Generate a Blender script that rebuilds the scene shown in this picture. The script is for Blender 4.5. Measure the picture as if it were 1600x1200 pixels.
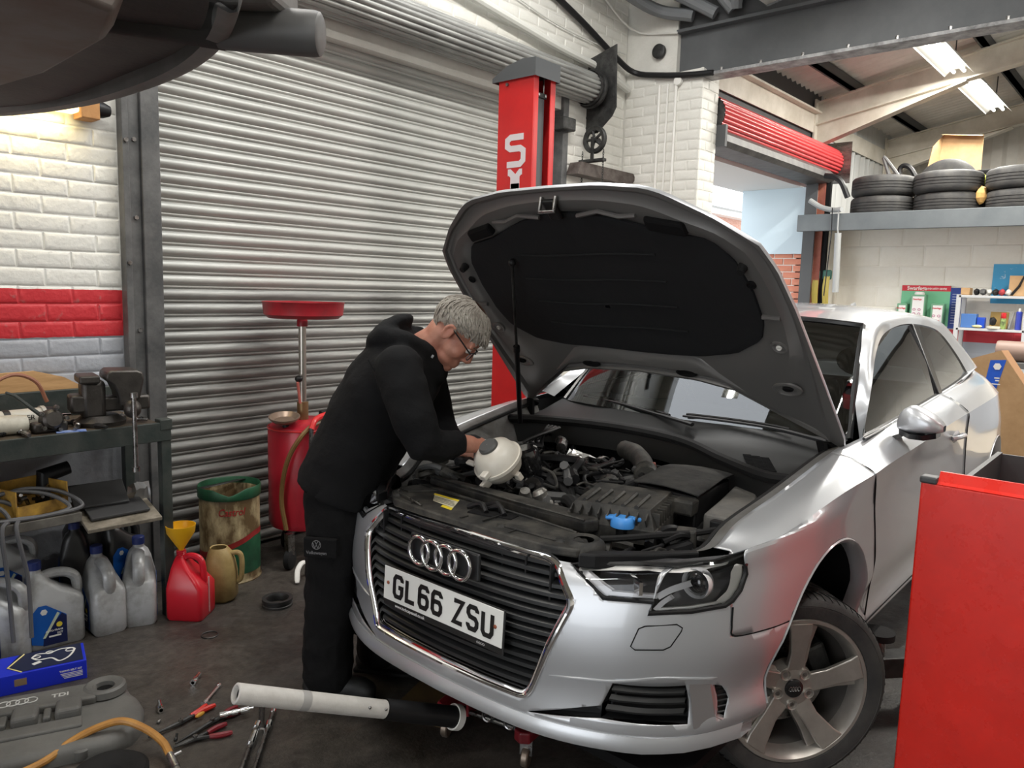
import bpy, bmesh, math, random
import numpy as np
from mathutils import Vector, Matrix, Euler

for o in list(bpy.data.objects): bpy.data.objects.remove(o)
S = bpy.context.scene
C = S.collection
random.seed(7)

# ------------------------------------------------------------------ camera
def make_camera(yaw, pitch, roll, height, focal_px):
    y, p, r = map(math.radians, (yaw, pitch, roll))
    fw = Vector((math.cos(y)*math.cos(p), math.sin(y)*math.cos(p), -math.sin(p)))
    right = Vector((math.sin(y), -math.cos(y), 0)); up = right.cross(fw)
    R = math.cos(r)*right + math.sin(r)*up; U = -math.sin(r)*right + math.cos(r)*up
    cd = bpy.data.cameras.new('camera'); co = bpy.data.objects.new('camera', cd); C.objects.link(co)
    m = Matrix((R, U, -fw)).transposed().to_4x4(); m.translation = (0, 0, height)
    co.matrix_world = m
    cd.sensor_width = 36; cd.lens = focal_px/1600*36; cd.clip_start = .02
    S.camera = co
make_camera(41.0, 7.1, 1.6, 1.57, 1205)

# ------------------------------------------------------------------ world, exposure
W = bpy.data.worlds.new('overcast_sky'); S.world = W; W.use_nodes = True
wb = W.node_tree.nodes['Background']; wb.inputs[0].default_value = (.93, .965, 1.0, 1); wb.inputs[1].default_value = 4.3
S.view_settings.view_transform = 'Standard'; S.view_settings.look = 'None'
S.view_settings.gamma = 1; S.view_settings.use_curve_mapping = False
S.view_settings.exposure = -0.35

def tag(o, label=None, cat=None, group=None, kind=None):
    if label: o['label'] = label
    if cat: o['category'] = cat
    if group: o['group'] = group
    if kind: o['kind'] = kind
    return o

def thing(name, label, cat, loc=(0, 0, 0), rz=0, group=None, kind=None):
    o = bpy.data.objects.new(name, None); C.objects.link(o)
    o.empty_display_size = .1
    o.location = loc; o.rotation_euler = (0, 0, rz)
    return tag(o, label, cat, group, kind)

def copy_tree(o, parent=None):
    c = o.copy(); C.objects.link(c); c.parent = parent
    for ch in list(o.children): copy_tree(ch, c)
    return c

# ------------------------------------------------------------------ materials
MATS = {}
def mat(name, col, rough=.5, metal=0., col2=None, nscale=6., ncon=(.35, .65), bump=0., bscale=40., spec=.5,
        coat=0., emit=None, estr=0., rvar=0., alpha=None, stretch=None, trans=0., col3=None, n3=2.):
    if name in MATS: return MATS[name]
    m = bpy.data.materials.new(name); m.use_nodes = True; MATS[name] = m
    nt = m.node_tree; N = nt.nodes; L = nt.links; b = N['Principled BSDF']
    b.inputs['Base Color'].default_value = (*col, 1); b.inputs['Roughness'].default_value = rough
    b.inputs['Metallic'].default_value = metal; b.inputs['Specular IOR Level'].default_value = spec
    b.inputs['Coat Weight'].default_value = coat; b.inputs['Coat Roughness'].default_value = .04
    b.inputs['Transmission Weight'].default_value = trans
    if alpha is not None: b.inputs['Alpha'].default_value = alpha
    if emit: b.inputs['Emission Color'].default_value = (*emit, 1); b.inputs['Emission Strength'].default_value = estr
    if col2 or bump or rvar or col3:
        tc = N.new('ShaderNodeTexCoord'); vec = tc.outputs['Object']
        if stretch:
            mp = N.new('ShaderNodeMapping'); mp.inputs['Scale'].default_value = stretch
            L.new(vec, mp.inputs[0]); vec = mp.outputs[0]
    def noise(sc, det=6.):
        n = N.new('ShaderNodeTexNoise'); n.inputs['Scale'].default_value = sc; n.inputs['Detail'].default_value = det
        n.inputs['Roughness'].default_value = .65
        L.new(vec, n.inputs['Vector']); return n.outputs['Fac']
    def ramp(fac, a, c):
        r = N.new('ShaderNodeMapRange'); r.inputs[1].default_value = a; r.inputs[2].default_value = c
        L.new(fac, r.inputs[0]); return r.outputs[0]
    if col2 or col3:
        src = None
        for cc, sc in ((col2, nscale), (col3, n3)):
            if not cc: continue
            mx = N.new('ShaderNodeMix'); mx.data_type = 'RGBA'
            L.new(ramp(noise(sc), *ncon), mx.inputs[0])
            if src: L.new(src, mx.inputs[6])
            else: mx.inputs[6].default_value = (*col, 1)
            mx.inputs[7].default_value = (*cc, 1); src = mx.outputs[2]
        L.new(src, b.inputs['Base Color'])
    if rvar:
        r = N.new('ShaderNodeMapRange'); r.inputs[1].default_value = .3; r.inputs[2].default_value = .7
        r.inputs[3].default_value = max(0, rough-rvar); r.inputs[4].default_value = min(1, rough+rvar)
        L.new(noise(nscale*1.7), r.inputs[0]); L.new(r.outputs[0], b.inputs['Roughness'])
    if bump:
        bp = N.new('ShaderNodeBump'); bp.inputs['Strength'].default_value = bump; bp.inputs['Distance'].default_value = .01
        L.new(noise(bscale, 4.), bp.inputs['Height']); L.new(bp.outputs[0], b.inputs['Normal'])
    return m

# ------------------------------------------------------------------ mesh builder
def rotm(rx=0, ry=0, rz=0): return Euler((rx, ry, rz)).to_matrix()
class MB:
    def __init__(s): s.v = []; s.f = []
    def add(s, vs, fs):
        n = len(s.v); s.v += [tuple(map(float, p)) for p in vs]; s.f += [tuple(i+n for i in f) for f in fs]; return s
    def box(s, x0, x1, y0, y1, z0, z1):
        return s.add([(x0,y0,z0),(x1,y0,z0),(x1,y1,z0),(x0,y1,z0),(x0,y0,z1),(x1,y0,z1),(x1,y1,z1),(x0,y1,z1)],
                     [(0,3,2,1),(4,5,6,7),(0,1,5,4),(1,2,6,5),(2,3,7,6),(3,0,4,7)])
    def obox(s, c, size, r=None):
        a = MB().box(-size[0]/2, size[0]/2, -size[1]/2, size[1]/2, -size[2]/2, size[2]/2)
        return s.put(a, c, r)
    def put(s, other, loc=(0,0,0), r=None, sc=1.):
        L = Vector(loc); vs = []
        for p in other.v:
            p = Vector(p)*sc
            if r is not None: p = r @ p
            vs.append(p+L)
        return s.add(vs, other.f)
    def cyl(s, p0, p1, r0, r1=None, n=16, caps=True):
        return s.tube([p0, p1], [r0, r0 if r1 is None else r1], n, caps=caps)
    def tube(s, pts, r, n=8, closed=False, caps=True, flat=None):
        P = [Vector(p) for p in pts]; k = len(P)
        R = r if isinstance(r, (list, tuple)) else [r]*k
        ref = None; vs = []; fs = []
        for i in range(k):
            a = P[i-1] if (i > 0 or closed) else P[i]; b = P[(i+1) % k] if (i < k-1 or closed) else P[i]
            t = (b-a)
            if t.length < 1e-9: t = Vector((0,0,1))
            t.normalize()
            if ref is None:
                ref = Vector((0,0,1)) if abs(t.z) < .9 else Vector((1,0,0))
            u = ref - t*ref.dot(t)
            if u.length < 1e-6: u = t.orthogonal()
            u.normalize(); ref = u; w = t.cross(u)
            for j in range(n):
                a_ = 2*math.pi*j/n
                q = u*math.cos(a_)*(flat or 1.) + w*math.sin(a_)
                vs.append(P[i]+q*R[i])
        m = k if closed else k-1
        for i in range(m):
            for j in range(n):
                i2 = (i+1) % k
                fs.append((i*n+j, i*n+(j+1)%n, i2*n+(j+1)%n, i2*n+j))
        if caps and not closed:
            fs.append(tuple(range(n-1, -1, -1))); fs.append(tuple((k-1)*n+j for j in range(n)))
        return s.add(vs, fs)
    def lathe(s, prof, n=24, loc=(0,0,0), r=None, a0=0., a1=2*math.pi):
        full = abs(a1-a0-2*math.pi) < 1e-6; m = n if full else n+1
        vs = []; fs = []; k = len(prof)
        for i in range(m):
            a = a0+(a1-a0)*i/n
            for (rr, z) in prof:
                p = Vector((rr*math.cos(a), rr*math.sin(a), z))
                if r is not None: p = r @ p
                vs.append(p+Vector(loc))
        for i in range(n):
            i2 = (i+1) % m
            for j in range(k-1): fs.append((i*k+j, i2*k+j, i2*k+j+1, i*k+j+1))
        return s.add(vs, fs)
    def prism(s, poly, h0, h1, frame=None):
        """poly in local xy extruded from z=h0 to h1; frame = 4x4 matrix"""
        n = len(poly); F = frame or Matrix()
        vs = [F @ Vector((x, y, h0)) for x, y in poly] + [F @ Vector((x, y, h1)) for x, y in poly]
        fs = [tuple(range(n-1, -1, -1)), tuple(range(n, 2*n))] + [(i, (i+1)%n, (i+1)%n+n, i+n) for i in range(n)]
        return s.add(vs, fs)
    def grid(s, G, closed_u=False, closed_v=False):
        G = np.asarray(G, float); a, b = G.shape[:2]
        fs = []
        for i in range(a if closed_u else a-1):
            for j in range(b if closed_v else b-1):
                fs.append((i*b+j, i*b+(j+1)%b, ((i+1)%a)*b+(j+1)%b, ((i+1)%a)*b+j))
        return s.add(G.reshape(-1, 3), fs)
    def ball(s, c, rad, nu=16, nv=10, r=None):
        rad = rad if isinstance(rad, (tuple, list)) else (rad,)*3
        prof = [(max(1e-5, math.sin(math.pi*i/nv)), -math.cos(math.pi*i/nv)) for i in range(nv+1)]
        a = MB().lathe(prof, nu); a.v = [(x*rad[0], y*rad[1], z*rad[2]) for x, y, z in a.v]
        return s.put(a, c, r)
    def strip(s, loops, closed=True):
        """bridge consecutive loops of equal length"""
        return s.grid(np.array([[tuple(p) for p in l] for l in loops]), closed_v=closed)
    def mesh(s, name, smooth=True, ang=35):
        me = bpy.data.meshes.new(name); me.from_pydata(s.v, [], s.f); me.validate()
        bm = bmesh.new(); bm.from_mesh(me)
        bmesh.ops.remove_doubles(bm, verts=bm.verts, dist=1e-6)
        bmesh.ops.recalc_face_normals(bm, faces=bm.faces); bm.to_mesh(me); bm.free()
        if smooth:
            me.shade_smooth(); me.set_sharp_from_angle(angle=math.radians(ang))
        return me
    def build(s, name, m, parent=None, smooth=True, ang=35, bevel=0., seg=2, sub=0, solid=0., loc=None, rot=None):
        o = bpy.data.objects.new(name, s.mesh(name, smooth, ang)); C.objects.link(o)
        o.data.materials.append(m)
        if parent: o.parent = parent
        if loc is not None: o.location = loc
        if rot is not None: o.rotation_euler = rot
        if sub:
            d = o.modifiers.new('sub', 'SUBSURF'); d.levels = sub; d.render_levels = sub
        if solid:
            d = o.modifiers.new('solid', 'SOLIDIFY'); d.thickness = solid; d.offset = -1
        if bevel:
            d = o.modifiers.new('bevel', 'BEVEL'); d.width = bevel; d.segments = seg; d.limit_method = 'ANGLE'
            d.angle_limit = math.radians(40)
        return o

def inst(src, parent, loc=None, rot=None, name=None, scale=None):
    o = src.copy(); C.objects.link(o); o.parent = parent
    if name: o.name = name
    if loc is not None: o.location = loc
    if rot is not None: o.rotation_euler = rot
    if scale is not None: o.scale = scale
    return o

def text(txt, size, m, parent, frame, name='lettering', width=None, depth=.0008, shear=0., bold=0., align='CENTER'):
    """flat lettering built as a thin mesh; frame = 4x4 (x right, y up, z out of the surface)"""
    cu = bpy.data.curves.new('txt', 'FONT'); cu.body = txt; cu.size = size; cu.align_x = align; cu.align_y = 'CENTER'
    cu.extrude = depth/2; cu.shear = shear; cu.offset = bold; cu.resolution_u = 3
    t = bpy.data.objects.new('txt', cu); C.objects.link(t)
    dg = bpy.context.evaluated_depsgraph_get(); me = bpy.data.meshes.new_from_object(t.evaluated_get(dg))
    bpy.data.objects.remove(t); bpy.data.curves.remove(cu)
    xs = [v.co.x for v in me.vertices]
    if width and xs:
        k = width/(max(xs)-min(xs))
        for v in me.vertices: v.co.x *= k
    for v in me.vertices: v.co = frame @ v.co
    o = bpy.data.objects.new(name, me); C.objects.link(o); me.materials.clear(); me.materials.append(m)
    if parent: o.parent = parent
    return o
def frame(o, x, y):
    x = Vector(x).normalized(); y = Vector(y); z = x.cross(y).normalized(); y = z.cross(x)
    m = Matrix((x, y, z)).transposed().to_4x4(); m.translation = o; return m

def crom(P, n):
    P = np.asarray(P, float); k = len(P)
    E = np.concatenate([[2*P[0]-P[1]], P, [2*P[-1]-P[-2]]]); out = []
    for i in range(k-1):
        a, b, c_, d = E[i], E[i+1], E[i+2], E[i+3]
        for j in range(n):
            t = j/n; out.append(.5*(2*b+(c_-a)*t+(2*a-5*b+4*c_-d)*t*t+(3*b-a-3*c_+d)*t**3))
    out.append(P[-1]); return np.array(out)
def surf(net, nr, nc):
    a = crom(net, nr); return np.swapaxes(crom(np.swapaxes(a, 0, 1), nc), 0, 1)
def lerp(a, b, t): return a+(b-a)*t

# common materials
m_black = mat('black_plastic', (.009,.009,.010), .45, spec=.35)
m_blackdirt = mat('dusty_black_plastic', (.016,.016,.0155), .6, col2=(.085,.079,.068), nscale=11, ncon=(.42,.75), bump=.1, spec=.35)
m_rubber = mat('rubber', (.009,.009,.0095), .75, bump=.15, bscale=120, spec=.3)
m_steel = mat('steel', (.42,.42,.42), .32, 1., col2=(.2,.19,.18), nscale=30, rvar=.12)
m_chrome = mat('chrome', (.85,.85,.86), .06, 1.)
m_darksteel = mat('dark_steel', (.07,.07,.068), .5, .6, col2=(.03,.03,.03), nscale=18, rvar=.15)
m_white = mat('white_paint', (.78,.77,.73), .5)
m_red = mat('red_paint', (.62,.028,.03), .32, col2=(.50,.02,.022), nscale=5, coat=.3)
m_card = mat('cardboard', (.52,.33,.17), .8, col2=(.44,.27,.13), nscale=9)
m_grey = mat('grey_plastic', (.09,.09,.09), .55)
m_blackrough = mat('matt_black', (.006,.006,.0065), .85, spec=.2)
# ================================================================== the room
# walls: x runs along the shutter wall, y towards it
m_wall = None
def banded_wall():
    m = bpy.data.materials.new('painted_brick'); m.use_nodes = True; nt = m.node_tree; N = nt.nodes; L = nt.links
    b = N['Principled BSDF']; b.inputs['Roughness'].default_value = .45
    g = N.new('ShaderNodeNewGeometry'); sp = N.new('ShaderNodeSeparateXYZ'); L.new(g.outputs['Position'], sp.inputs[0])
    n = N.new('ShaderNodeTexNoise'); n.inputs['Scale'].default_value = 14; n.inputs['Detail'].default_value = 6; L.new(g.outputs['Position'], n.inputs[0])
    wob = N.new('ShaderNodeMath'); wob.operation = 'MULTIPLY_ADD'; wob.inputs[1].default_value = .012; L.new(n.outputs[0], wob.inputs[0]); L.new(sp.outputs[2], wob.inputs[2])
    r = N.new('ShaderNodeValToRGB'); r.color_ramp.interpolation = 'CONSTANT'
    mr = N.new('ShaderNodeMapRange'); mr.inputs[2].default_value = 3.0; L.new(wob.outputs[0], mr.inputs[0]); L.new(mr.outputs[0], r.inputs[0])
    e = r.color_ramp.elements; e[0].position = 0; e[0].color = (.36,.38,.42,1); e[1].position = 1.284/3; e[1].color = (.55,.03,.04,1)
    x = e.new(1.505/3); x.color = (.74,.74,.70,1)
    n2 = N.new('ShaderNodeTexNoise'); n2.inputs['Scale'].default_value = 30; n2.inputs['Detail'].default_value = 8; L.new(g.outputs['Position'], n2.inputs[0])
    mr2 = N.new('ShaderNodeMapRange'); mr2.inputs[1].default_value = .62; mr2.inputs[2].default_value = .8; mr2.inputs[4].default_value = .5; L.new(n2.outputs[0], mr2.inputs[0])
    mx = N.new('ShaderNodeMix'); mx.data_type = 'RGBA'; L.new(mr2.outputs[0], mx.inputs[0]); L.new(r.outputs[0], mx.inputs[6]); mx.inputs[7].default_value = (.25,.24,.22,1)
    L.new(mx.outputs[2], b.inputs['Base Color'])
    bp = N.new('ShaderNodeBump'); bp.inputs['Strength'].default_value = .35; bp.inputs['Distance'].default_value = .012; L.new(n2.outputs[0], bp.inputs['Height']); L.new(bp.outputs[0], b.inputs['Normal'])
    return m
m_band = banded_wall()
m_brickw = mat('white_brick', (.76,.75,.70), .5, col2=(.66,.65,.60), nscale=5, bump=.3, bscale=30)
m_blockw = mat('cream_block', (.88,.85,.77), .55, col2=(.82,.78,.69), nscale=4, bump=.15, bscale=60)
m_soffit = mat('soffit_white', (.7,.7,.68), .6)

def floor_mat():
    m = bpy.data.materials.new('oily_concrete'); m.use_nodes = True; nt = m.node_tree; N = nt.nodes; L = nt.links
    b = N['Principled BSDF']; tc = N.new('ShaderNodeTexCoord')
    def nz(s, d=8):
        n = N.new('ShaderNodeTexNoise'); n.inputs['Scale'].default_value = s; n.inputs['Detail'].default_value = d; n.inputs['Roughness'].default_value = .7; L.new(tc.outputs['Object'], n.inputs[0]); return n.outputs[0]
    a = N.new('ShaderNodeValToRGB'); L.new(nz(1.3), a.inputs[0]); e = a.color_ramp.elements
    e[0].position = .34; e[0].color = (.022,.019,.017,1); e[1].position = .62; e[1].color = (.086,.079,.071,1)
    c2 = N.new('ShaderNodeValToRGB'); L.new(nz(26), c2.inputs[0]); e = c2.color_ramp.elements
    e[0].position = .35; e[0].color = (.55,.52,.5,1); e[1].position = .7; e[1].color = (1.25,1.2,1.15,1)
    mx = N.new('ShaderNodeMix'); mx.data_type = 'RGBA'; mx.blend_type = 'MULTIPLY'; mx.inputs[0].default_value = 1
    L.new(a.outputs[0], mx.inputs[6]); L.new(c2.outputs[0], mx.inputs[7])
    # rusty stains
    st = N.new('ShaderNodeMapRange'); L.new(nz(2.6), st.inputs[0]); st.inputs[1].default_value = .60; st.inputs[2].default_value = .70; st.inputs[4].default_value = .7
    m2 = N.new('ShaderNodeMix'); m2.data_type = 'RGBA'; L.new(st.outputs[0], m2.inputs[0]); L.new(mx.outputs[2], m2.inputs[6]); m2.inputs[7].default_value = (.035,.018,.011,1)
    L.new(m2.outputs[2], b.inputs['Base Color'])
    rr = N.new('ShaderNodeMapRange'); L.new(nz(3.), rr.inputs[0]); rr.inputs[1].default_value = .35; rr.inputs[2].default_value = .65; rr.inputs[3].default_value = .28; rr.inputs[4].default_value = .62
    L.new(rr.outputs[0], b.inputs['Roughness'])
    bp = N.new('ShaderNodeBump'); bp.inputs['Strength'].default_value = .35; bp.inputs['Distance'].default_value = .01; L.new(nz(55, 5), bp.inputs['Height']); L.new(bp.outputs[0], b.inputs['Normal'])
    return m
def struct(o, label=None): o['kind'] = 'structure'; 
def sbuild(mb, name, m, **k):
    o = mb.build(name, m, **k); o['kind'] = 'structure'; return o
sbuild(MB().box(-5, 13, -5, 4.3, -.2, 0), 'floor', floor_mat(), smooth=False)

# ---- bricks helper: bricks are children of their wall
def brick_mesh(w, h, d, seed):
    random.seed(seed); nx = 5
    mb = MB(); j = lambda a: a*random.uniform(-1, 1)
    e = .006
    # front face slightly pillowed
    def ring(x0, x1, z0, z1, y): return [(x0+j(.0015), y, z0+j(.0015)), (x1+j(.0015), y, z0+j(.0015)), (x1+j(.0015), y, z1+j(.0015)), (x0+j(.0015), y, z1+j(.0015))]
    mb.strip([ring(-w/2, w/2, -h/2, h/2, d), ring(-w/2, w/2, -h/2, h/2, .004), ring(-w/2+e, w/2-e, -h/2+e, h/2-e, 0), ring(-w/2+.02, w/2-.02, -h/2+.018, h/2-.018, -.001)])
    mb.add(mb.v[-4:], [(0, 1, 2, 3)]); random.seed(seed+99)
    return mb
def lay_bricks(parent, m, x0, x1, z0, z1, face, axis='y', bw=.225, bh=.082, joint=.008, name='brick', seed=1, depth=.02, sign=1, skip=None, limit=300, z_first=True):
    """axis 'y': wall in the xz plane whose face looks to -y; axis 'x': wall in the yz plane whose face looks to -x"""
    cache = {}; n = 0; rnd = random.Random(seed); rows = int((z1-z0)/bh+.5)
    for r in range(rows):
        zc = z0+(r+.5)*bh; off = (r % 2)*bw/2; x = x0-off
        while x < x1-.01:
            a = max(x, x0); b = min(x+bw, x1); x += bw
            w = b-a-joint
            if w < .02: continue
            xc = (a+b)/2
            if skip and skip(xc, zc): continue
            key = round(w, 3)
            if key not in cache:
                me = brick_mesh(w, bh-joint, depth, len(cache)+seed).mesh(name, True, 30); me.materials.append(m); cache[key] = me
            o = bpy.data.objects.new(name, cache[key]); C.objects.link(o); o.parent = parent
            pr = rnd.uniform(-.0015, .0015)
            if axis == 'y': o.location = (xc, face+pr, zc); o.rotation_euler = (rnd.uniform(-.006, .006), rnd.uniform(-.012, .012), rnd.uniform(-.004, .004))
            else: o.location = (face+pr, xc, zc); o.rotation_euler = (rnd.uniform(-.006, .006), rnd.uniform(-.008, .008), -math.pi/2+rnd.uniform(-.004, .004))
            n += 1
    return n

# left wall beside the shutter (brick, white / red / grey bands)
wl = sbuild(MB().box(-4, 1.612, 3.958, 4.3, 0, 4.6), 'wall_left', m_band, smooth=False)
lay_bricks(wl, m_band, .035, 1.61, .95, 2.60, 3.953, bh=.0815, seed=3, joint=.006)
# wall above and beside the shutter
ws = sbuild(MB().box(1.612, 5.97, 3.958, 4.3, 3.0, 4.6).box(5.12, 5.97, 3.958, 4.3, 0, 3.0).box(1.612, 5.12, 4.25, 4.3, 0, 3.0), 'wall_shutter', m_brickw, smooth=False)
lay_bricks(ws, m_brickw, 1.7, 5.97, 3.30, 4.2, 3.9545, seed=5, bh=.082, joint=.006)
lay_bricks(ws, m_brickw, 5.135, 5.97, 1.6, 3.30, 3.9545, seed=9, bh=.082, joint=.006)
# pier at the end of the shutter wall
wp = sbuild(MB().box(5.978, 6.262, 3.208, 4.3, 0, 3.40), 'wall_pier', m_brickw, smooth=False)
lay_bricks(wp, m_brickw, 3.20, 3.95, 1.2, 3.40, 5.9745, axis='x', seed=11, joint=.006)
lay_bricks(wp, m_brickw, 5.97, 6.27, 1.2, 3.40, 3.2045, axis='y', seed=12, joint=.006)
wu = sbuild(MB().box(5.978, 6.4, 3.46, 4.3, 3.40, 4.6), 'wall_pier_upper', m_brickw, smooth=False)

# ---- steel roller shutter
m_galv = mat('galvanised_lath', (.40,.40,.37), .34, .85, col2=(.22,.22,.205), nscale=9, ncon=(.3,.7), rvar=.14, stretch=(.35,1,4.), col3=(.05,.05,.048), n3=3.2, bump=.08, bscale=160)
def shutter_mat():
    """galvanised laths, grimier towards the floor where hands, tyres and exhaust reach"""
    m = m_galv.copy(); m.name = 'grimy_lath'; return m
d1 = thing('door_1', 'grey steel roller shutter closed behind the mechanic', None, kind='structure')
def lath_profile(p=.075):
    pts = [(0, 0), (.004, -.003), (.010, -.004), (.014, -.001)]
    for i in range(9):
        t = i/8; pts.append((.014+(p-.020)*t, -.017*math.sin(math.pi*t)**.8 if 0 < t < 1 else 0.))
    pts += [(p-.004, .004), (p, .001)]
    return pts
pf = lath_profile()
prof = np.array([[(x, y, z) for z, y in pf] for x in np.linspace(1.74, 5.14, 6)])
lath = MB().grid(prof).mesh('lath', True, 50)
mlist = []
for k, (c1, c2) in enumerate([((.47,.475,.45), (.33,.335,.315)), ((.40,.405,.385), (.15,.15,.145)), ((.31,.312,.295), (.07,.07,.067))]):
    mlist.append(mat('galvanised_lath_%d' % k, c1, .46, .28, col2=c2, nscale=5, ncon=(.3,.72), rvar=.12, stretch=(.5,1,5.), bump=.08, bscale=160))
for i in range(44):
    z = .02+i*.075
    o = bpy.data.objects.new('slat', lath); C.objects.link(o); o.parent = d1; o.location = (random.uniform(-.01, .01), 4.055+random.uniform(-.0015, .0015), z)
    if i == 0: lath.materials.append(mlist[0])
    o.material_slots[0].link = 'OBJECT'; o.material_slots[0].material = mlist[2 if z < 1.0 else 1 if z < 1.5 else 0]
# barrel with the wound top of the curtain
nb = 20; R0 = .115
bar = MB()
ring = []
for i in range(nb):
    for t in np.linspace(0, 1, 6)[:-1]:
        a = 2*math.pi*(i+t)/nb; r = R0+.011*math.sin(math.pi*t)**.7 if t > 0 else R0-.004
        ring.append((math.cos(a)*r, math.sin(a)*r))
bar.strip([[(x, 3.86+y, 3.20+z) for y, z in ring] for x in (1.55, 3.4, 5.30)])
bar.add([(5.30, 3.86+y, 3.20+z) for y, z in ring], [tuple(range(len(ring)))])
bar.build('barrel', mlist[1], d1, ang=50)
MB().lathe([(.001,0),(.15,0),(.155,.008),(.155,.03),(.15,.038),(.001,.038)], 40, (5.31, 3.86, 3.20), rotm(0, math.pi/2, 0)).build('end_gear', m_darksteel, d1)
MB().lathe([(.135,0),(.14,.01),(.14,.03),(.135,.04)], 40, (5.27, 3.86, 3.20), rotm(0, math.pi/2, 0)).build('end_ring', m_darksteel, d1)
MB().prism([(4.10,3.02),(4.10,3.42),(3.68,3.54),(3.66,3.05),(3.70,2.98),(3.84,2.86),(4.10,2.86)], 0, .012, Matrix(((0,0,1,5.40),(1,0,0,0),(0,1,0,0),(0,0,0,1)))).build('end_plate', m_darksteel, d1, smooth=False, bevel=.003)
# jamb channels
m_jamb = mat('jamb_steel', (.075,.078,.08), .45, .3, col2=(.15,.15,.15), nscale=7, bump=.1)
for nm, x0, x1, y0, y1 in [('jamb_channel', 1.612, 1.644, 3.90, 4.12), ('jamb_channel', 1.644, 1.70, 3.915, 4.12), ('guide', 1.70, 1.79, 3.895, 4.04), ('guide', 5.06, 5.13, 3.93, 4.04), ('guide', 1.70, 1.79, 4.066, 4.12)]:
    MB().box(x0, x1, y0, y1, 0, 3.12).build(nm, m_jamb, d1, smooth=False, bevel=.004)
for z in (2.23, 1.86, 1.31, .8): MB().cyl((1.672, 3.914, z), (1.672, 3.905, z), .011, n=6).build('bolt', m_steel, d1)
for z in (2.22, 1.64): MB().cyl((1.628, 3.899, z), (1.628, 3.890, z), .011, n=6).build('bolt', m_steel, d1)
MB().box(4.98, 5.14, 3.86, 3.99, 2.83, 2.93).build('guide_bracket', m_darksteel, d1, smooth=False, bevel=.01)
# chain wheel and hand chain
hw = thing('chain_hoist_wheel', 'round grey chain wheel hanging beside the shutter barrel', 'pulley', (5.36, 3.83, 2.80))
MB().lathe([(.075,-.012),(.105,-.02),(.112,-.012),(.104,0),(.112,.012),(.105,.02),(.075,.012),(.075,-.012)], 32, r=rotm(0, math.pi/2, 0)).build('rim', m_darksteel, hw)
for a in range(5): MB().tube([(0,0,0),(0,.08*math.cos(a*1.257),.08*math.sin(a*1.257))], .012).build('spoke', m_darksteel, hw)
MB().cyl((-.03,0,0),(.06,0,0), .022).build('hub', m_darksteel, hw)
MB().box(-.035,-.025,-.015,.015,-.16,.02).build('hanger', m_darksteel, hw, smooth=False)
MB().box(-.05,.0,-.125,.125,-.185,-.16).build('chain_guide', m_darksteel, hw, smooth=False, bevel=.004)
linkm = MB().tube([(0, .007*math.cos(a), .013*math.sin(a)) for a in np.linspace(0, 2*math.pi, 9)[:-1]], .0026, 5, closed=True).mesh('chain_link'); linkm.materials.append(m_darksteel)
for sy in (-.105, .105):
    ch = thing('hand_chain', 'thin steel hand chain hanging %s' % ('nearer the pier from the chain wheel' if sy < 0 else 'nearer the shutter guide from the chain wheel'), 'chain', (5.34, 3.83+sy, 1.0), group='hand chain falls')
    for k in range(86):
        o = bpy.data.objects.new('link', linkm); C.objects.link(o); o.parent = ch; o.location = (0, 0, .02*k); o.rotation_euler = (0, 0, (k % 2)*math.pi/2)
# dark shelf plate sticking out of the wall under the chain
tag(MB().prism([(5.13,2.50),(5.18,2.60),(5.95,2.60),(5.99,2.56),(5.93,2.50)], 0, .12, Matrix(((1,0,0,0),(0,0,-1,3.94),(0,1,0,0),(0,0,0,1)))).build('wall_shelf', mat('rusty_plate', (.05,.035,.03), .7, col2=(.12,.10,.09), nscale=12), smooth=False), 'rusty dark steel plate on the white wall behind the hand chains', 'shelf')

# ---- pipes and cables on the wall
m_pipe = mat('painted_conduit', (.62,.62,.58), .45)
tag(MB().tube(crom([(2.6,3.90,3.62),(3.5,3.90,3.58),(4.3,3.9,3.50),(4.9,3.90,3.44),(5.5,3.90,3.40),(5.93,3.90,3.32)], 4), .032, 10).build('pipe', m_pipe), 'white painted pipe running along the wall above the shutter', 'pipe')
tag(MB().tube(crom([(3.0,3.93,4.15),(3.8,3.92,4.02),(4.6,3.92,3.88),(5.2,3.91,3.72),(5.7,3.90,3.55),(5.93,3.85,3.46),(5.94,3.6,3.40),(5.94,3.3,3.36),(5.94,3.1,3.345)], 4), .024, 8).build('cable_bundle', m_black), 'thick black cable bundle sagging along the wall to the beam', 'cable')
tag(MB().tube(crom([(4.2,3.93,3.72),(4.9,3.935,3.62),(5.5,3.93,3.60),(5.9,3.93,3.62)], 5), .006, 6).build('wall_wire', m_pipe), 'thin white wire drooping below the black cable bundle', 'cable')
tag(MB().tube(crom([(4.4,3.91,4.35),(5.2,3.91,4.12),(5.9,3.88,3.82),(5.95,3.45,3.72)], 5), .009, 6).build('wall_wire', m_white), 'white cable above the black cable bundle on the brick wall', 'cable')
for k, (y, rr) in enumerate([(3.60, .012), (3.44, .012), (3.52, .008)]):
    tag(MB().tube([(5.955, y, 3.32), (5.955, y, 1.0)], rr, 8).build('conduit', m_white), ['white conduit on the pier nearest the shutter', 'white conduit on the pier nearest the red door', 'thin white conduit between two thicker ones on the pier'][k], 'pipe')
tag(MB().lathe([(.001,0),(.035,0),(.035,.03),(.001,.03)], 20, (5.965, 3.42, 3.33), rotm(0,-math.pi/2,0)).build('junction_box', m_white), 'round white junction box on the pier under the beam', 'junction box')
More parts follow.
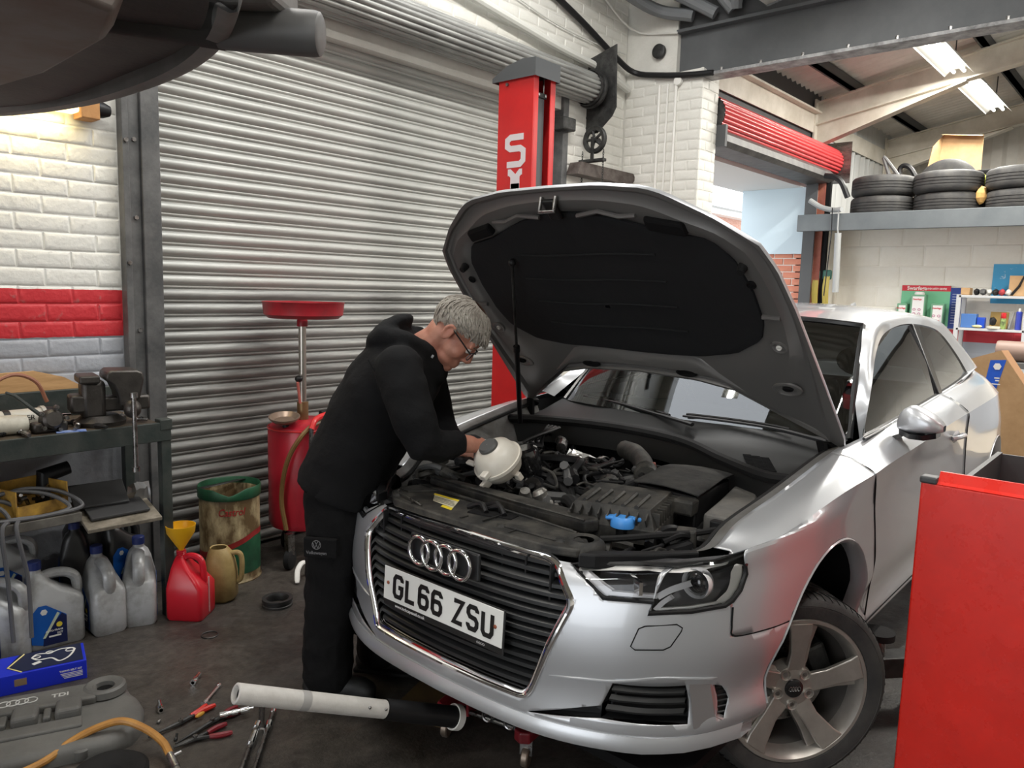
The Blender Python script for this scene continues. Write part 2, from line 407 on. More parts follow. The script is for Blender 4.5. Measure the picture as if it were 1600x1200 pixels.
tag(MB().lathe([(.001,0),(.06,0),(.06,.03),(.05,.035),(.001,.035)], 20, (5.965, 3.62, 3.60), rotm(0,-math.pi/2,0)).build('vent_cap', m_darksteel), 'round dark cap on the white pier above the cables', 'vent')

# ---- black I beam on the pier, running across the workshop
m_beam = mat('beam_paint', (.075,.08,.085), .5, col2=(.10,.105,.11), nscale=3)
m_beamw = mat('worn_flange', (.42,.42,.42), .5, col2=(.13,.13,.13), nscale=9)
bm_ = thing('trim_1', None, None, kind='structure')
MB().box(6.03, 6.05, -4.9, 3.46, 3.36, 3.72).build('beam_web', m_beam, bm_, smooth=False)
MB().box(5.95, 6.13, -4.9, 3.46, 3.335, 3.36).build('beam_flange', m_beamw, bm_, smooth=False, bevel=.002)
MB().box(5.95, 6.13, -4.9, 3.46, 3.72, 3.745).build('beam_flange', m_beam, bm_, smooth=False, bevel=.002)
boltm = MB().cyl((0,0,0),(0,0,.03), .013, n=6).mesh('bolt'); boltm.materials.append(m_steel)
for k in range(12):
    o = bpy.data.objects.new('bolt', boltm); C.objects.link(o); o.parent = bm_; o.location = (5.985, 3.05-k*.33, 3.36)

# ---- main ceiling, ducts in the corner above the beam
m_corr = mat('corrugated_sheet', (.80,.77,.71), .55, col2=(.68,.65,.59), nscale=3, rvar=.1)
m_dark = mat('charcoal_steel', (.06,.062,.065), .6)  # plain dark grey for purlins, gable and door guides
m_mroof = mat('roof_sheet', (.46,.44,.37), .5, col2=(.38,.36,.30), nscale=3)
def roof_part(x0, x1, y0, y1):
    xs_ = np.arange(x0, x1+.001, .02); return np.array([[(x, y, 4.62+.03*math.sin(2*math.pi*x/.2)) for x in xs_] for y in (y0, y1)])
RL = (2.3, 4.3, 1.7, 3.7)   # rooflight
cl_ = MB()
for a in ((-5, 6.05, -5, RL[2]), (-5, 6.05, RL[3], 4.3), (-5, RL[0], RL[2], RL[3]), (RL[1], 6.05, RL[2], RL[3])): cl_.grid(roof_part(*a))
sbuild(cl_, 'ceiling', m_mroof)
sbuild(MB().box(RL[0]-.03, RL[0], RL[2], RL[3], 4.55, 4.72).box(RL[1], RL[1]+.03, RL[2], RL[3], 4.55, 4.72).box(RL[0], RL[1], RL[2]-.03, RL[2], 4.55, 4.72).box(RL[0], RL[1], RL[3], RL[3]+.03, 4.55, 4.72), 'window_1', m_soffit, smooth=False)
# unseen end wall with open doorway, added to cut the frontal sky light
sbuild(MB().box(-5.2, -5, -5, -1.8, 0, 4.8).box(-5.2, -5, 2.2, 4.3, 0, 4.8).box(-5.2, -5, -1.8, 2.2, 3.3, 4.8), 'wall_light_baffle', m_brickw, smooth=False)
m_hose = mat('grey_hose', (.17,.18,.19), .5)
for k, pts in enumerate([[(5.0,3.6,4.05),(5.5,3.5,4.02),(5.82,3.35,3.95),(5.93,3.1,3.80)], [(5.2,3.35,4.15),(5.6,3.25,4.15),(5.82,3.1,4.0),(5.93,2.95,3.80)], [(5.4,3.1,4.25),(5.75,2.95,4.25),(5.85,2.90,4.05),(5.93,2.93,3.80)], [(4.6,3.75,4.10),(5.2,3.7,4.0),(5.8,3.6,3.9),(5.93,3.3,3.82)]]):
    tag(MB().tube(crom(pts, 6), .05, 10).build('flexible_hose', m_hose), ['grey hose curving down to the beam, second from the pier', 'grey hose curving down to the beam, third from the pier', 'grey hose curving down to the beam, farthest from the pier', 'grey hose lying lowest along the top of the wall by the pier'][k], 'hose', 'grey hoses above the beam')
wrap = np.array([[(x, y, z+.02*math.sin(9*x+3*y)+.015*math.sin(23*y)) for (y, z) in [(2.78,3.86),(2.7,3.82),(2.5,3.84),(2.2,3.86),(1.9,3.95),(1.8,4.15),(2.0,4.3),(2.6,4.3),(2.78,4.1)]] for x in np.linspace(5.2, 5.98, 7)])
tag(MB().grid(wrap, closed_v=True).build('duct_wrap', mat('crumpled_foil', (.66,.66,.63), .4, col2=(.5,.49,.45), nscale=8, bump=.4, bscale=12)), 'pale wrapped duct hanging above the black beam', 'duct')

# ---- right bay: roof, red roller door, mezzanine
def zr(y): return 3.74+(3.3-y)*.19
n = 640; xs = np.linspace(6.05, 12.6, n)
G = []
for y in (3.45, 0, -4.9):
    G.append([(x, y, zr(y)+.11+.020*math.sin(2*math.pi*x/.13)) for x in xs])
sbuild(MB().grid(np.array(G)), 'ceiling_bay', m_corr)
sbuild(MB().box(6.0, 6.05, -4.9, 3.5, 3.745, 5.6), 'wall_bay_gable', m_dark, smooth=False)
m_cream = mat('cream_steel', (.70,.66,.58), .5, col2=(.52,.48,.40), nscale=3)
def rafter(x, nm, deep=.26):
    t = thing(nm, None, None, kind='structure')
    w = .07
    for s_ in (0, 1):
        pts = [(3.36, zr(3.36)-.28), (-4.9, zr(-4.9)-.28)] if s_ else None
    def bar(y0, y1, a, b, xa, xb, name):
        m_ = MB(); m_.add([(xa,y0,a(y0)),(xb,y0,a(y0)),(xb,y1,a(y1)),(xa,y1,a(y1)),(xa,y0,b(y0)),(xb,y0,b(y0)),(xb,y1,b(y1)),(xa,y1,b(y1))],
            [(0,3,2,1),(4,5,6,7),(0,1,5,4),(1,2,6,5),(2,3,7,6),(3,0,4,7)]); return m_.build(name, m_cream, t, smooth=False)
    bar(3.36, -4.9, lambda y: zr(y)-.24, lambda y: zr(y)-.02, x+.03, x+.045, 'web')
    bar(3.36, -4.9, lambda y: zr(y)-.255, lambda y: zr(y)-.24, x-.03, x+.10, 'bottom_flange')
    bar(3.36, -4.9, lambda y: zr(y)-.02, lambda y: zr(y)-.005, x-.03, x+.10, 'top_flange')
    # haunch
    h = lambda y: zr(y)-.255-.22*max(0, (y-1.9)/1.46)
    bar(3.36, 1.9, h, lambda y: zr(y)-.255, x+.03, x+.045, 'haunch_web')
    bar(3.36, 1.9, lambda y: h(y)-.015, h, x-.03, x+.10, 'haunch_flange')
    MB().box(x-.05, x+.12, 3.36, 3.38, 3.2, 3.75).build('end_plate', m_cream, t, smooth=False)
    return t
rafter(8.95, 'trim_2'); rafter(11.6, 'trim_3')
e2 = thing('trim_4', None, None, kind='structure')
MB().box(6.27, 8.93, 3.37, 3.385, 3.39, 3.59).build('eaves_beam_web', m_cream, e2, smooth=False)
MB().box(6.27, 8.93, 3.30, 3.385, 3.59, 3.61).build('eaves_beam_flange', m_cream, e2, smooth=False)
MB().box(9.1, 11.6, 3.37, 3.385, 3.39, 3.59).build('eaves_beam_web', m_cream, e2, smooth=False)
for k, y in enumerate((2.98, 1.75, .55)):
    tag(MB().box(6.05, 12.5, y-.03, y+.03, zr(y)-.005, zr(y)+.09).box(6.05, 12.5, y-.03, y+.05, zr(y)-.005, zr(y)+.004).build('trim_%d' % (5+k), m_dark, smooth=False), kind='structure')
# bay wall with the door opening (x 6.27..9.0, up to z 2.83)
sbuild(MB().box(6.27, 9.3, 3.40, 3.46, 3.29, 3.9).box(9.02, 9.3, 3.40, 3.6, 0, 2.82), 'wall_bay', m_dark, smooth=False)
wb2 = sbuild(MB().box(9.0, 9.3, 3.16, 3.40, 0, 2.35), 'wall_bay_side', m_blockw, smooth=False)
n = 60
sbuild(MB().grid(np.array([[(9.05+i*.06, 3.40+.018*math.sin(i*1.9), z) for i in range(n)] for z in (2.3, 3.9)])), 'wall_bay_cladding', mat('clad', (.55,.56,.55), .5, .3))
d2 = thing('door_2', None, None, kind='structure')
m_rl = mat('red_lath', (.55,.045,.05), .33, col2=(.46,.03,.035), nscale=3, coat=.2)
nl = 26
for i in range(nl):
    a0 = 2*math.pi*i/nl; g = []
    for t in np.linspace(0, 1, 6):
        a = a0+2*math.pi/nl*t; r = .155+(.012*math.sin(math.pi*t)**.7 if 0 < t < 1 else -.003)
        g.append((math.cos(a)*r, math.sin(a)*r))
    o = MB().grid(np.array([[(x, 3.30+y, 3.10+z) for y, z in g] for x in (6.272, 9.26)])).build('lath', m_rl, d2, ang=60)
MB().lathe([(.001,0),(.152,0),(.152,.01),(.001,.01)], 30, (9.255, 3.30, 3.10), rotm(0, math.pi/2, 0)).build('barrel_end', m_darksteel, d2)
MB().lathe([(.001,0),(.158,0),(.158,.01),(.001,.01)], 30, (6.274, 3.30, 3.10), rotm(0, math.pi/2, 0)).build('barrel_end', m_darksteel, d2)
MB().box(9.268, 9.278, 3.06, 3.50, 2.86, 3.32).build('end_plate', m_galv, d2, smooth=False)
# bottom lath / dark lintel under the roll
MB().grid(np.array([[(x, y, z) for y, z in [(3.40,3.0),(3.20,2.98),(3.14,2.93),(3.13,2.87),(3.17,2.83),(3.40,2.82)]] for x in (6.27, 9.0)])).build('bottom_rail', mat('black_lintel', (.04,.038,.036), .5, col2=(.09,.085,.08), nscale=10), d2)
MB().box(6.262, 6.30, 3.12, 3.46, 2.82, 3.0).build('rail_end', m_dark, d2, smooth=False)
for x0, x1, y0, y1, m_ in [(8.95, 9.0, 3.15, 3.36, m_blackrough), (8.90, 8.95, 3.28, 3.33, m_white), (8.88, 8.90, 3.27, 3.40, m_dark)]:
    MB().box(x0, x1, y0, y1, 0, 2.84).build('guide', m_, d2, smooth=False)
MB().box(8.93, 8.955, 3.2, 3.28, 0, 2.83).build('guide_edge', mat('rust_red', (.20,.05,.035), .7, col2=(.3,.1,.06)), d2, smooth=False)
# soffit boards and pale panel outside the opening
sbuild(MB().box(6.2, 9.1, 3.46, 4.25, 2.80, 2.86), 'trim_8', m_soffit, smooth=False)
tag(MB().box(8.94, 8.97, 3.42, 4.18, 2.05, 2.80).build('cladding_panel', mat('pale_blue', (.50,.60,.66), .6), smooth=False, bevel=.003), 'pale blue sheet panel at the side of the red door opening', 'panel')
ob = sbuild(MB().box(8.988, 9.3, 3.5, 4.12, 0, 2.05), 'wall_outside', mat('mortar', (.62,.55,.50), .9), smooth=False)
lay_bricks(ob, mat('red_brick', (.50,.16,.10), .8, col2=(.60,.26,.17), nscale=4), 3.42, 4.10, 1.3, 2.05, 8.98, axis='x', seed=21, bh=.078, joint=.012)
# building across the yard
fb = thing('brick_house', 'red brick building with a pale roof edge across the yard', 'building', (0, 0, 0))
m_rb = mat('far_brick', (.46,.22,.16), .85, col2=(.62,.40,.32), nscale=6, ncon=(.3,.7), stretch=(1,1,3))
MB().box(9, 26, 12, 18, 0, 4.1).build('wall', m_rb, fb, smooth=False)
MB().box(8.7, 26.3, 11.5, 18.3, 4.1, 4.3).box(8.6, 26, 11.4, 11.55, 4.05, 4.2).build('eaves', m_white, fb, smooth=False)
MB().tube([(17.6,11.45,4.1),(17.6,11.9,3.7),(17.6,11.9,0)], .06, 8).build('downpipe', m_grey, fb)
MB().add([(8.6,11.3,4.25),(26.3,11.3,4.25),(26.3,15,6.2),(8.6,15,6.2)], [(0,1,2,3)]).build('roof', mat('slate', (.5,.52,.55), .6), fb, smooth=False)
sbuild(MB().box(4, 30, 4.3, 30, -.3, -.01), 'floor_yard', mat('tarmac', (.3,.3,.3), .9), smooth=False)

# back wall of blockwork under the mezzanine
bk = sbuild(MB().box(9.312, 9.5, -4.9, 3.40, 0, 2.36), 'wall_back', m_blockw, smooth=False)
lay_bricks(bk, m_blockw, .2, 3.16, .80, 2.34, 9.3095, axis='x', bw=.45, bh=.225, joint=.004, name='block', seed=31)
mz = thing('floor_mezzanine', None, None, kind='structure')
MB().box(8.70, 12.5, -4.9, 3.38, 2.36, 2.43).build('deck', m_darksteel, mz, smooth=False)
MB().box(8.64, 8.70, -4.9, 3.38, 2.28, 2.46).build('edge_beam', mat('slate_paint', (.10,.115,.125), .5, col2=(.13,.145,.155), nscale=3), mz, smooth=False, bevel=.004)
sbuild(MB().grid(np.array([[(12.5+.02*math.sin(i*1.9), 3.4-i*.06, z) for i in range(135)] for z in (2.4, 5.6)])), 'wall_end_cladding', m_corr)
# right-hand wall behind and beside the viewer
sbuild(MB().box(-5, 12.6, -5.1, -4.9, 0, 5.6), 'wall_right', m_brickw, smooth=False)
# ================================================================== lamps
m_tube = mat('lit_tube', (1,1,1), .5, emit=(1,.97,.88), estr=7)
m_tray = mat('lamp_tray', (.75,.75,.72), .4)
def batten(loc, rz, length, power, label, tilt=0., col=(1,.97,.90), twin=True, shade=True, hang=.24, up=0.):
    t = thing('fluorescent_light', label, 'light', loc, rz, 'fluorescent lights')
    t.rotation_euler = (tilt, 0, rz)
    MB().box(-length/2, length/2, -.05, .05, 0, .06).build('housing', m_tray, t, smooth=False, bevel=.004)
    for x in (-length*.35, length*.35): MB().cyl((x,0,.06),(x,0,.06+hang), .006, n=8).build('hanger', m_darksteel, t)
    if shade:
        for s in (-1, 1):
            MB().add([(-length/2, s*.05, .02), (length/2, s*.05, .02), (length/2, s*.13, -.06), (-length/2, s*.13, -.06)], [(0,1,2,3)]).build('reflector', m_tray, t, smooth=False, solid=.003)
    for s in ((-.045, .045) if twin else (0,)):
        MB().cyl((-length/2+.02, s, -.03), (length/2-.02, s, -.03), .016, n=10).build('tube', m_tube, t)
    ld = bpy.data.lights.new('tube_light', 'AREA'); ld.shape = 'RECTANGLE'; ld.size = length; ld.size_y = .085; ld.energy = power; ld.color = col
    lo = bpy.data.objects.new('tube_light', ld); C.objects.link(lo); lo.parent = t; lo.location = (0, 0, -.05)
    if up:  # upward fill added to lift the roof sheets
        l2 = bpy.data.lights.new('roof_fill_light', 'AREA'); l2.shape = 'RECTANGLE'; l2.size = length; l2.size_y = .085; l2.energy = up; l2.color = col
        o2 = bpy.data.objects.new('roof_fill_light', l2); C.objects.link(o2); o2.parent = t; o2.location = (0, 0, .065); o2.rotation_euler = (math.pi, 0, 0)
    return t
batten((8.1, 1.95, 3.84), 0, 1.5, 120, 'lit twin fluorescent light under the corrugated roof, nearer the black beam')
batten((9.9, 1.9, 3.80), 0, 1.5, 110, 'lit fluorescent light under the corrugated roof, farther from the black beam')
for k, (x, y) in enumerate([(7.3, .2), (7.3, -2.2)]):  # lamps added out of view to brighten the back wall
    batten((x, y, 3.75), 0, 1.5, 190, 'added unseen fill light in the right bay, %s' % ['over the space behind the silver car', 'towards the right-hand wall'][k], shade=False, up=70)
for k, (x, y, p) in enumerate([(.9, 2.6, 60), (3.7, 2.5, 85), (1.2, -.6, 75), (3.9, -.4, 85), (-2.2, 1.0, 70)]):
    batten((x, y, 4.35), 0, 1.8, p, 'lit twin fluorescent light on the main ceiling, %s' % ['over the bench end of the shutter', 'over the lift post', 'over the spot the photo was taken from', 'over the silver car door', 'behind the spot the photo was taken from'][k], col=(1,.97,.92))
# bulkhead lamp on the left wall
wl_ = thing('wall_lamp', 'lit warm bulkhead lamp on a wooden block on the left brick wall', 'light', (1.25, 3.94, 2.335))
MB().box(.165, .245, -.10, 0, -.055, .065).build('wooden_block', mat('raw_timber', (.52,.27,.10), .7, col2=(.42,.2,.07), nscale=20), wl_, smooth=False, bevel=.004)
MB().lathe([(.001,0),(.04,0),(.036,.03),(.026,.055),(.024,.06),(.001,.06)], 20, (.245, -.05, 0), rotm(0, math.pi/2, 0)).build('end_cap', m_black, wl_)
MB().box(-.42, .165, -.085, -.005, -.035, .045).build('diffuser', mat('lit_diffuser', (1,.9,.6), .4, emit=(1,.80,.38), estr=3), wl_, smooth=False, bevel=.012)
ld = bpy.data.lights.new('lamp_light', 'AREA'); ld.shape = 'RECTANGLE'; ld.size = .5; ld.size_y = .06; ld.energy = 2.6; ld.color = (1,.82,.45)
lo = bpy.data.objects.new('lamp_light', ld); C.objects.link(lo); lo.parent = wl_; lo.location = (-.13, -.05, -.04)
# ================================================================== silver hatchback
def paint_mat():
    m = mat('silver_paint', (.52,.535,.56), .34, .55, coat=.9); nt = m.node_tree; N = nt.nodes; L = nt.links; b = N['Principled BSDF']
    tc = N.new('ShaderNodeTexCoord'); v = N.new('ShaderNodeTexVoronoi'); v.inputs['Scale'].default_value = 2200; L.new(tc.outputs['Object'], v.inputs[0])
    r = N.new('ShaderNodeMapRange'); r.inputs[3].default_value = .27; r.inputs[4].default_value = .42; L.new(v.outputs['Distance'], r.inputs[0]); L.new(r.outputs[0], b.inputs['Roughness'])
    return m
m_paint = paint_mat()
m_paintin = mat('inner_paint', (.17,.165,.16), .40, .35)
def glass_mat(name, tint, base):
    m = bpy.data.materials.new(name); m.use_nodes = True; nt = m.node_tree; N = nt.nodes; L = nt.links
    for n in list(N): N.remove(n)
    out = N.new('ShaderNodeOutputMaterial'); mx = N.new('ShaderNodeMixShader'); tr = N.new('ShaderNodeBsdfTransparent'); gl = N.new('ShaderNodeBsdfGlossy')
    tr.inputs[0].default_value = (*tint, 1); gl.inputs['Roughness'].default_value = .015; gl.inputs[0].default_value = (.95,.97,1,1)
    fr = N.new('ShaderNodeFresnel'); fr.inputs[0].default_value = base; L.new(fr.outputs[0], mx.inputs[0]); L.new(tr.outputs[0], mx.inputs[1]); L.new(gl.outputs[0], mx.inputs[2]); L.new(mx.outputs[0], out.inputs[0])
    return m
m_glass = glass_mat('tinted_glass', (.30,.34,.31), 2.6)
m_screen = glass_mat('windscreen_glass', (.55,.6,.58), 1.9)
m_lens = glass_mat('clear_lens', (.96,.96,.97), 1.45)
m_trim = mat('black_trim', (.012,.012,.013), .25)

car = thing('hatchback_car', 'silver three-door hatchback with its bonnet propped open', 'car', (2.44, 1.625, .11), math.pi)

SK_BASE=[(.872,0),(.865,.2),(.845,.36),(.80,.50),(.725,.64),(.62,.745),(.49,.815),(.33,.86),(.03,.885),(-.30,.885),(-.45,.882),(-.9,.88),(-1.4,.88),(-1.9,.885),(-2.25,.888),(-2.6,.885),(-2.95,.85),(-3.2,.76),(-3.34,.5),(-3.37,0)]
# rows 0..6: (z_front, inset_front, z_side, inset_side)
SK_ROWS=[(.225,.035,.22,.07),(.262,.0,.29,.022),(.36,.006,.38,.030),(.48,.0,.50,.0),(.58,.012,.62,-.002),(.65,.032,.72,.002),(.69,.052,.80,.004)]
SK_CREASE=[(.80,0,.715),(.795,.2,.715),(.778,.36,.708),(.72,.47,.705),(.64,.60,.718),(.54,.69,.728),(.43,.768,.742),(.30,.836,.80),(.0,.872,.853),(-.3,.884,.872),(-.45,.884,.88),(-.9,.885,.898),(-1.4,.882,.918),(-1.9,.88,.932),(-2.25,.872,.935),(-2.6,.855,.935),(-2.95,.81,.925),(-3.2,.72,.91),(-3.32,.48,.9),(-3.35,0,.9)]
SK_TOP=[(.755,0,.735),(.75,.2,.735),(.735,.345,.728),(.69,.44,.722),(.60,.57,.73),(.52,.64,.735),(.44,.675,.745),(.34,.692,.80),(.09,.722,.857),(-.3,.736,.924),(-.43,.745,.933),(-.9,.772,.966),(-1.4,.765,.99),(-1.9,.75,1.012),(-2.25,.735,1.022),(-2.6,.71,1.03),(-2.95,.67,1.04),(-3.2,.6,1.02),(-3.3,.4,1.0),(-3.32,0,1.0)]
def skirt_net():
    B=np.array(SK_BASE); k=len(B)
    T=np.gradient(B,axis=0); T/=np.linalg.norm(T,axis=1)[:,None]
    N=np.stack([-T[:,1],T[:,0]],1); N*=np.sign((N*B).sum(1)+1e-9)[:,None]
    N[0]=(1,0);N[-1]=(-1,0)
    low=[]
    for zf,inf,zs,ins in SK_ROWS:
        row=[]
        for i in range(k):
            w=np.clip((i-3)/4.,0,1)*(1-np.clip((i-15)/3.,0,1)); w=w*w*(3-2*w)
            z=zf+(zs-zf)*w; q=inf+(ins-inf)*w
            row.append((*(B[i]-N[i]*q),z))
        low.append(row)
    low.append(SK_CREASE)
    C=np.array(SK_CREASE);Tp=np.array(SK_TOP)
    mid=(C+Tp)/2
    w=np.clip((np.arange(k)-5)/3.,0,1)[:,None]
    mid+=w*np.stack([np.zeros(k),(C[:,1]-Tp[:,1])*.03,(C[:,1]-Tp[:,1])*.075],1)
    return np.array(low),np.array([C,mid,Tp])
low, up = skirt_net()
GL = surf(low, 5, 10); GU = surf(up, 4, 10)
def fx(y, z):
    """x of the front skin at (|y|, z)"""
    a = GL.reshape(-1, 3); a = a[a[:, 0] > .3]
    d = (a[:, 1]-abs(y))**2+(a[:, 2]-z)**2
    i = np.argsort(d)[:4]; w = 1/(d[i]+1e-6); return float((a[i, 0]*w).sum()/w.sum())
def cut(bm, planes, keep):
    """split faces accepted by keep() along planes [(point, normal)]"""
    for co, no in planes:
        fs = [f for f in bm.faces if keep(f.calc_center_median())]
        g = set(fs)
        for f in fs:
            g.update(f.verts); g.update(f.edges)
        bmesh.ops.bisect_plane(bm, geom=list(g), dist=1e-6, plane_co=co, plane_no=no)
def poly_planes_yz(poly): return [((0, *p), (0, -(q[1]-p[1]), q[0]-p[0])) for p, q in zip(poly, poly[1:]+poly[:1])]
def poly_planes_xz(poly): return [((p[0], 0, p[1]), (-(q[1]-p[1]), 0, q[0]-p[0])) for p, q in zip(poly, poly[1:]+poly[:1])]
def inside(poly, a, b):
    s = None
    for p, q in zip(poly, poly[1:]+poly[:1]):
        c = (q[0]-p[0])*(b-p[1])-(q[1]-p[1])*(a-p[0])
        if s is None: s = c > 0
        elif (c > 0) != s: return False
    return True
bm = bmesh.new()
def add_grid(G):
    vs = [[bm.verts.new(p) for p in row] for row in G]
    for i in range(len(vs)-1):
        for j in range(len(vs[0])-1):
            try: bm.faces.new((vs[i][j], vs[i][j+1], vs[i+1][j+1], vs[i+1][j]))
            except ValueError: pass
add_grid(GL); nlow = len(bm.faces); add_grid(GU)
lay = bm.faces.layers.int.new('up')
for i, f in enumerate(bm.faces): f[lay] = int(i >= nlow)
bmesh.ops.remove_doubles(bm, verts=bm.verts, dist=1e-5)
bm.faces.ensure_lookup_table()
GRILLE = [(-.01, .722), (.345, .716), (.375, .70), (.445, .612), (.34, .325), (.325, .312), (-.01, .312)]
HEAD_A = [(.408, .703), (.516, .637), (.632, .645), (.632, .76), (.547, .76)]
HEAD_B = [(.632, .645), (.625, .612), (.714, .622), (.775, .634), (.793, .672), (.800, .715), (.79, .80), (.632, .80)]
FOG = [(.534, .345), (.560, .412), (.712, .416), (.72, .304), (.534, .308)]
FOG2 = [(.34, .276), (.34, .287), (.49, .330), (.534, .345), (.534, .308)]
VENT = [(.7565, .408), (.7685, .398), (.777, .355), (.777, .304), (.766, .312)]
front = lambda c: c.x > .40
cut(bm, poly_planes_yz(GRILLE), lambda c: c.x > .70 and c.y < .5)
cut(bm, poly_planes_yz(HEAD_A), lambda c: c.x > .55 and .38 < c.y < .66 and c.z > .6)
cut(bm, poly_planes_yz(HEAD_B), lambda c: c.x > .42 and .60 < c.y < .82 and c.z > .58)
cut(bm, poly_planes_yz(FOG), lambda c: c.x > .5 and .5 < c.y < .74 and .28 < c.z < .45)
cut(bm, poly_planes_yz(FOG2), lambda c: c.x > .5 and .3 < c.y < .56 and .24 < c.z < .38)
cut(bm, poly_planes_yz(VENT), lambda c: c.x > .45 and .74 < c.y < .79 and .28 < c.z < .43)
def circ(cx, cz, r, n=40): return [(cx+r*math.cos(2*math.pi*i/n), cz+r*math.sin(2*math.pi*i/n)) for i in range(n)]
ARCH = circ(.03, .36, .355); RARCH = circ(-2.60, .36, .352)
cut(bm, poly_planes_xz(ARCH), lambda c: -.36 < c.x < .42 and c.y > .5 and c.z < .74)
cut(bm, poly_planes_xz(RARCH), lambda c: -3.0 < c.x < -2.2 and c.y > .5 and c.z < .74)
cut(bm, [((0, 0, .545), (0, 0, 1))], lambda c: .25 < c.x < .58 and c.y > .7)
cut(bm, [((.548, 0, 0), (1, 0, 0))], lambda c: .5 < c.x < .6 and c.y > .7 and .5 < c.z < .68)
def seamx(z): return -.30-(.87-z)*.20
cut(bm, [((-.30, 0, .87), (1, 0, -.20))], lambda c: -.6 < c.x < -.2 and c.y > .5)
cut(bm, [((-1.76, 0, .6), (1, 0, 0))], lambda c: -1.9 < c.x < -1.6 and c.y > .5)
cut(bm, [((0, 0, .305), (0, 0, 1))], lambda c: -2.3 < c.x < -.3 and c.y > .5 and c.z < .4)
groups = {}
for f in bm.faces:
    c = f.calc_center_median(); y, z = c.y, c.z; u_ = f[lay]
    if c.x > .7 and y < .5 and inside(GRILLE, y, z): k = None
    elif not u_ and c.x > .42 and y > .38 and (inside(HEAD_A, y, z) or (y > .62 and inside(HEAD_B, y, z))): k = 'lens'
    elif c.x > .5 and (inside(FOG, y, z) or inside(FOG2, y, z) or (y > .74 and inside(VENT, y, z))): k = None
    elif inside(ARCH, c.x, z) and y > .5 or inside(RARCH, c.x, z) and y > .5: k = None
    elif z < .36 and (-.33 < c.x < .3): k = None if c.x > -.3 else 'sill'
    elif u_ and c.x > .45: k = None
    elif c.x > .548 or (c.x > .25 and z < .545): k = 'bumper'
    elif c.x > seamx(z): k = 'fender'
    elif z < .305 and c.x > -2.3: k = 'sill'
    elif c.x > -1.76: k = 'door'
    elif c.x > -3.3: k = 'quarter'
    else: k = 'rear'
    if k: groups.setdefault(k, []).append([tuple(v.co) for v in f.verts])
bm.free()
NAMES = {'lens': ('headlamp', m_lens), 'bumper': ('bumper', m_paint), 'fender': ('wing_panel', m_paint), 'sill': ('sill', m_paint), 'door': ('car_door', m_paint), 'quarter': ('quarter_panel', m_paint), 'rear': ('rear_panel', m_paint)}
LAMPS = {}; PAN = {}
for k, fl in groups.items():
    for s in ((1, -1) if k != 'bumper' else (0,)):
        mb = MB()
        for sg in ((1, -1) if s == 0 else (s,)):
            for poly in fl:
                mb.add([(x, y*sg, z) for x, y, z in poly], [tuple(range(len(poly)))])
        vs = {}; V = []; F = []
        for f in mb.f:
            ff = []
            for i in f:
                key = tuple(round(q, 5) for q in mb.v[i])
                if key not in vs: vs[key] = len(V); V.append(mb.v[i])
                ff.append(vs[key])
            F.append(tuple(ff))
        mb.v, mb.f = V, F
        o = mb.build(NAMES[k][0], NAMES[k][1], car, ang=14 if k in ('door', 'fender', 'quarter') else 28, solid=.0 if k == 'lens' else .002)
        PAN[k, s] = o
        if k == 'lens': LAMPS[s] = o

# ---- greenhouse
WIN = [(-.512,.771,.952),(-.821,.698,1.099),(-1.039,.641,1.212),(-1.257,.601,1.292),(-1.533,.583,1.33),(-1.839,.579,1.336),(-2.184,.592,1.31),(-2.341,.616,1.262),(-2.457,.671,1.154),(-2.516,.719,1.056),(-2.238,.732,1.031),(-1.761,.745,1.005),(-.798,.768,.962)]
OUT = [(-.60,.735,.925),(-.79,.645,1.085),(-.95,.607,1.235),(-1.12,.56,1.34),(-1.5,.50,1.382),(-1.84,.49,1.392),(-2.2,.48,1.382),(-2.55,.485,1.347),(-2.74,.57,1.20),(-2.82,.688,1.042),(-2.25,.742,1.020),(-1.75,.757,1.000),(-.8,.775,.955)]
def closed_crom(P, n):
    P = np.asarray(P, float); k = len(P); out = []
    for i in range(k):
        a, b, c_, d = P[i-1], P[i], P[(i+1) % k], P[(i+2) % k]
        for j in range(n):
            t = j/n; out.append(.5*(2*b+(c_-a)*t+(2*a-5*b+4*c_-d)*t*t+(3*b-a-3*c_+d)*t**3))
    return np.array(out)
def corner_loop(P, n, corners):
    """closed loop, catmull-rom inside runs, straight kinks at corner indices"""
    P = [np.array(p, float) for p in P]; k = len(P); out = []
    cs = corners
    for a, b in zip(cs, cs[1:]+[cs[0]+k]):
        run = [P[i % k] for i in range(a, b+1)]
        out += list(crom(run, n)[:-1])
    return np.array(out)
w_ = corner_loop(WIN, 6, [0, 9]); o_ = corner_loop(OUT, 6, [0, 9])
mid = (w_+o_)/2; dd = np.linalg.norm(o_-w_, axis=1)[:, None]
mid += np.array([0, .18, .18])*dd*.6
rim_in = w_+np.array([0, -.010, -.004])
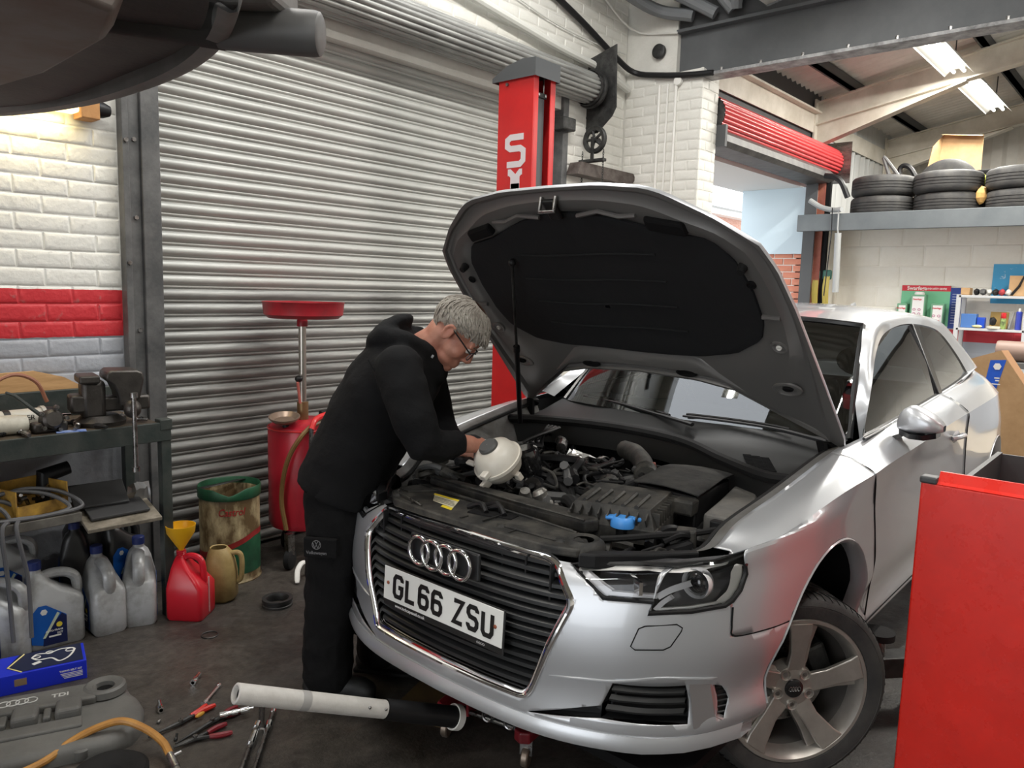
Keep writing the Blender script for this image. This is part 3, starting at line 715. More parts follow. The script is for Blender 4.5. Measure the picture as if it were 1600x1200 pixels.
for s in (1, -1):
    M_ = np.array([1, s, 1])
    loops = crom(np.array([w_, mid, o_]), 5)
    MB().strip([list(l*M_) for l in loops]).build('side_frame', m_paint, car, ang=50)
    # black seal and chrome-less trim round the glass
    MB().strip([list(w_*M_), list((w_*.965+w_.mean(0)*.035+np.array([0,-.006,0]))*M_)]).build('window_seal', m_trim, car)
    g = MB(); q = w_*.985+w_.mean(0)*.015+np.array([0, -.006, 0]); g.add([tuple(p*M_) for p in q]+[tuple(q.mean(0)*M_+np.array([0, .012*s, 0]))], [(i, (i+1) % len(q), len(q)) for i in range(len(q))])
    g.build('side_window', m_glass, car, ang=60)
    bp = [(-1.80,.583,1.334),(-1.905,.588,1.325),(-1.80,.746,1.002),(-1.735,.746,1.002)]
    e = np.array([0, .006, .003])
    MB().add([tuple((np.array(p)+e)*M_) for p in bp]+[tuple((np.array(p)-e*4)*M_) for p in bp], [(0,1,2,3),(4,5,6,7),(0,1,5,4),(1,2,6,5),(2,3,7,6),(3,0,4,7)]).build('window_pillar', m_trim, car, smooth=False, bevel=.003)
    MB().tube([tuple((np.array(p)+np.array([0, .004, -.006]))*M_) for p in crom([WIN[0], WIN[12], WIN[11], WIN[10], WIN[9]], 5)], .006, 6).build('waist_trim', m_trim, car)
RS = [(-1.12,.56,1.34,-1.03,1.368),(-1.5,.50,1.382,-1.48,1.416),(-1.84,.49,1.392,-1.84,1.424),(-2.2,.48,1.382,-2.2,1.414),(-2.55,.485,1.347,-2.6,1.38),(-2.74,.50,1.29,-2.86,1.34)]
net = [[(lerp(xc, xe, abs(t)**1.5), ye*t, zc-(zc-ze)*abs(t)**2.2) for t in (-1,-.75,-.5,-.25,0,.25,.5,.75,1)] for xe, ye, ze, xc, zc in RS]
roof = MB().grid(surf(np.array(net), 6, 3)).build('roof', m_paint, car, ang=60)
an = MB(); an.add([(-2.62,-.02,1.375),(-2.62,.02,1.375),(-2.80,.018,1.355),(-2.80,-.018,1.355),(-2.78,0,1.43),(-2.70,0,1.42)], [(0,1,2,3),(0,5,4,3),(1,5,4,2),(0,1,5),(3,2,4)]); an.build('aerial_fin', m_paint, roof, ang=60)
SB = [(-.45,0,.93),(-.465,.25,.932),(-.50,.45,.93),(-.57,.62,.922),(-.632,.69,.915)]
SH = [(-1.03,0,1.366),(-1.04,.2,1.362),(-1.065,.38,1.354),(-1.10,.51,1.343),(-1.118,.558,1.338)]
full = lambda L_: [(x, -y, z) for x, y, z in L_[:0:-1]]+list(L_)
b_, h_ = np.array(full(SB)), np.array(full(SH))
rows = []
for t in np.linspace(0, 1, 6):
    k = t*(1-t)*4; rows.append(b_*(1-t)+h_*t+np.array([.014*k, 0, .022*k])*1.0)
# pull the edges on to the pillar line
WS = surf(np.array(rows), 3, 4)
MB().grid(WS).build('windscreen', m_screen, car, ang=60)
fr_ = MB()
for side in (0, -1):
    fr_.tube([tuple(p) for p in WS[:, side]], .012, 6)
fr_.tube([tuple(p) for p in WS[-1]], .012, 6)
fr_.build('windscreen_frit', m_trim, car)
# A pillar fillet between screen edge and side frame is closed by a cheek
ra = [(-2.66,.50,1.31),(-2.75,.566,1.20),(-2.84,.682,1.04),(-3.22,.66,.98)]
MB().grid(np.array([[(x-.04*(1-t*t), y*t, z+.02*(1-t*t)) for t in np.linspace(-1, 1, 9)] for x, y, z in ra])).build('rear_hatch', m_paint, car, ang=60)
# ---- panel gaps
def gap(pts, n=4, r=.0028):
    for s in (1, -1):
        MB().tube([(x, y*s, z) for x, y, z in crom(pts, n)], r, 5).build('panel_gap', m_blackrough, car)
def onside(x, z):
    a = np.concatenate([GL.reshape(-1, 3), GU.reshape(-1, 3)]); a = a[a[:, 1] > .5]
    d = (a[:, 0]-x)**2+(a[:, 2]-z)**2; i = np.argsort(d)[:4]; w = 1/(d[i]+1e-6); return (x, float((a[i, 1]*w).sum()/w.sum())+.0005, z)
gap([onside(seamx(z), z) for z in (.905,.88,.85,.75,.65,.55,.45,.33)])
gap([onside(-1.76, z) for z in (.99,.95,.92,.85,.75,.65,.55,.45,.33)])
gap([(.549,.787,.628),(.551,.788,.575),(.54,.794,.547),(.43,.839,.546),(.338,.861,.546)])
gap([onside(x, .305) for x in (-.36,-.7,-1.1,-1.5,-1.9,-2.2)])
# wheel arch lips and liners
for nm, (cx_, cz_, rr) in (('f', (.03,.36,.355)), ('r', (-2.60,.36,.352))):
    for s in (1, -1):
        th = np.linspace(-.16, math.pi+.16, 33)
        a_ = []; b2 = []; c3 = []; d4 = []
        for t in th:
            x, z = cx_+rr*math.cos(t), cz_+rr*math.sin(t); p = onside(x, max(z, .3)); y = p[1]
            a_.append((x, y*s, z)); b2.append((cx_+(rr-.004)*math.cos(t), (y+.004)*s, cz_+(rr-.004)*math.sin(t)))
            c3.append((cx_+(rr-.016)*math.cos(t), (y-.004)*s, cz_+(rr-.016)*math.sin(t))); d4.append((cx_+(rr-.016)*math.cos(t), (y-.05)*s, cz_+(rr-.016)*math.sin(t)))
        MB().strip([a_, b2, c3, d4], closed=False).build('arch_lip', m_paint, car, ang=60)
        e5 = [(cx_+(rr-.005)*math.cos(t), .80*s, cz_+(rr-.005)*math.sin(t)) for t in th]; f6 = [(cx_+(rr+.01)*math.cos(t), .48*s, cz_+(rr+.01)*math.sin(t)) for t in th]
        g7 = [(cx_, .48*s, cz_) for t in th]
        MB().strip([d4, e5, f6, g7], closed=False).build('arch_liner', m_blackrough, car, ang=50)
# ---- grille
def hex_base():
    P = [(.0,.722),(.345,.716),(.375,.70),(.447,.612),(.34,.325),(.325,.312),(0,.312)]
    loop = P+[(-y, z) for y, z in P[-2:0:-1]]
    out = []
    for i in range(len(loop)):
        y0, z0 = loop[i]; y1, z1 = loop[(i+1) % len(loop)]; m_ = max(2, int(math.hypot(y1-y0, z1-z0)/.012))
        out += [(lerp(y0, y1, t/m_), lerp(z0, z1, t/m_)) for t in range(m_)]
    for _ in range(3): out = [(.25*out[i-1][0]+.5*out[i][0]+.25*out[(i+1) % len(out)][0], .25*out[i-1][1]+.5*out[i][1]+.25*out[(i+1) % len(out)][1]) for i in range(len(out))]
    return out
HXB = hex_base(); HXX = [fx(y, min(.71, max(z, .315))) for y, z in HXB]
def smooth_list(a, k=4):
    for _ in range(k): a = [.25*a[i-1]+.5*a[i]+.25*a[(i+1) % len(a)] for i in range(len(a))]
    return a
HXX = smooth_list(HXX)
def hexloop(d, dx):
    n = len(HXB); out = []
    for i in range(n):
        a, b = HXB[i-3], HXB[(i+3) % n]; t = (b[0]-a[0], b[1]-a[1]); L0 = math.hypot(*t); nn = (t[1]/L0, -t[0]/L0)
        if nn[0]*(0-HXB[i][0])+nn[1]*(.52-HXB[i][1]) < 0: nn = (-nn[0], -nn[1])
        out.append((HXX[i]+dx, HXB[i][0]+nn[0]*d, HXB[i][1]+nn[1]*d))
    return out
gf = MB().strip([hexloop(-.006, -.010), hexloop(-.005, .004), hexloop(-.001, .010), hexloop(.005, .010), hexloop(.008, .004), hexloop(.012, .001), hexloop(.019, .0), hexloop(.021, -.006), hexloop(.022, -.04)]).build('grille_frame', m_chrome, car, ang=50)
m_slat = mat('grille_black', (.013,.014,.015), .42)
def hexhalf(z): # half width of the opening at height z
    if z > .612: return lerp(.445, .36, (z-.612)/(.72-.612))
    return lerp(.34, .445, (z-.312)/(.30))
for zc in (.682, .628, .574, .520, .466, .412, .358):
    for dz in (.0125, -.0125):
        z = zc+dz; hw_ = hexhalf(z)-.018
        sec = []
        for y in np.linspace(-hw_, hw_, 25):
            x = fx(y, min(max(z, .33), .68))-.020-.012*(abs(y)/.45)**3
            sec.append([(x-.006, y, z+.0095), (x+.006, y, z+.002), (x+.007, y, z-.008), (x-.03, y, z-.006), (x-.03, y, z+.0095)])
        MB().grid(np.array(sec), closed_v=True).build('slat', m_slat, gf, ang=40)
for y in np.linspace(-.36, .36, 9):
    MB().box(.78, .80, y-.003, y+.003, .335, .70).build('divider', m_slat, gf, smooth=False)
bp_ = MB(); bp_.box(.70, .72, -.46, .46, .28, .71); bp_.build('backing', m_blackrough, car, smooth=False)
# four interlocked chrome rings
rg = MB()
for i in range(4):
    a = -.0885+.059*i
    P = [(.884+(.0015 if i % 2 else 0), a+.0435*math.cos(t), .648+.0435*math.sin(t)) for t in np.linspace(0, 2*math.pi, 41)[:-1]]
    MB().tube(P, .0068, 10, closed=True).build('ring', m_chrome, gf, ang=60)
MB().box(.855, .868, -.15, .15, .605, .69).build('badge_mount', m_slat, gf, smooth=False, bevel=.008)
# number plate
pl = MB().obox((.874, 0, .491), (.006, .526, .133), rotm(0, -.05, 0)).build('number_plate', mat('plate_black', (.015,.015,.015), .4), car, smooth=False, bevel=.004)
MB().obox((.8785, 0, .5005), (.003, .518, .109), rotm(0, -.05, 0)).build('plate_face', mat('plate_white', (.86,.87,.84), .3), pl, smooth=False, bevel=.004)
GLY = {'G': [[(1,.78),(1,.86),(.82,1),(.2,1),(0,.84),(0,.16),(.2,0),(.82,0),(1,.16),(1,.48),(.55,.48)]], 'L': [[(0,1),(0,0),(1,0)]],
 '6': [[(1,.8),(1,.86),(.82,1),(.2,1),(0,.84),(0,.16),(.2,0),(.8,0),(1,.16),(1,.4),(.8,.56),(.2,.56),(0,.44)]], 'Z': [[(0,1),(1,1),(0,0),(1,0)]],
 'S': [[(1,.8),(1,.86),(.82,1),(.2,1),(0,.86),(0,.68),(.2,.54),(.8,.5),(1,.36),(1,.16),(.8,0),(.2,0),(0,.16),(0,.22)]], 'U': [[(0,1),(0,.16),(.2,0),(.8,0),(1,.16),(1,1)]]}
def stroke(mb, pts, w, F, d=.001):
    P = [Vector((a, b)) for a, b in pts]; L_, R_ = [], []
    for i, p in enumerate(P):
        a = (p-P[i-1]).normalized() if i else (P[1]-p).normalized(); b = (P[i+1]-p).normalized() if i < len(P)-1 else a
        n1 = Vector((-a.y, a.x)); n2 = Vector((-b.y, b.x)); n = (n1+n2); n = n.normalized() if n.length > 1e-6 else n1
        k = min(1.6, 1/max(.3, n.dot(n1))); L_.append(p+n*w/2*k); R_.append(p-n*w/2*k)
    for i in range(len(P)-1):
        mb.prism([L_[i], R_[i], R_[i+1], L_[i+1]], 0, d, F)
pos = -.213; m_ink = mat('plate_ink', (.008,.008,.008), .4); F = frame((.8812, 0, .5005), (0, 1, 0), (-.05, 0, 1)); hgt = .079; wd = .05
for ch in 'GL66 ZSU':
    if ch == ' ': pos += .033; continue
    lt = MB()
    for st in GLY[ch]: stroke(lt, [(pos+.007+a*(wd-.014), -hgt/2+.007+b*(hgt-.014)) for a, b in st], .014, F)
    pos += wd+.0095; lt.build('character', m_ink, pl, smooth=False)
for y in (-.237, .232): MB().ball((.8815, y, .503), (.003, .006, .006)).build('screw', mat('rusty_screw', (.28,.08,.04), .6), pl)
wt = mat('print_white', (.8,.8,.8), .5)
text('www.inchcapeaudi.co.uk', .014, wt, pl, frame((.8795, -.135, .4335), (0, 1, 0), (-.05, 0, 1)), bold=.0004)
text('OOOO', .010, wt, pl, frame((.8795, .175, .4335), (0, 1, 0), (-.05, 0, 1)))
# bumper details: fog grilles, blades, washer flaps, splitter
def onfront(y, z, d=0.): return (fx(y, z)+d, y, z)
for s in (1, -1):
    fgm = MB()
    fgm.strip([[(fx(y, z)-.004, y*s, z) for y, z in FOG[::1]], [(fx(y, z)-.05, y*s, z) for y, z in FOG]]); fgm.add([(fx(y, z)-.05, y*s, z) for y, z in FOG], [tuple(range(5))])
    fgm.strip([[(fx(y, z)-.004, y*s, z) for y, z in FOG2], [(fx(y, z)-.03, y*s, z) for y, z in FOG2]]); fgm.add([(fx(y, z)-.03, y*s, z) for y, z in FOG2], [tuple(range(5))])
    fg = fgm.build('fog_grille', m_slat, car, smooth=False)
    for z0, z1 in ((.392,.402), (.364,.374), (.335,.345)):
        ya = lerp(.545, .558, (z0-.34)/.06)
        MB().grid(np.array([[(fx(y, z0)-.012, y*s, z1), (fx(y, z0)-.002, y*s, z0), (fx(y, z0)-.004, y*s, z0-.006), (fx(y, z0)-.03, y*s, z0-.004)] for y in np.linspace(ya, .708, 8)]), closed_v=True).build('fin', m_slat, fg, ang=40)
    bl = [(.719,.418),(.754,.411),(.763,.315),(.776,.300),(.776,.262),(.732,.29)]
    MB().strip([[(fx(y, z)+.002, y*s, z) for y, z in bl], [(fx(y, z)-.02, y*s, z) for y, z in bl]]).add([(fx(y, z)+.002, y*s, z) for y, z in bl], [tuple(range(6))]).build('bumper_blade', mat('blade_grey', (.36,.35,.35), .35, .5), car, ang=30)
    MB().add([(fx(y, z)-.03, y*s, z) for y, z in VENT], [tuple(range(5))]).build('vent_mesh', m_slat, car, smooth=False)
    for z in (.395,.38,.365,.35,.335,.32): MB().tube([(fx(.757, z)-.012, .757*s, z), (fx(.775, z)-.012, .776*s, z)], .003, 5).build('vent_bar', m_slat, car)
    ws_ = [(.599,.523),(.612,.572),(.625,.58),(.69,.589),(.702,.580),(.700,.570),(.683,.530),(.67,.521),(.61,.516)]
    MB().tube([(fx(y, z)+.0016, y*s, z) for y, z in ws_], .0018, 5, closed=True).build('washer_flap', m_blackrough, car)
    MB().tube([(fx(y, z)+.0005, y*s, z) for y, z in crom([(.393,.398),(.48,.41),(.564,.419),(.66,.44),(.72,.437),(.767,.428)], 4)], [.001]+[.004]*19+[.001], 6).build('bumper_crease', m_paint, car)
lip = []
for y in np.linspace(-.80, .80, 41):
    b0 = fx(y, .27); lip.append([(b0+.004, y, .268), (b0+.016, y, .245), (b0+.012, y, .226), (b0-.06, y, .222), (b0-.06, y, .262)])
MB().grid(np.array(lip), closed_v=True).build('splitter', m_paint, car, ang=50)
# ---- headlamp internals (sub-parts of each lens)
m_lin = mat('lamp_grey', (.66,.66,.67), .32, .2); m_lbl = mat('lamp_dark', (.075,.075,.08), .25, .3); m_drl = mat('lamp_drl', (.93,.92,.88), .3)
for s in (1, -1):
    L_ = LAMPS[s]
    outl = [(.408,.703),(.547,.722),(.656,.733),(.74,.744),(.786,.758),(.797,.735),(.799,.715),(.793,.672),(.783,.646),(.772,.634),(.714,.623),(.626,.613),(.634,.643),(.516,.637)]
    P3 = [(fx(y, z), y*s, z) for y, z in outl]
    MB().tube(P3, .0075, 6, closed=True).build('lamp_seal', m_trim, L_)
    back = [(fx(y, z)-.06, y*s*.99, z) for y, z in outl]
    hb = MB(); hb.strip([[(fx(y, z)-.004, y*s, z) for y, z in outl], back]); cb = np.mean(back, 0); hb.add(back+[tuple(cb)], [(i, (i+1) % len(back), len(back)) for i in range(len(back))])
    hb.build('lamp_housing', m_lbl, L_, smooth=False)
    def rib(pts, w, d, m_, nm, t=.012):
        g = []
        P = crom(pts, 4)
        for i in range(len(P)):
            a = P[max(0, i-1)]; b = P[min(len(P)-1, i+1)]; tt = np.array(b)-np.array(a); tt /= np.linalg.norm(tt); nn = np.array([-tt[1], tt[0]])
            q1 = P[i]+nn*w/2; q2 = P[i]-nn*w/2
            xa = fx(*q1)-d; xb = fx(*q2)-d
            g.append([(xa, q1[0]*s, q1[1]), (xb, q2[0]*s, q2[1]), (xb-t, q2[0]*s, q2[1]), (xa-t, q1[0]*s, q1[1])])
        MB().grid(np.array(g), closed_v=True).build(nm, m_, L_, ang=30)
    rib([(.425,.696),(.53,.710),(.65,.722),(.745,.735)], .014, .010, m_drl, 'light_bar')
    rib([(.43,.690),(.475,.668),(.522,.646)], .020, .014, m_lin, 'light_bar')
    rib([(.522,.648),(.575,.651),(.635,.653)], .010, .012, m_lin, 'light_bar')
    rib([(.635,.652),(.66,.672),(.70,.692)], .016, .014, m_lin, 'light_bar')
    rib([(.637,.620),(.650,.640),(.665,.655)], .012, .010, m_lin, 'light_bar')
    rib([(.64,.620),(.70,.628),(.758,.640)], .009, .010, m_drl, 'light_bar')
    rib([(.760,.640),(.779,.675),(.780,.735)], .018, .012, m_drl, 'light_bar')
    xr = fx(.71, .69)
    MB().lathe([(.034,0),(.040,.01),(.043,.0),(.040,-.02)], 28, (xr-.028, .705*s, .688), rotm(0, math.pi/2, 0)@rotm(0,0,0)).build('projector_ring', m_lin, L_)
    MB().ball((xr-.032, .705*s, .688), (.022, .033, .033)).build('projector', mat('projector_glass', (.01,.01,.012), .03, coat=1.), L_)
    MB().obox((fx(.56,.68)-.03, .56*s, .682), (.01, .13, .035), rotm(0, 0, -s*.6)).build('reflector', m_chrome, L_, smooth=False)
# ---- door mirror and handle
for s in (1, -1):
    mr_ = MB(); secs = []
    for (y, zc, hx, hz, up_) in [(.822,.985,.020,.018,.5),(.832,.992,.055,.050,.8),(.862,1.000,.075,.066,1.),(.90,1.000,.080,.062,.92),(.94,.996,.078,.050,.80),(.972,.990,.066,.038,.66),(.985,.986,.030,.020,.5)]:
        ring_ = []
        for a in np.linspace(0, 2*math.pi, 21)[:-1]:
            ca, sa = math.cos(a), math.sin(a)
            ring_.append((-.765+hx*(math.copysign(abs(ca)**.55, ca))*(1 if ca > 0 else -.0+.45), y*s, zc+hz*math.copysign(abs(sa)**.7, sa)*(up_ if sa > 0 else .70)))
        secs.append(ring_)
    mo = MB().strip(secs).build('door_mirror', m_paint, car, ang=60, sub=1)
    MB().strip([[(x+.004 if x > -.76 else x, y+(.002*s), z-.0) for x, y, z in r_ if z < .985] for r_ in []] or [[(0,0,0)]*3, [(0,0,0)]*3]) if False else None
    lo_ = []
    for y, zc, hx in [(.84,.955,.05),(.88,.944,.07),(.93,.944,.068),(.968,.955,.05)]:
        lo_.append([(-.76+hx*1.02, y*s, zc+.014), (-.76+hx*.9, y*s, zc-.006), (-.76-hx*.5, y*s, zc-.006), (-.76-hx*.66, y*s, zc+.014)])
    MB().strip(lo_).add(lo_[0], [(0,1,2,3)]).add(lo_[-1], [(0,1,2,3)]).build('mirror_base', m_trim, mo, ang=40)
    MB().strip([[(-.70,.80*s,.905),(-.77,.80*s,.905),(-.79,.80*s,.93),(-.72,.80*s,.93)], [(-.71,.86*s,.945),(-.78,.86*s,.945),(-.79,.86*s,.958),(-.715,.86*s,.958)], [(-.71,.90*s,.95),(-.78,.90*s,.95),(-.785,.90*s,.96),(-.715,.90*s,.96)]]).build('mirror_stalk', m_trim, mo, ang=40)
    MB().tube(crom([(-1.44,.882*s,.842),(-1.47,.905*s,.848),(-1.56,.908*s,.846),(-1.62,.888*s,.838)], 5), .011, 8).build('door_handle', m_paint, car)
    MB().ball((-1.53, .874*s, .842), (.075, .012, .03)).build('handle_cup', m_paint, car)
# ================================================================== bonnet, wheels, engine bay, cabin
BA = math.radians(45.5)
def BN(s, y, n=0.): return (-.42+s*math.cos(BA)-n*math.sin(BA), y, .926+s*math.sin(BA)+n*math.cos(BA))
BO = [(1.215,0),(1.212,.2),(1.188,.36),(1.16,.42),(1.07,.545),(.955,.665),(.86,.695),(.69,.715),(.34,.735),(.02,.75),(-.02,.735),(.03,.70),(.10,.655),(.185,.56),(.25,.44),(.30,.25),(.315,0)]
BP = [(1.09,0),(1.085,.08),(1.06,.19),(1.03,.27),(.99,.37),(.965,.49),(.88,.55),(.75,.575),(.62,.575),(.53,.545),(.455,.44),(.428,.3),(.424,0)]
def star(half, n=120, c=.66):
    P = half+[(s, -y) for s, y in half[-2:0:-1]]; out = []
    for i in range(n):
        a = 2*math.pi*i/n; d = (math.cos(a), math.sin(a)); best = 0
        for (s0, y0), (s1, y1) in zip(P, P[1:]+P[:1]):
            ex, ey = s1-s0, y1-y0; den = d[0]*ey-d[1]*ex
            if abs(den) < 1e-9: continue
            t = ((s0-c)*ey-y0*ex)/den; u = ((s0-c)*d[1]-y0*d[0])/den
            if t > 0 and -1e-6 <= u <= 1+1e-6: best = max(best, t)
        out.append((c+d[0]*best, d[1]*best))
    return out
so, sp_ = star(BO), star(BP)
bul = lambda k: .040*(1-k**2.5)
mb = MB(); loops = []
for k in (1., .985, .93, .8, .6, .4, .2, .02):
    loops.append([BN(.66+(s-.66)*k, y*k, bul(k)+.004) for s, y in so])
loops = [[BN(s, y, -.010) for s, y in so], [BN(.66+(s-.66)*1.002, y*1.002, -.003) for s, y in so]]+loops
bon = MB().strip(loops).build('bonnet', m_paint, car, ang=40)
prof = [(0,-.011),(.05,-.013),(.09,-.013),(.13,-.001),(.20,.002),(.30,-.004),(.40,-.016),(.62,-.018),(.80,-.010),(.93,.004),(1.05,.008)]
loops = [[BN(lerp(a[0], b[0], t), lerp(a[1], b[1], t), n+.012*t) for a, b in zip(so, sp_)] for t, n in prof]
MB().strip(loops).build('inner_frame', m_paintin, bon, ang=25)
m_pad = mat('bonnet_felt', (.006,.0065,.008), .85, bump=.5, bscale=9)
loops = [[BN(.66+(s-.66)*k, y*k, h+.004*math.sin(11*s*k)*math.sin(9*y*k)) for s, y in sp_] for k, h in ((1.025,.014),(1.02,.006),(.99,.002),(.95,.004),(.85,.0),(.7,.006),(.5,.003),(.3,.006),(.02,.004))]
MB().strip(loops).build('sound_pad', m_pad, bon, ang=50)
for s in (.56, .68, .80, .92): MB().tube([BN(s, y, .0+.004*math.sin(y*13)) for y in np.linspace(-.32, .30, 9)], .004, 5).build('pad_seam', m_pad, bon)
def blob(s, y, a, b, h, m_, nm): # shallow dish on the frame
    MB().lathe([(1,.0),(.95,-.4),(.7,-.6),(.55,-.2),(.01,-.15)], 20).v
    q = MB().lathe([(1,.0),(.95,-.5),(.75,-.7),(.6,-.3),(.01,-.2)], 20)
    q.v = [BN(s+x*a, y+yy*b, -.008+z*h) for x, yy, z in q.v]; q.build(nm, m_, bon, ang=50)
for sg in (1, -1):
    blob(.305, .60*sg, .035, .055, .012, m_paintin, 'boss'); blob(.31, .605*sg, .012, .02, .016, m_blackrough, 'hole')
    blob(.335, .22*sg, .020, .045, .006, m_blackrough, 'drain_slot')
    blob(.52, .622*sg, .03, .03, .010, m_paintin, 'boss'); blob(.52, .622*sg, .010, .010, .014, m_white, 'hole')
    blob(.80, .60*sg, .016, .016, .012, m_blackrough, 'plug')
    MB().cyl(BN(.872, .592*sg, -.005), BN(.872, .592*sg, -.035), .017, .012, n=12).build('buffer', m_rubber, bon)
    q = MB().obox((0,0,0), (.05,.13,.03)); q.v = [BN(1.045+x+yy*.25*-sg*sg, (.39+yy)*sg, -.012+z) for x, yy, z in q.v]; q.build('lamp_guide', m_blackrough, bon, smooth=False, bevel=.01)
    q = MB().tube([(1.10,.08,-.016),(1.115,.17,-.018),(1.09,.24,-.018),(1.09,.30,-.016)], .008, 6); q.v = [BN(x, yy*sg, z+.002) for x, yy, z in q.v]; q.build('rib', m_paintin, bon)
    q = MB().tube([(.66,.60,-.010),(.66,.66,-.012)], .009, 6); q.v = [BN(x, yy*sg, z) for x, yy, z in q.v]; q.build('rib', m_paintin, bon)
    q = MB().tube([(.0,.70,-.01),(.06,.68,-.04),(-.03,.70,-.09)], .02, 8); q.v = [BN(x, yy*sg, z) for x, yy, z in q.v]; q.build('hinge_arm', m_blackrough, bon)
q = MB().tube([(1.18,-.03,-.01),(1.15,-.03,-.05),(1.15,.03,-.05),(1.18,.03,-.01)], .007, 8); q.v = [BN(*p) for p in q.v]; q.build('latch_striker', m_steel, bon)
q = MB().obox((1.135, 0, -.02), (.08,.05,.02)); q.v = [BN(*p) for p in q.v]; q.build('latch_hook', m_black, bon, smooth=False, bevel=.008)
# gas strut holding it up
st_ = MB().cyl((-.16,-.58,.865), (.03,-.45,1.21), .011, n=12).build('bonnet_strut', m_black, car)
MB().cyl((.03,-.45,1.21), (.222,-.32,1.555), .006, n=10).build('strut_rod', m_darksteel, st_)
MB().ball((.222,-.32,1.555), .015).build('strut_ball', m_black, st_); MB().cyl((.024,-.454,1.20),(.036,-.446,1.222), .014, n=12).build('strut_collar', m_black, st_)

# ---- wheels
m_alloy = mat('alloy', (.50,.475,.44), .33, .75, col2=(.40,.37,.34), nscale=12)
m_tyre = mat('tyre', (.020,.020,.021), .7, col2=(.045,.043,.04), nscale=10, bump=.2, bscale=90)
def wheel(loc, rz, spin=0., name='wheel'):
    w = MB().lathe([(.235,.098),(.243,.106),(.240,.111),(.230,.110),(.224,.100),(.217,.085),(.210,.055)], 56, r=rotm(-math.pi/2, 0, 0)).build(name, m_alloy, car, ang=40, loc=loc, rot=(0, 0, rz))
    MB().lathe([(.210,.055),(.203,-.02),(.20,-.09),(.215,-.105),(.235,-.108)], 48, r=rotm(-math.pi/2, 0, 0)).build('barrel', mat('barrel_grey', (.10,.092,.085), .6, .3), w, ang=40)  # inner barrel in a darker grey than the rim lip
    tp = [(.238,.100),(.246,.110),(.266,.116),(.285,.117),(.287,.1155),(.289,.117),(.300,.112),(.308,.104),(.313,.093),(.316,.075)]
    for g in (.045, 0, -.045): tp += [(.3165, g+.012), (.3165, g+.006), (.308, g+.005), (.308, g-.005), (.3165, g-.006)]
    tp += [(.316,-.075),(.308,-.104),(.285,-.117),(.246,-.109),(.238,-.10)]
    ty = MB().lathe(tp, 72, r=rotm(-math.pi/2, 0, 0)).build('tyre', m_tyre, w, ang=30)
    gm = MB()
    for k in range(72):
        a = 2*math.pi*k/72
        for sgn in (1, -1):
            p0 = (.3175, sgn*.052, a); p1 = (.3175, sgn*.085, a+.05); p2 = (.308, sgn*.105, a+.07)
            gm.tube([(r*math.cos(t), y, r*math.sin(t)) for r, y, t in (p0, p1, p2)], .0016, 4)
    o = gm.build('tread_sipes', m_blackrough, ty); o['kind'] = 'stuff'
    for k in range(5):
        t0 = spin+2*math.pi*k/5
        M4 = Matrix.Rotation(-t0, 4, 'Y')
        # spoke: swept blade in the wheel face, wide step on one flank
        def blade(pts, y0, y1, nm, bev):
            q = MB(); n = len(pts)
            q.add([M4 @ Vector((x, y0(x), z)) for x, z in pts]+[M4 @ Vector((x, y1(x), z)) for x, z in pts], [tuple(range(n-1,-1,-1)), tuple(range(n, 2*n))]+[(i, (i+1) % n, (i+1) % n+n, i+n) for i in range(n)])
            q.build(nm, m_alloy, w, ang=30, bevel=bev)
        blade([(.045,-.036),(.07,-.027),(.12,-.024),(.20,-.042),(.2255,-.055),(.2295,.028),(.20,.034),(.12,.030),(.07,.034),(.045,.036)], lambda x: .062+.028*(x/.21)**2, lambda x: .082+.024*(x/.21)**2, 'spoke', .004)
        blade([(.06,.026),(.12,.024),(.219,.030),(.217,.064),(.15,.050),(.08,.046)], lambda x: .030+.02*(x/.21), lambda x: .062+.02*(x/.21), 'spoke_step', .003)
        a = t0+math.pi/5
        MB().lathe([(.001,.074),(.010,.074),(.012,.080),(.0145,.089),(.017,.090),(.017,.05)], 16, r=rotm(-math.pi/2,0,0), loc=(.056*math.cos(a), 0, .056*math.sin(a))).build('bolt_hole', m_alloy, w)
        MB().lathe([(.001,.086),(.008,.086),(.009,.078),(.009,.06)], 6, r=rotm(-math.pi/2,0,0), loc=(.056*math.cos(a), 0, .056*math.sin(a))).build('wheel_bolt', m_steel, w)
    MB().lathe([(.001,.084),(.06,.084),(.074,.082),(.078,.06),(.078,.03)], 40, r=rotm(-math.pi/2,0,0)).build('hub', m_alloy, w)
    cap = MB().lathe([(.001,.092),(.026,.092),(.030,.090),(.031,.084)], 32, r=rotm(-math.pi/2,0,0)).build('centre_cap', m_trim, w)
    for i in range(4):
        MB().tube([(-.0135+.009*i+.0068*math.cos(t), .0925, .0068*math.sin(t)) for t in np.linspace(0, 2*math.pi, 17)[:-1]], .0011, 6, closed=True).build('ring', m_chrome, cap)
    MB().lathe([(.06,.01),(.150,.012),(.150,-.012),(.06,-.01)], 40, r=rotm(-math.pi/2,0,0)).build('brake_disc', m_steel, w)
    MB().obox((-.12,.0,.05), (.07,.07,.14), rotm(0,.4,0)).build('brake_caliper', m_darksteel, w, smooth=False, bevel=.012)
    MB().cyl((0,-.11,0),(0,.06,0), .06, n=20).build('axle_hub', m_darksteel, w)
    return w
th = math.radians(40)
wheel((.061-.092*math.sin(th), .796-.092*math.cos(th), .207), -th, .35)
wheel((-2.60, .765, .207), 0, .1)
wheel((.0, -.765, .207), math.pi-th*.9, .6); wheel((-2.60, -.765, .207), math.pi, .2)

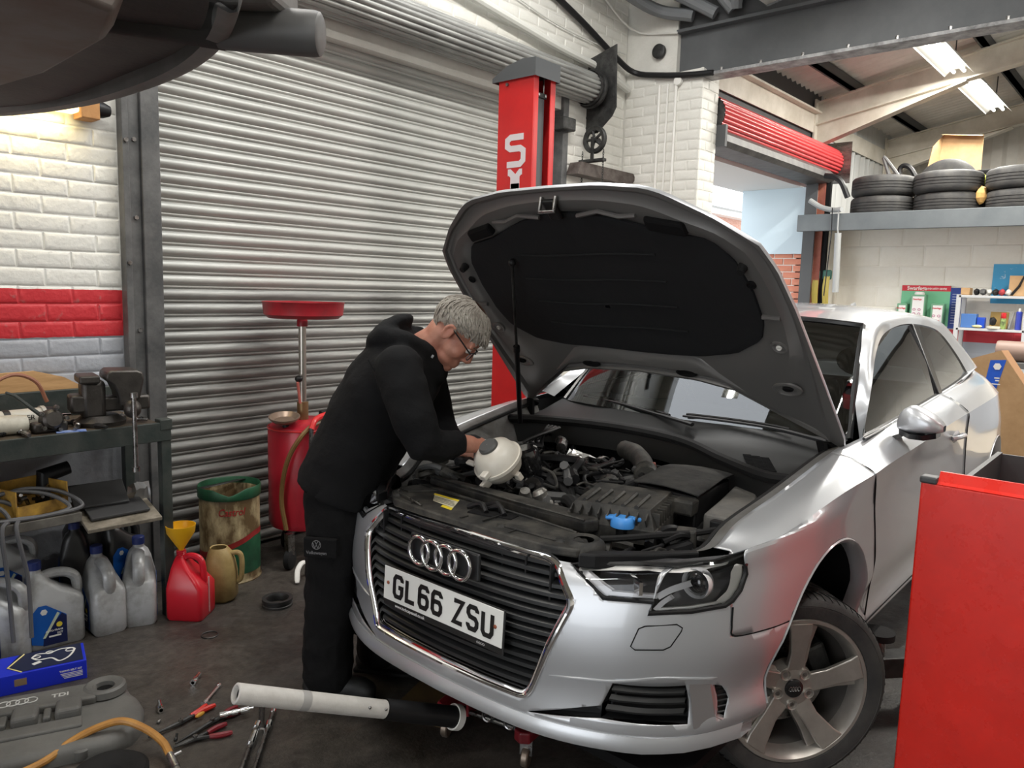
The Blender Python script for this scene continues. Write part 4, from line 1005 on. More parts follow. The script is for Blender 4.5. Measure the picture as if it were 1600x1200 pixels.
# ---- engine bay shell
eb = MB(); eb.box(-.42, -.40, -.66, .66, .2, .86); eb.box(-.40, .55, -.62, .62, .16, .20); eb.build('bulkhead', m_blackrough, car, smooth=False)
for s in (1, -1):
    top = [np.array(p)*np.array([1, s, 1]) for p in SK_TOP[5:11]]
    a1 = top; a2 = [p+np.array([0, -.035*s, -.012]) for p in top]; a3 = [p+np.array([0, -.05*s, -.05]) for p in top]; a4 = [np.array([p[0], .60*s, .62]) for p in top]; a5 = [np.array([p[0], .56*s, .2]) for p in top]
    MB().strip([crom(a, 4) for a in (a1, a2, a3, a4, a5)], closed=False).build('inner_wing', mat('dusty_inner_paint', (.16,.16,.16), .55, .2, col2=(.09,.085,.075), nscale=8), car, ang=40)
    MB().tube([(p[0], p[1]-.045*s, p[2]-.02) for p in crom(top, 3)], .008, 6).build('wing_seal', m_rubber, car)
MB().box(-2.9, .70, -.72, .72, .13, .16).build('undertray', m_blackrough, car, smooth=False)
MB().box(.52, .66, -.50, .50, .16, .68).build('radiator_pack', m_black, car, smooth=False)
# slam panel with its cover, label and latch recess
SL = [(.775,-.34),(.79,-.2),(.795,0),(.79,.2),(.775,.34),(.745,.41),(.70,.425),(.615,.345),(.605,.2),(.59,0),(.57,-.2),(.55,-.41),(.64,-.44),(.715,-.42)]
sl = MB().prism(SL, .715, .742).build('front_cover', m_blackdirt, car, smooth=False, bevel=.008, seg=3)
MB().prism([(.635,-.285),(.635,-.165),(.715,-.115),(.70,-.225)], .7423, .7433).build('warning_label', mat('label_cream', (.62,.58,.42), .5), sl, smooth=False)
MB().prism([(.635,-.285),(.635,-.165),(.650,-.156),(.648,-.278)], .7436, .7442).build('label_band', mat('label_yellow', (.80,.62,.03), .5), sl, smooth=False)
MB().prism([(.712,-.165),(.715,-.115),(.735,-.102),(.731,-.155)], .7425, .7434).build('label_band', mat('label_yellow', (.80,.62,.03), .5), sl, smooth=False)
for i in range(4): MB().prism([(.660+i*.011, -.262+i*.012), (.663+i*.011, -.16+i*.012), (.667+i*.011, -.157+i*.012), (.664+i*.011, -.262+i*.012)], .7434, .7438).build('label_print', m_grey, sl, smooth=False)
lr = MB().obox((.665,-.005,.742), (.085,.11,.012), rotm(0,0,.2)).build('latch_recess', m_blackrough, sl, smooth=False, bevel=.01)
for i, (a, b, c_) in enumerate([(.64,.0,.01),(.68,-.03,.02),(.66,.03,.012)]): MB().tube(crom([(a,b-.05,.748),(a-.01,b,.765),(a+.01,b+.04,.75)], 4), .009, 8).build('latch_part', m_black, sl)
for y in (.12, .33, -.36): MB().lathe([(.001,.008),(.012,.008),(.016,.002),(.018,0)], 16, (.74-.1*(y > .3)*.2, y, .742)).build('clip', m_blackdirt, sl)
MB().box(.66, .75, .05, .055, .742, .748).build('cover_rib', m_blackdirt, sl, smooth=False)
MB().tube(crom([(.70,-.40,.745),(.735,-.36,.75),(.765,-.25,.75),(.775,-.2,.745)], 5), .003, 6).build('release_cable', m_steel, sl)
for pts in ([(.625,.10),(.62,.30),(.69,.395),(.735,.33),(.745,.12)], [(.60,-.40),(.575,-.30),(.60,-.29),(.69,-.36),(.68,-.41)]): MB().prism(pts, .741, .7475).build('cover_pad', m_blackdirt, sl, smooth=False, bevel=.003)
MB().obox((.655,.075,.7425), (.05,.05,.008), rotm(0,0,.2)).build('cover_slot', m_blackrough, sl, smooth=False, bevel=.006)
MB().tube([(.79*0+.60,-.40,.745),(.612,-.2,.748),(.625,0,.75),(.635,.2,.75),(.64,.33,.746)], .005, 6).build('cover_ridge', m_blackdirt, sl)
for y in (-.25,-.02,.18): MB().box(.742,.775,y-.003,y+.003,.738,.746).build('cover_rib', m_blackdirt, sl, smooth=False)
MB().put(MB().lathe([(.03,.012),(.045,.016),(.06,.004),(.065,-.01)], 20), (.68,.385,.738)).build('buffer_seat', m_blackdirt, sl)
dr = MB().prism([(.505,-.43),(.49,-.085),(.485,.28),(.515,.325),(.57,.31),(.575,.05),(.545,-.41)], .72, .764).build('air_duct', m_blackdirt, car, smooth=False, bevel=.010, seg=3)
MB().tube([(.54,-.41,.766),(.575,.05,.768),(.575,.31,.766)], .004, 5).build('duct_seam', m_blackdirt, dr)
# right-hand clutter beside the lamp
MB().prism([(.77,.43),(.72,.44),(.60,.56),(.50,.645),(.515,.665),(.62,.585),(.745,.47)], .70, .742).build('lamp_cover', m_black, car, smooth=False, bevel=.006)
MB().prism([(.77,-.43),(.745,-.47),(.62,-.585),(.515,-.665),(.50,-.645),(.60,-.56),(.72,-.44)], .70, .742).build('lamp_cover', m_black, car, smooth=False, bevel=.006)
# air filter box
th2 = math.radians(16); RB = rotm(0, 0, th2)
ab = MB(); base = [(-.165,-.15),(.165,-.15),(.165,.15),(-.165,.15)]; topq = [(-.13,-.125),(.13,-.12),(.12,.12),(-.13,.125)]
ab.strip([[(x, y, .70) for x, y in base], [(x, y, .745) for x, y in base], [(x*.97, y*.97, .747) for x, y in base], [(x, y, .80) for x, y in topq]]); ab.add([(x, y, .80) for x, y in topq], [(0,1,2,3)])
q = MB().put(ab, (.345,.30,0), RB).build('air_filter_box', m_blackdirt, car, ang=25, bevel=.006)
for i in range(5): MB().put(MB().tube([(-.02,-.09+i*.042,.803),(.125,-.09+i*.042,.80)], .008, 6), (.345,.30,0), RB).build('rib', m_blackdirt, q)
for i in range(9): MB().put(MB().obox((.147, -.12+i*.03, .768), (.03,.004,.045), rotm(0,.6,0)), (.345,.30,0), RB).build('fin', m_blackdirt, q)
for i in range(9): MB().put(MB().obox((-.12+i*.03, .139, .768), (.004,.025,.045)), (.345,.30,0), RB).build('fin', m_blackdirt, q)
# battery under its cover, fuse box
bt = MB().prism([(-.11,.215),(-.135,.44),(.19,.48),(.175,.245)], .60, .80).build('battery_box', m_black, car, smooth=False, bevel=.008)
cv = []
for t in np.linspace(0, 1, 5): cv.append([tuple(np.array(lerp(np.array(a), np.array(b), t)).tolist()+[.815+.010*math.sin(t*3)+.006*math.sin(i*1.7)]) for i, (a, b) in enumerate(zip([(-.12,.205),(-.04,.21),(.06,.22),(.185,.235)], [(-.145,.45),(-.04,.46),(.08,.475),(.20,.49)]))])
MB().grid(np.array(cv)).build('battery_cover', mat('felt_cover', (.022,.022,.023), .9, col2=(.05,.048,.044), nscale=12, bump=.3), bt, solid=.006)
MB().obox((.215,.455,.77), (.06,.07,.05), rotm(0,0,.1)).build('battery_clamp', m_blackdirt, bt, smooth=False, bevel=.008)
fbx = MB().prism([(-.20,.44),(-.10,.56),(.0,.60),(.25,.645),(.26,.54),(.06,.50)], .68, .775).build('fuse_box', mat('dusty_grey_plastic', (.075,.073,.07), .6, col2=(.14,.132,.118), nscale=9, bump=.1), car, smooth=False, bevel=.012, seg=3)
MB().obox((.27,.60,.745), (.03,.05,.04)).build('fuse_clip', m_black, fbx, smooth=False, bevel=.005)
MB().prism([(.30,.49),(.12,.60),(-.1,.64),(-.1,.62),(.1,.57),(.26,.45)], .66, .70).build('wing_rail', mat('galv_rail', (.42,.42,.41), .5, .4), car, smooth=False, bevel=.004)
bc = MB().lathe([(.001,.022),(.030,.022),(.036,.016),(.040,.004),(.040,-.01)], 24, (.475,.385,.755)).build('washer_cap', mat('blue_plastic', (.06,.28,.72), .4), car)
MB().obox((.475,.385,.77), (.03,.11,.012), rotm(0,0,.5)).build('cap_grip', mat('blue_plastic', (.06,.28,.72), .4), bc, smooth=False, bevel=.005)
MB().tube([(.475,.385,.55),(.475,.385,.75)], .025, 10).build('filler_neck', m_black, car)
# engine: castings, hoses, loom, small metal parts
rn = random.Random(11)
en = MB().box(-.30,.42,-.42,.18,.30,.66).box(-.2,.30,-.36,.14,.66,.70).build('engine', m_blackrough, car, smooth=False, bevel=.02)
for k in range(75):
    x, y = rn.uniform(-.32,.42), rn.uniform(-.56,.20); z = rn.uniform(.69,.77)
    pts = [(x, y, z)]
    for i in range(rn.randint(3, 5)):
        x += rn.uniform(-.10,.10); y += rn.uniform(-.10,.10); z = min(.80, max(.67, z+rn.uniform(-.03,.035))); pts.append((max(-.36,min(.45,x)), max(-.58,min(.22,y)), z))
    MB().tube(crom(pts, 5), rn.choice([.004,.006,.008,.012,.018]), 7).build('engine_hose', rn.choice([m_black, m_black, m_rubber, m_blackdirt, m_grey]), en)
m_alu = mat('cast_aluminium', (.45,.44,.42), .4, .8, col2=(.25,.24,.22), nscale=15)
for k in range(85):
    c_ = (rn.uniform(-.32,.42), rn.uniform(-.54,.20), rn.uniform(.68,.765))
    sz = [rn.uniform(.012,.06) for _ in range(3)]; R_ = rotm(rn.uniform(-.5,.5), rn.uniform(-.5,.5), rn.uniform(0,3))
    m_ = rn.choice([m_black, m_black, m_blackdirt, m_black, m_alu, m_grey])
    if rn.random() < .5: MB().obox(c_, sz, R_).build('engine_bracket', m_, en, smooth=False, bevel=.003)
    else: MB().put(MB().lathe([(.001,sz[2]/2),(sz[0]*.5,sz[2]/2),(sz[0]*.55,sz[2]*.3),(sz[0]*.55,-sz[2]/2),(.001,-sz[2]/2)], 12), c_, R_).build('engine_connector', m_, en, ang=40)
MB().lathe([(.001,.17),(.040,.17),(.052,.160),(.055,.145),(.055,.02),(.05,0),(.001,0)], 28, (.17,-.22,.69), rotm(.15,.25,0)).build('filter_housing', mat('gloss_black', (.012,.012,.013), .12, coat=.6), en)
MB().lathe([(.001,.05),(.034,.05),(.042,.04),(.044,0),(.001,0)], 24, (.25,-.145,.72), rotm(.2,1.2,.6)).build('filter_cap', mat('gloss_black', (.012,.012,.013), .12, coat=.6), en)
MB().put(MB().lathe([(.001,.06),(.02,.058),(.028,.045),(.024,.02),(.03,0),(.026,-.03)], 14), (.40,.02,.72), rotm(.4,.3,0)).build('thermostat', m_alu, en)
MB().put(MB().lathe([(.001,.05),(.018,.05),(.022,.03),(.03,.0)], 12), (.415,-.06,.72), rotm(-.3,.4,0)).build('thermostat', m_alu, en)
MB().tube(crom([(.36,.08,.74),(.40,.13,.755),(.43,.18,.745),(.43,.25,.72)], 5), .022, 10).build('coolant_hose', m_rubber, en)
MB().tube(crom([(.05,.02,.74),(.12,.10,.77),(.20,.14,.78),(.30,.13,.76)], 5), .026, 10).build('coolant_hose', m_blackdirt, en)
q = MB().tube(crom([(-.28,-.1,.80),(-.20,.0,.81),(-.10,.10,.80),(.0,.17,.78)], 6), .038, 12); q.build('intake_pipe', m_blackdirt, en)
MB().tube([(-.02+i*.012,.16+i*.008,.79) for i in range(6)], [.046,.04]*3, 12).build('intake_bellows', m_blackdirt, en)
foil = [[(-.16+.02*i, -.30+.035*j, .775+rn.uniform(-.02,.025)) for j in range(7)] for i in range(4)]
MB().grid(np.array(foil)).build('heat_shield', mat('foil', (.62,.62,.60), .35, .7), en, ang=10)
MB().tube(crom([(-.22,-.40,.80),(-.15,-.33,.81),(-.10,-.30,.80)], 4), .022, 10).build('steel_pipe', m_steel, en)
MB().obox((-.05,.17,.80), (.02,.03,.05), rotm(.2,.1,.3)).build('red_connector', mat('rust_connector', (.22,.05,.035), .6), en, smooth=False, bevel=.004)
for k in range(4): MB().tube(crom([(-.30+.03*k,-.52,.80),(-.2,-.45+.02*k,.86),(-.12+.04*k,-.42,.82),(-.05,-.36,.80)], 5), .008, 7).build('engine_hose', m_black, en)
# right side of the bay (behind the man): air duct, loom
for k in range(16):
    x, y = rn.uniform(.2,.62), rn.uniform(-.60,-.42); z = rn.uniform(.66,.735)
    MB().tube(crom([(x,y,z),(x-.05,y+rn.uniform(-.06,.06),z+.02),(x-.12,y+rn.uniform(-.05,.08),z),(x-.2,y+.03,z-.02)], 4), rn.choice([.007,.012,.02]), 7).build('engine_hose', rn.choice([m_black, m_blackdirt]), en)
for k in range(16):
    x, y = rn.uniform(.30,.66), rn.uniform(.42,.60); z = rn.uniform(.68,.73)
    if x+y > 1.14: x -= .12
    MB().tube(crom([(x,y,z),(x-.05,y+rn.uniform(-.05,.05),z+.015),(x-.1,y+rn.uniform(-.05,.05),z)], 4), rn.choice([.006,.01,.016]), 7).build('engine_hose', rn.choice([m_black, m_blackdirt]), en)
MB().obox((.37,.545,.715), (.05,.06,.07), rotm(0,0,.4)).build('lamp_bracket', m_blackdirt, car, smooth=False, bevel=.006)
MB().tube(crom([(.62,.40,.74),(.56,.46,.745),(.46,.52,.745),(.36,.57,.74),(.28,.60,.74)], 5), .010, 7).build('bay_seal', m_rubber, car)
# scuttle, seal, wipers
seal = [(-.20,-.71,.86),(-.30,-.55,.865),(-.37,-.216,.87),(-.34,.12,.865),(-.20,.38,.85),(-.09,.58,.845),(-.07,.68,.85)]
MB().tube(crom(seal, 6), .020, 8).build('bulkhead_seal', m_rubber, car)
scr = crom([( -.61,-.69,.915),(-.52,-.45,.925),(-.455,-.2,.928),(-.455,.2,.928),(-.50,.45,.925),(-.56,.60,.92),(-.61,.69,.915)], 6); sl3 = crom(seal, 6)
MB().strip([sl3+np.array([.02,0,-.10]), sl3+np.array([0,0,-.01]), sl3*.7+scr*.3+np.array([0,0,-.02]), sl3*.35+scr*.65+np.array([0,0,-.02]), scr+np.array([0,0,.003])], closed=False).build('scuttle', mat('scuttle_black', (.009,.0095,.010), .5, spec=.35), car, ang=40)
for i in range(12):
    for j in range(4):
        MB().obox((-.29+i*.013, .43+j*.035+i*.008, .862-i*.001), (.003,.03,.006), rotm(0,0,.5)).build('vent_slat', m_black, car, smooth=False) if j < 3 else None
for pts in ([(-.40,.14,.925),(-.44,-.05,.94),(-.50,-.30,.955),(-.56,-.52,.955)], [(-.46,.66,.925),(-.47,.45,.945),(-.455,.25,.95),(-.43,.08,.95)]):
    wv = MB().tube(crom(pts, 4), [.014]*4+[.010]*8+[.008], 6, flat=.6).build('wiper_arm', m_black, car)
    MB().tube([(x-.03, y, z+.004) for x, y, z in crom(pts, 4)[3:]], .006, 5).build('wiper_blade', m_rubber, wv)
# cabin
cb = MB(); cb.strip([[(-.58,y,.90) for y in np.linspace(-.66,.66,7)], [(-.72,y,.955+.02*math.cos(y*5)) for y in np.linspace(-.66,.66,7)], [(-.92,y,.93) for y in np.linspace(-.66,.66,7)], [(-.98,y,.72) for y in np.linspace(-.66,.66,7)], [(-.9,y,.4) for y in np.linspace(-.66,.66,7)]], closed=False)
cb.build('dashboard', mat('dash', (.02,.02,.021), .6), car, ang=40)
MB().tube([(-1.02+.055*math.sin(t)*.5, -.36+.18*math.cos(t), .90+.18*math.sin(t)*.9) for t in np.linspace(0, 2*math.pi, 25)[:-1]], .016, 8, closed=True).build('steering_wheel', m_black, car)
m_seat = mat('seat_cloth', (.03,.03,.032), .9, bump=.3)
for y in (-.36, .36):
    se = MB().strip([[(-1.15+.12*t-.12, y+w, z) for w, z in [(-.23,.40+.05*t),(.23,.40+.05*t),(.23,.52+.05*t),(-.23,.52+.05*t)]] for t in (-3,-1,1,2)]).build('seat', m_seat, car, bevel=.03)
    MB().strip([[(xx-.06, y-w, z), (xx-.06, y+w, z), (xx+.06, y+w*.9, z), (xx+.06, y-w*.9, z)] for xx, z, w in [(-1.62,.50,.23),(-1.68,.75,.25),(-1.75,.98,.22),(-1.78,1.04,.15)]]).add([(-1.84,y-.15,1.04),(-1.84,y+.15,1.04),(-1.72,y+.13,1.04),(-1.72,y-.13,1.04)], [(0,1,2,3)]).build('seat_back', m_seat, se, bevel=.03)
    MB().ball((-1.80, y, 1.13), (.05,.13,.08)).build('headrest', m_seat, se)
MB().box(-3.0,-.6,-.72,.72,.22,.30).box(-2.75,-2.45,-.66,.66,.3,.95).build('cabin_floor', m_blackrough, car, smooth=False)
MB().strip([[(x, y*.9, 1.31-.02*abs(x+1.9)) for x in (-1.15,-1.9,-2.7)] for y in (-.52,0,.52)], closed=False).build('headlining', mat('headlining', (.35,.34,.33), .9), car)
MB().ball((-1.0,0,1.27), (.02,.11,.035)).build('rear_view_mirror', m_black, car)

# ---- white expansion tank lying loose on the front of the engine
et = thing('coolant_tank', 'white translucent coolant tank resting loose over the engine', 'tank', (2.44-.44, 1.625+.17, .11+.765))
m_tank = mat('milky_plastic', (.70,.67,.60), .35, col2=(.62,.56,.48), nscale=5)
RT = Vector((-.62,.10,.78)).normalized().to_track_quat('Z', 'Y').to_matrix()
tk = MB().put(MB().lathe([(.001,-.075),(.04,-.070),(.07,-.048),(.085,-.012),(.088,-.002),(.088,.002),(.085,.012),(.072,.046),(.045,.066),(.001,.07)], 36), (0,0,.085), RT); tk.build('tank_body', m_tank, et, ang=50)
MB().put(MB().lathe([(.084,-.006),(.093,-.006),(.093,.006),(.084,.006)], 36), (0,0,.085), RT).build('seam', m_tank, et)
MB().put(MB().lathe([(.001,.066),(.036,.066),(.036,.075),(.030,.082),(.001,.082)], 24, loc=(.0,.0,.0)), (0,0,.085), RT).build('cap_recess', m_grey, et)
for k, (d, s_) in enumerate([((-.09,.0,-.02),(.05,.016,.016)), ((-.07,-.06,.03),(.045,.02,.012)), ((.0,-.09,-.03),(.02,.04,.03)), ((-.085,.03,.05),(.05,.016,.012)), ((.03,-.085,.02),(.03,.03,.02)), ((.07,.0,-.06),(.03,.02,.03))]):
    MB().put(MB().obox(d, s_), (0,0,.085), RT).build('mounting_lug', m_tank, et, smooth=False, bevel=.004)
# ================================================================== the mechanic
def organic(name, mb, m, parent, voxel, smooth=4, disp=0., dsize=.1, loc=None, rot=None):
    me = bpy.data.meshes.new(name); me.from_pydata(mb.v, [], mb.f)
    bm = bmesh.new(); bm.from_mesh(me); bmesh.ops.recalc_face_normals(bm, faces=bm.faces); bm.to_mesh(me); bm.free()
    me.shade_smooth()
    o = bpy.data.objects.new(name, me); C.objects.link(o); me.materials.append(m)
    if parent: o.parent = parent
    if loc is not None: o.location = loc
    if rot is not None: o.rotation_euler = rot
    r = o.modifiers.new('remesh', 'REMESH'); r.mode = 'VOXEL'; r.voxel_size = voxel; r.use_smooth_shade = True
    s = o.modifiers.new('smooth', 'SMOOTH'); s.factor = .5; s.iterations = smooth
    if disp:
        t = bpy.data.textures.new(name+'_folds', 'CLOUDS'); t.noise_scale = dsize; t.noise_depth = 2
        d = o.modifiers.new('folds', 'DISPLACE'); d.texture = t; d.strength = disp; d.mid_level = .5; d.texture_coords = 'LOCAL'
    return o
def capt(mb, pts, r, n=14, flat=None):
    """closed round-ended limb"""
    P = [Vector(p) for p in pts]; R = list(r)
    d0 = (P[0]-P[1]).normalized(); d1 = (P[-1]-P[-2]).normalized()
    P = [P[0]+d0*R[0]*.8, P[0]+d0*R[0]*.45]+P+[P[-1]+d1*R[-1]*.45, P[-1]+d1*R[-1]*.8]; R = [R[0]*.45, R[0]*.85]+R+[R[-1]*.85, R[-1]*.45]
    return mb.tube(P, R, n, flat=flat)
def ploc(a, b, z): return (a, -b, z)      # forward, to his right, up
man = thing('person', 'man in black hooded jacket and work trousers leaning over the open engine', 'person', (1.74, 2.40, 0), math.radians(-56))
m_jack = mat('jacket_cloth', (.0065,.0067,.0075), .92, bump=.25, bscale=60, spec=.25)
m_trou = mat('trouser_cloth', (.006,.006,.0065), .92, bump=.3, bscale=80, spec=.25)
m_skin = mat('skin', (.56,.27,.19), .5, col2=(.48,.19,.13), nscale=18, bump=.08, bscale=200)
m_hair = mat('grey_hair', (.42,.39,.34), .6, col2=(.24,.21,.18), nscale=25, bump=.4, bscale=120, stretch=(.4,1,1))
m_glove = mat('black_glove', (.015,.015,.016), .7)
# --- torso
secs = [((.030,.785),.168,.215),((.085,.93),.164,.20),((.145,1.06),.168,.195),((.215,1.18),.168,.21),((.275,1.265),.15,.205),((.315,1.325),.115,.15),((.345,1.365),.08,.085)]
tor = MB(); L_ = []
for i, ((a, z), d, w) in enumerate(secs):
    j0 = secs[max(0, i-1)][0]; j1 = secs[min(len(secs)-1, i+1)][0]; t = Vector((j1[0]-j0[0], j1[1]-j0[1])).normalized(); nn = Vector((t.y, -t.x))
    if i == 0: nn = Vector((.935, -.355))
    L_.append([ploc(a+nn.x*d*math.cos(q), w*math.copysign(abs(math.sin(q))**.85, math.sin(q)), z+nn.y*d*math.cos(q)) for q in np.linspace(0, 2*math.pi, 25)[:-1]])
tor.strip(L_); n0 = len(L_[0]); tor.add(L_[0], [tuple(range(n0))]); tor.add(L_[-1], [tuple(range(n0))])
sl_ = tor
RA = [(.295,.175,1.285),(.335,.225,1.20),(.375,.25,1.11),(.41,.255,1.035),(.455,.21,1.02),(.505,.16,1.022)]
LA = [(.28,-.165,1.27),(.315,-.19,1.18),(.345,-.20,1.06),(.375,-.19,.985),(.42,-.155,.95),(.455,-.13,.94)]
capt(sl_, [ploc(*p) for p in RA], [.088,.082,.076,.072,.060,.050]); capt(sl_, [ploc(*p) for p in LA], [.085,.08,.074,.07,.062,.054])
# hood lying on the shoulders, collar
sl_.ball(ploc(.205,0,1.385), (.085,.145,.052), r=rotm(0,-.75,0)); sl_.ball(ploc(.235,0,1.42), (.075,.10,.032), r=rotm(0,-.55,0))
for sg in (1, -1): capt(sl_, [ploc(.22,.11*sg,1.385), ploc(.30,.105*sg,1.375), ploc(.375,.065*sg,1.335), ploc(.415,.03*sg,1.29)], [.04,.038,.03,.02])
sl_.ball(ploc(.405,0,1.27), (.03,.07,.07))
jk = organic('jacket', sl_, m_jack, man, .011, 5, .020, .11)
MB().tube([ploc(.20,.215,1.31), ploc(.25,.235,1.24), ploc(.30,.245,1.17), ploc(.305,.247,1.12)], .0025, 5).build('seam', m_jack, jk)
MB().obox(ploc(.395,.083,1.318), (.008,.004,.012), rotm(0,.5,0)).build('zip_tag', m_steel, jk, smooth=False)
# --- trousers
tr = MB()
tr.ball(ploc(.03,0,.85), (.15,.19,.12))
capt(tr, [ploc(.03,.09,.86), ploc(.035,.10,.68), ploc(.03,.11,.48), ploc(.02,.115,.28), ploc(.015,.115,.09)], [.115,.108,.098,.094,.095])
capt(tr, [ploc(.03,-.09,.86), ploc(.08,-.10,.68), ploc(.13,-.11,.48), ploc(.14,-.115,.28), ploc(.14,-.12,.09)], [.125,.11,.095,.09,.09])
tz = organic('trousers', tr, m_trou, man, .011, 4, .028, .10)
pk = MB().box(-.035,.088,-.226,-.206,.590,.664).build('pocket_flap', m_trou, tz, smooth=False, bevel=.006)
em = mat('reflective_print', (.16,.16,.165), .5)
Fm = frame(ploc(.015,.2275,.640), (1,0,0), (0,0,1))
e_ = MB().tube([Fm @ Vector((.016*math.cos(t), .016*math.sin(t), 0)) for t in np.linspace(0, 2*math.pi, 25)[:-1]], .0013, 5, closed=True)
e_.build('emblem_ring', em, pk)
v_ = MB(); stroke(v_, [(-.006,.013),(0,.003),(.006,.013)], .003, Fm); v_.build('emblem_letter', em, pk, smooth=False)
v_ = MB(); stroke(v_, [(-.013,.006),(-.006,-.012),(0,.0),(.006,-.012),(.013,.006)], .003, Fm); v_.build('emblem_letter', em, pk, smooth=False)
text('Volkswagen', .016, em, pk, frame(ploc(.015,.2275,.610), (1,0,0), (0,0,1)), bold=.0003)
# --- boots
m_boot = mat('black_boot', (.012,.012,.012), .55, bump=.2)
for a, b in ((.0,.115), (.13,-.12)):
    bo = MB(); capt(bo, [ploc(a-.045,b,.045), ploc(a+.06,b,.05), ploc(a+.17,b,.042)], [.045,.046,.040]); capt(bo, [ploc(a,b,.14), ploc(a-.005,b,.06)], [.05,.05]); bo.ball(ploc(a+.10,b,.055), (.10,.044,.045))
    bo.v = [(x, y, max(.0, z)) for x, y, z in bo.v]
    ob_ = organic('boot', bo, m_boot, man, .008, 4)
    so_ = MB().prism([(a-.085,-b-.035),(a-.085,-b+.035),(a+.02,-b+.036),(a+.12,-b+.047),(a+.19,-b+.03),(a+.205,-b),(a+.19,-b-.03),(a+.12,-b-.047),(a+.02,-b-.036)], 0, .016).build('sole', m_rubber, ob_, smooth=False, bevel=.004)
    for k in range(4): MB().tube([ploc(a+.05+.022*k, b-.022, .098-.009*k), ploc(a+.05+.022*k, b+.022, .098-.009*k)], .003, 5).build('lace', m_grey, ob_)
# --- body: head, neck, forearms in one skin
PH = math.radians(50); HR = rotm(0, PH, 0); HO = Vector(ploc(.462, .02, 1.400))
def hd(x, y, z): return HO+HR@Vector((x, y, z))
bd = MB()
def hball(c, r, rr=None): bd.ball(hd(*c), r, 20, 14, HR if rr is None else HR@rr)
hball((-.008,0,.040), (.098,.076,.086)); hball((.035,0,-.015), (.058,.064,.085)); hball((.040,0,-.075), (.048,.052,.040)); hball((.074,0,-.100), (.022,.026,.018))
hball((.070,0,.040), (.026,.056,.030)); hball((.088,0,-.066), (.013,.024,.009)); hball((.087,0,-.079), (.013,.021,.009)); hball((.080,0,-.055), (.015,.028,.014))
bd.tube([hd(.086,0,.022), hd(.098,0,.000), hd(.110,0,-.026), hd(.104,0,-.036)], [.009,.010,.0135,.009], 10)
for sg in (1, -1):
    hball((.056,.040*sg,-.026), (.028,.024,.032)); hball((.098,.011*sg,-.034), (.010,.009,.008))
    hball((.078,.032*sg,.022), (.014,.026,.009))
    er = MB().tube([(-.014,0,-.030),(-.006,0,-.034),(-.002,0,-.020),(-.014,0,-.004)], .006, 6)
    bd.ball(hd(-.012,.080*sg,.000), (.020,.008,.033), 14, 10, HR@rotm(0,-.2,.25*sg))
    bd.tube([hd(.004,.080*sg,.012), hd(-.004,.087*sg,.030), hd(-.020,.090*sg,.028), hd(-.030,.090*sg,.010), hd(-.024,.087*sg,-.014), hd(-.010,.080*sg,-.032)], .0055, 7)
capt(bd, [hd(-.03,0,-.02), Vector(ploc(.395,.01,1.375)), Vector(ploc(.33,0,1.33)), Vector(ploc(.27,0,1.22))], [.062,.06,.07,.09])
capt(bd, [Vector(ploc(.27,0,1.22)), Vector(ploc(.15,0,1.05)), Vector(ploc(.04,0,.85))], [.10,.10,.10])
for A_ in (RA, LA):
    sg = 1 if A_ is RA else -1
    end = (.575,.085,1.005) if sg > 0 else (.545,-.085,.93)
    capt(bd, [Vector(ploc(*p)) for p in [(.27,.02*sg,1.24)]+A_[:-1]]+[Vector(ploc(*A_[-1])), Vector(ploc(*end))], [.05,.05,.048,.045,.043,.041,.036,.029])
for sg in (1, -1):
    capt(bd, [Vector(ploc(.03,0,.87)), Vector(ploc(.03 if sg > 0 else .13,.105*sg,.45)), Vector(ploc(.0 if sg > 0 else .13,.115*sg,.10))], [.07,.06,.04])
body = organic('body', bd, m_skin, man, .0048, 3)
for sg in (1, -1):
    ey = MB().ball(hd(.080,.031*sg,.006), .0125).build('eye', mat('eye_white', (.7,.66,.62), .2), body); MB().ball(hd(.0905,.031*sg,.004), (.003,.005,.005), r=HR).build('iris', mat('iris', (.05,.06,.07), .2), body)
    MB().tube([hd(.088,.012*sg,.026), hd(.091,.03*sg,.031), hd(.080,.052*sg,.026)], [.003,.0045,.002], 6).build('eyebrow', mat('brow_hair', (.12,.09,.07), .8), body)
# --- hair: shell and combed tufts
hr_ = MB()
for i in range(16):
    pass
def hairpt(u, v, k=1.): # u azimuth from front (0) round, v elevation 0 rim .. 1 crown
    c0, s0 = math.cos(u), math.sin(u)
    rim = lerp(.052, -.035, (1-c0)/2)+(.012 if abs(s0) > .8 else 0)
    z = lerp(rim, .134, v); h = (z-.040)/.096
    rad = math.sqrt(max(.0, 1-h*h)) if abs(h) < 1 else 0
    return (-.008+.108*rad*c0*k, .086*rad*s0*k, z+.002)
G = np.array([[tuple(hd(*hairpt(u, v))) for u in np.linspace(0, 2*math.pi, 33)[:-1]] for v in np.linspace(0, .98, 9)])
hair = MB().grid(G, closed_v=True).build('hair', m_hair, man, ang=80)
rh = random.Random(5); tf = MB()
for k in range(620):
    u = rh.uniform(0, 2*math.pi); v = rh.uniform(0, .95)**.8; pts = []
    du = -.35*math.sin(u); L0 = rh.uniform(.10,.22)
    for t in (0, .4, .8, 1.):
        q = hairpt(u+du*t*.5, max(-.05, v-L0*t), 1.015+.035*math.sin(t*2.6)*rh.uniform(.5,1.2)); pts.append(hd(*q))
    tf.tube(pts, [.0030,.0034,.0022,.0006], 4, caps=False)
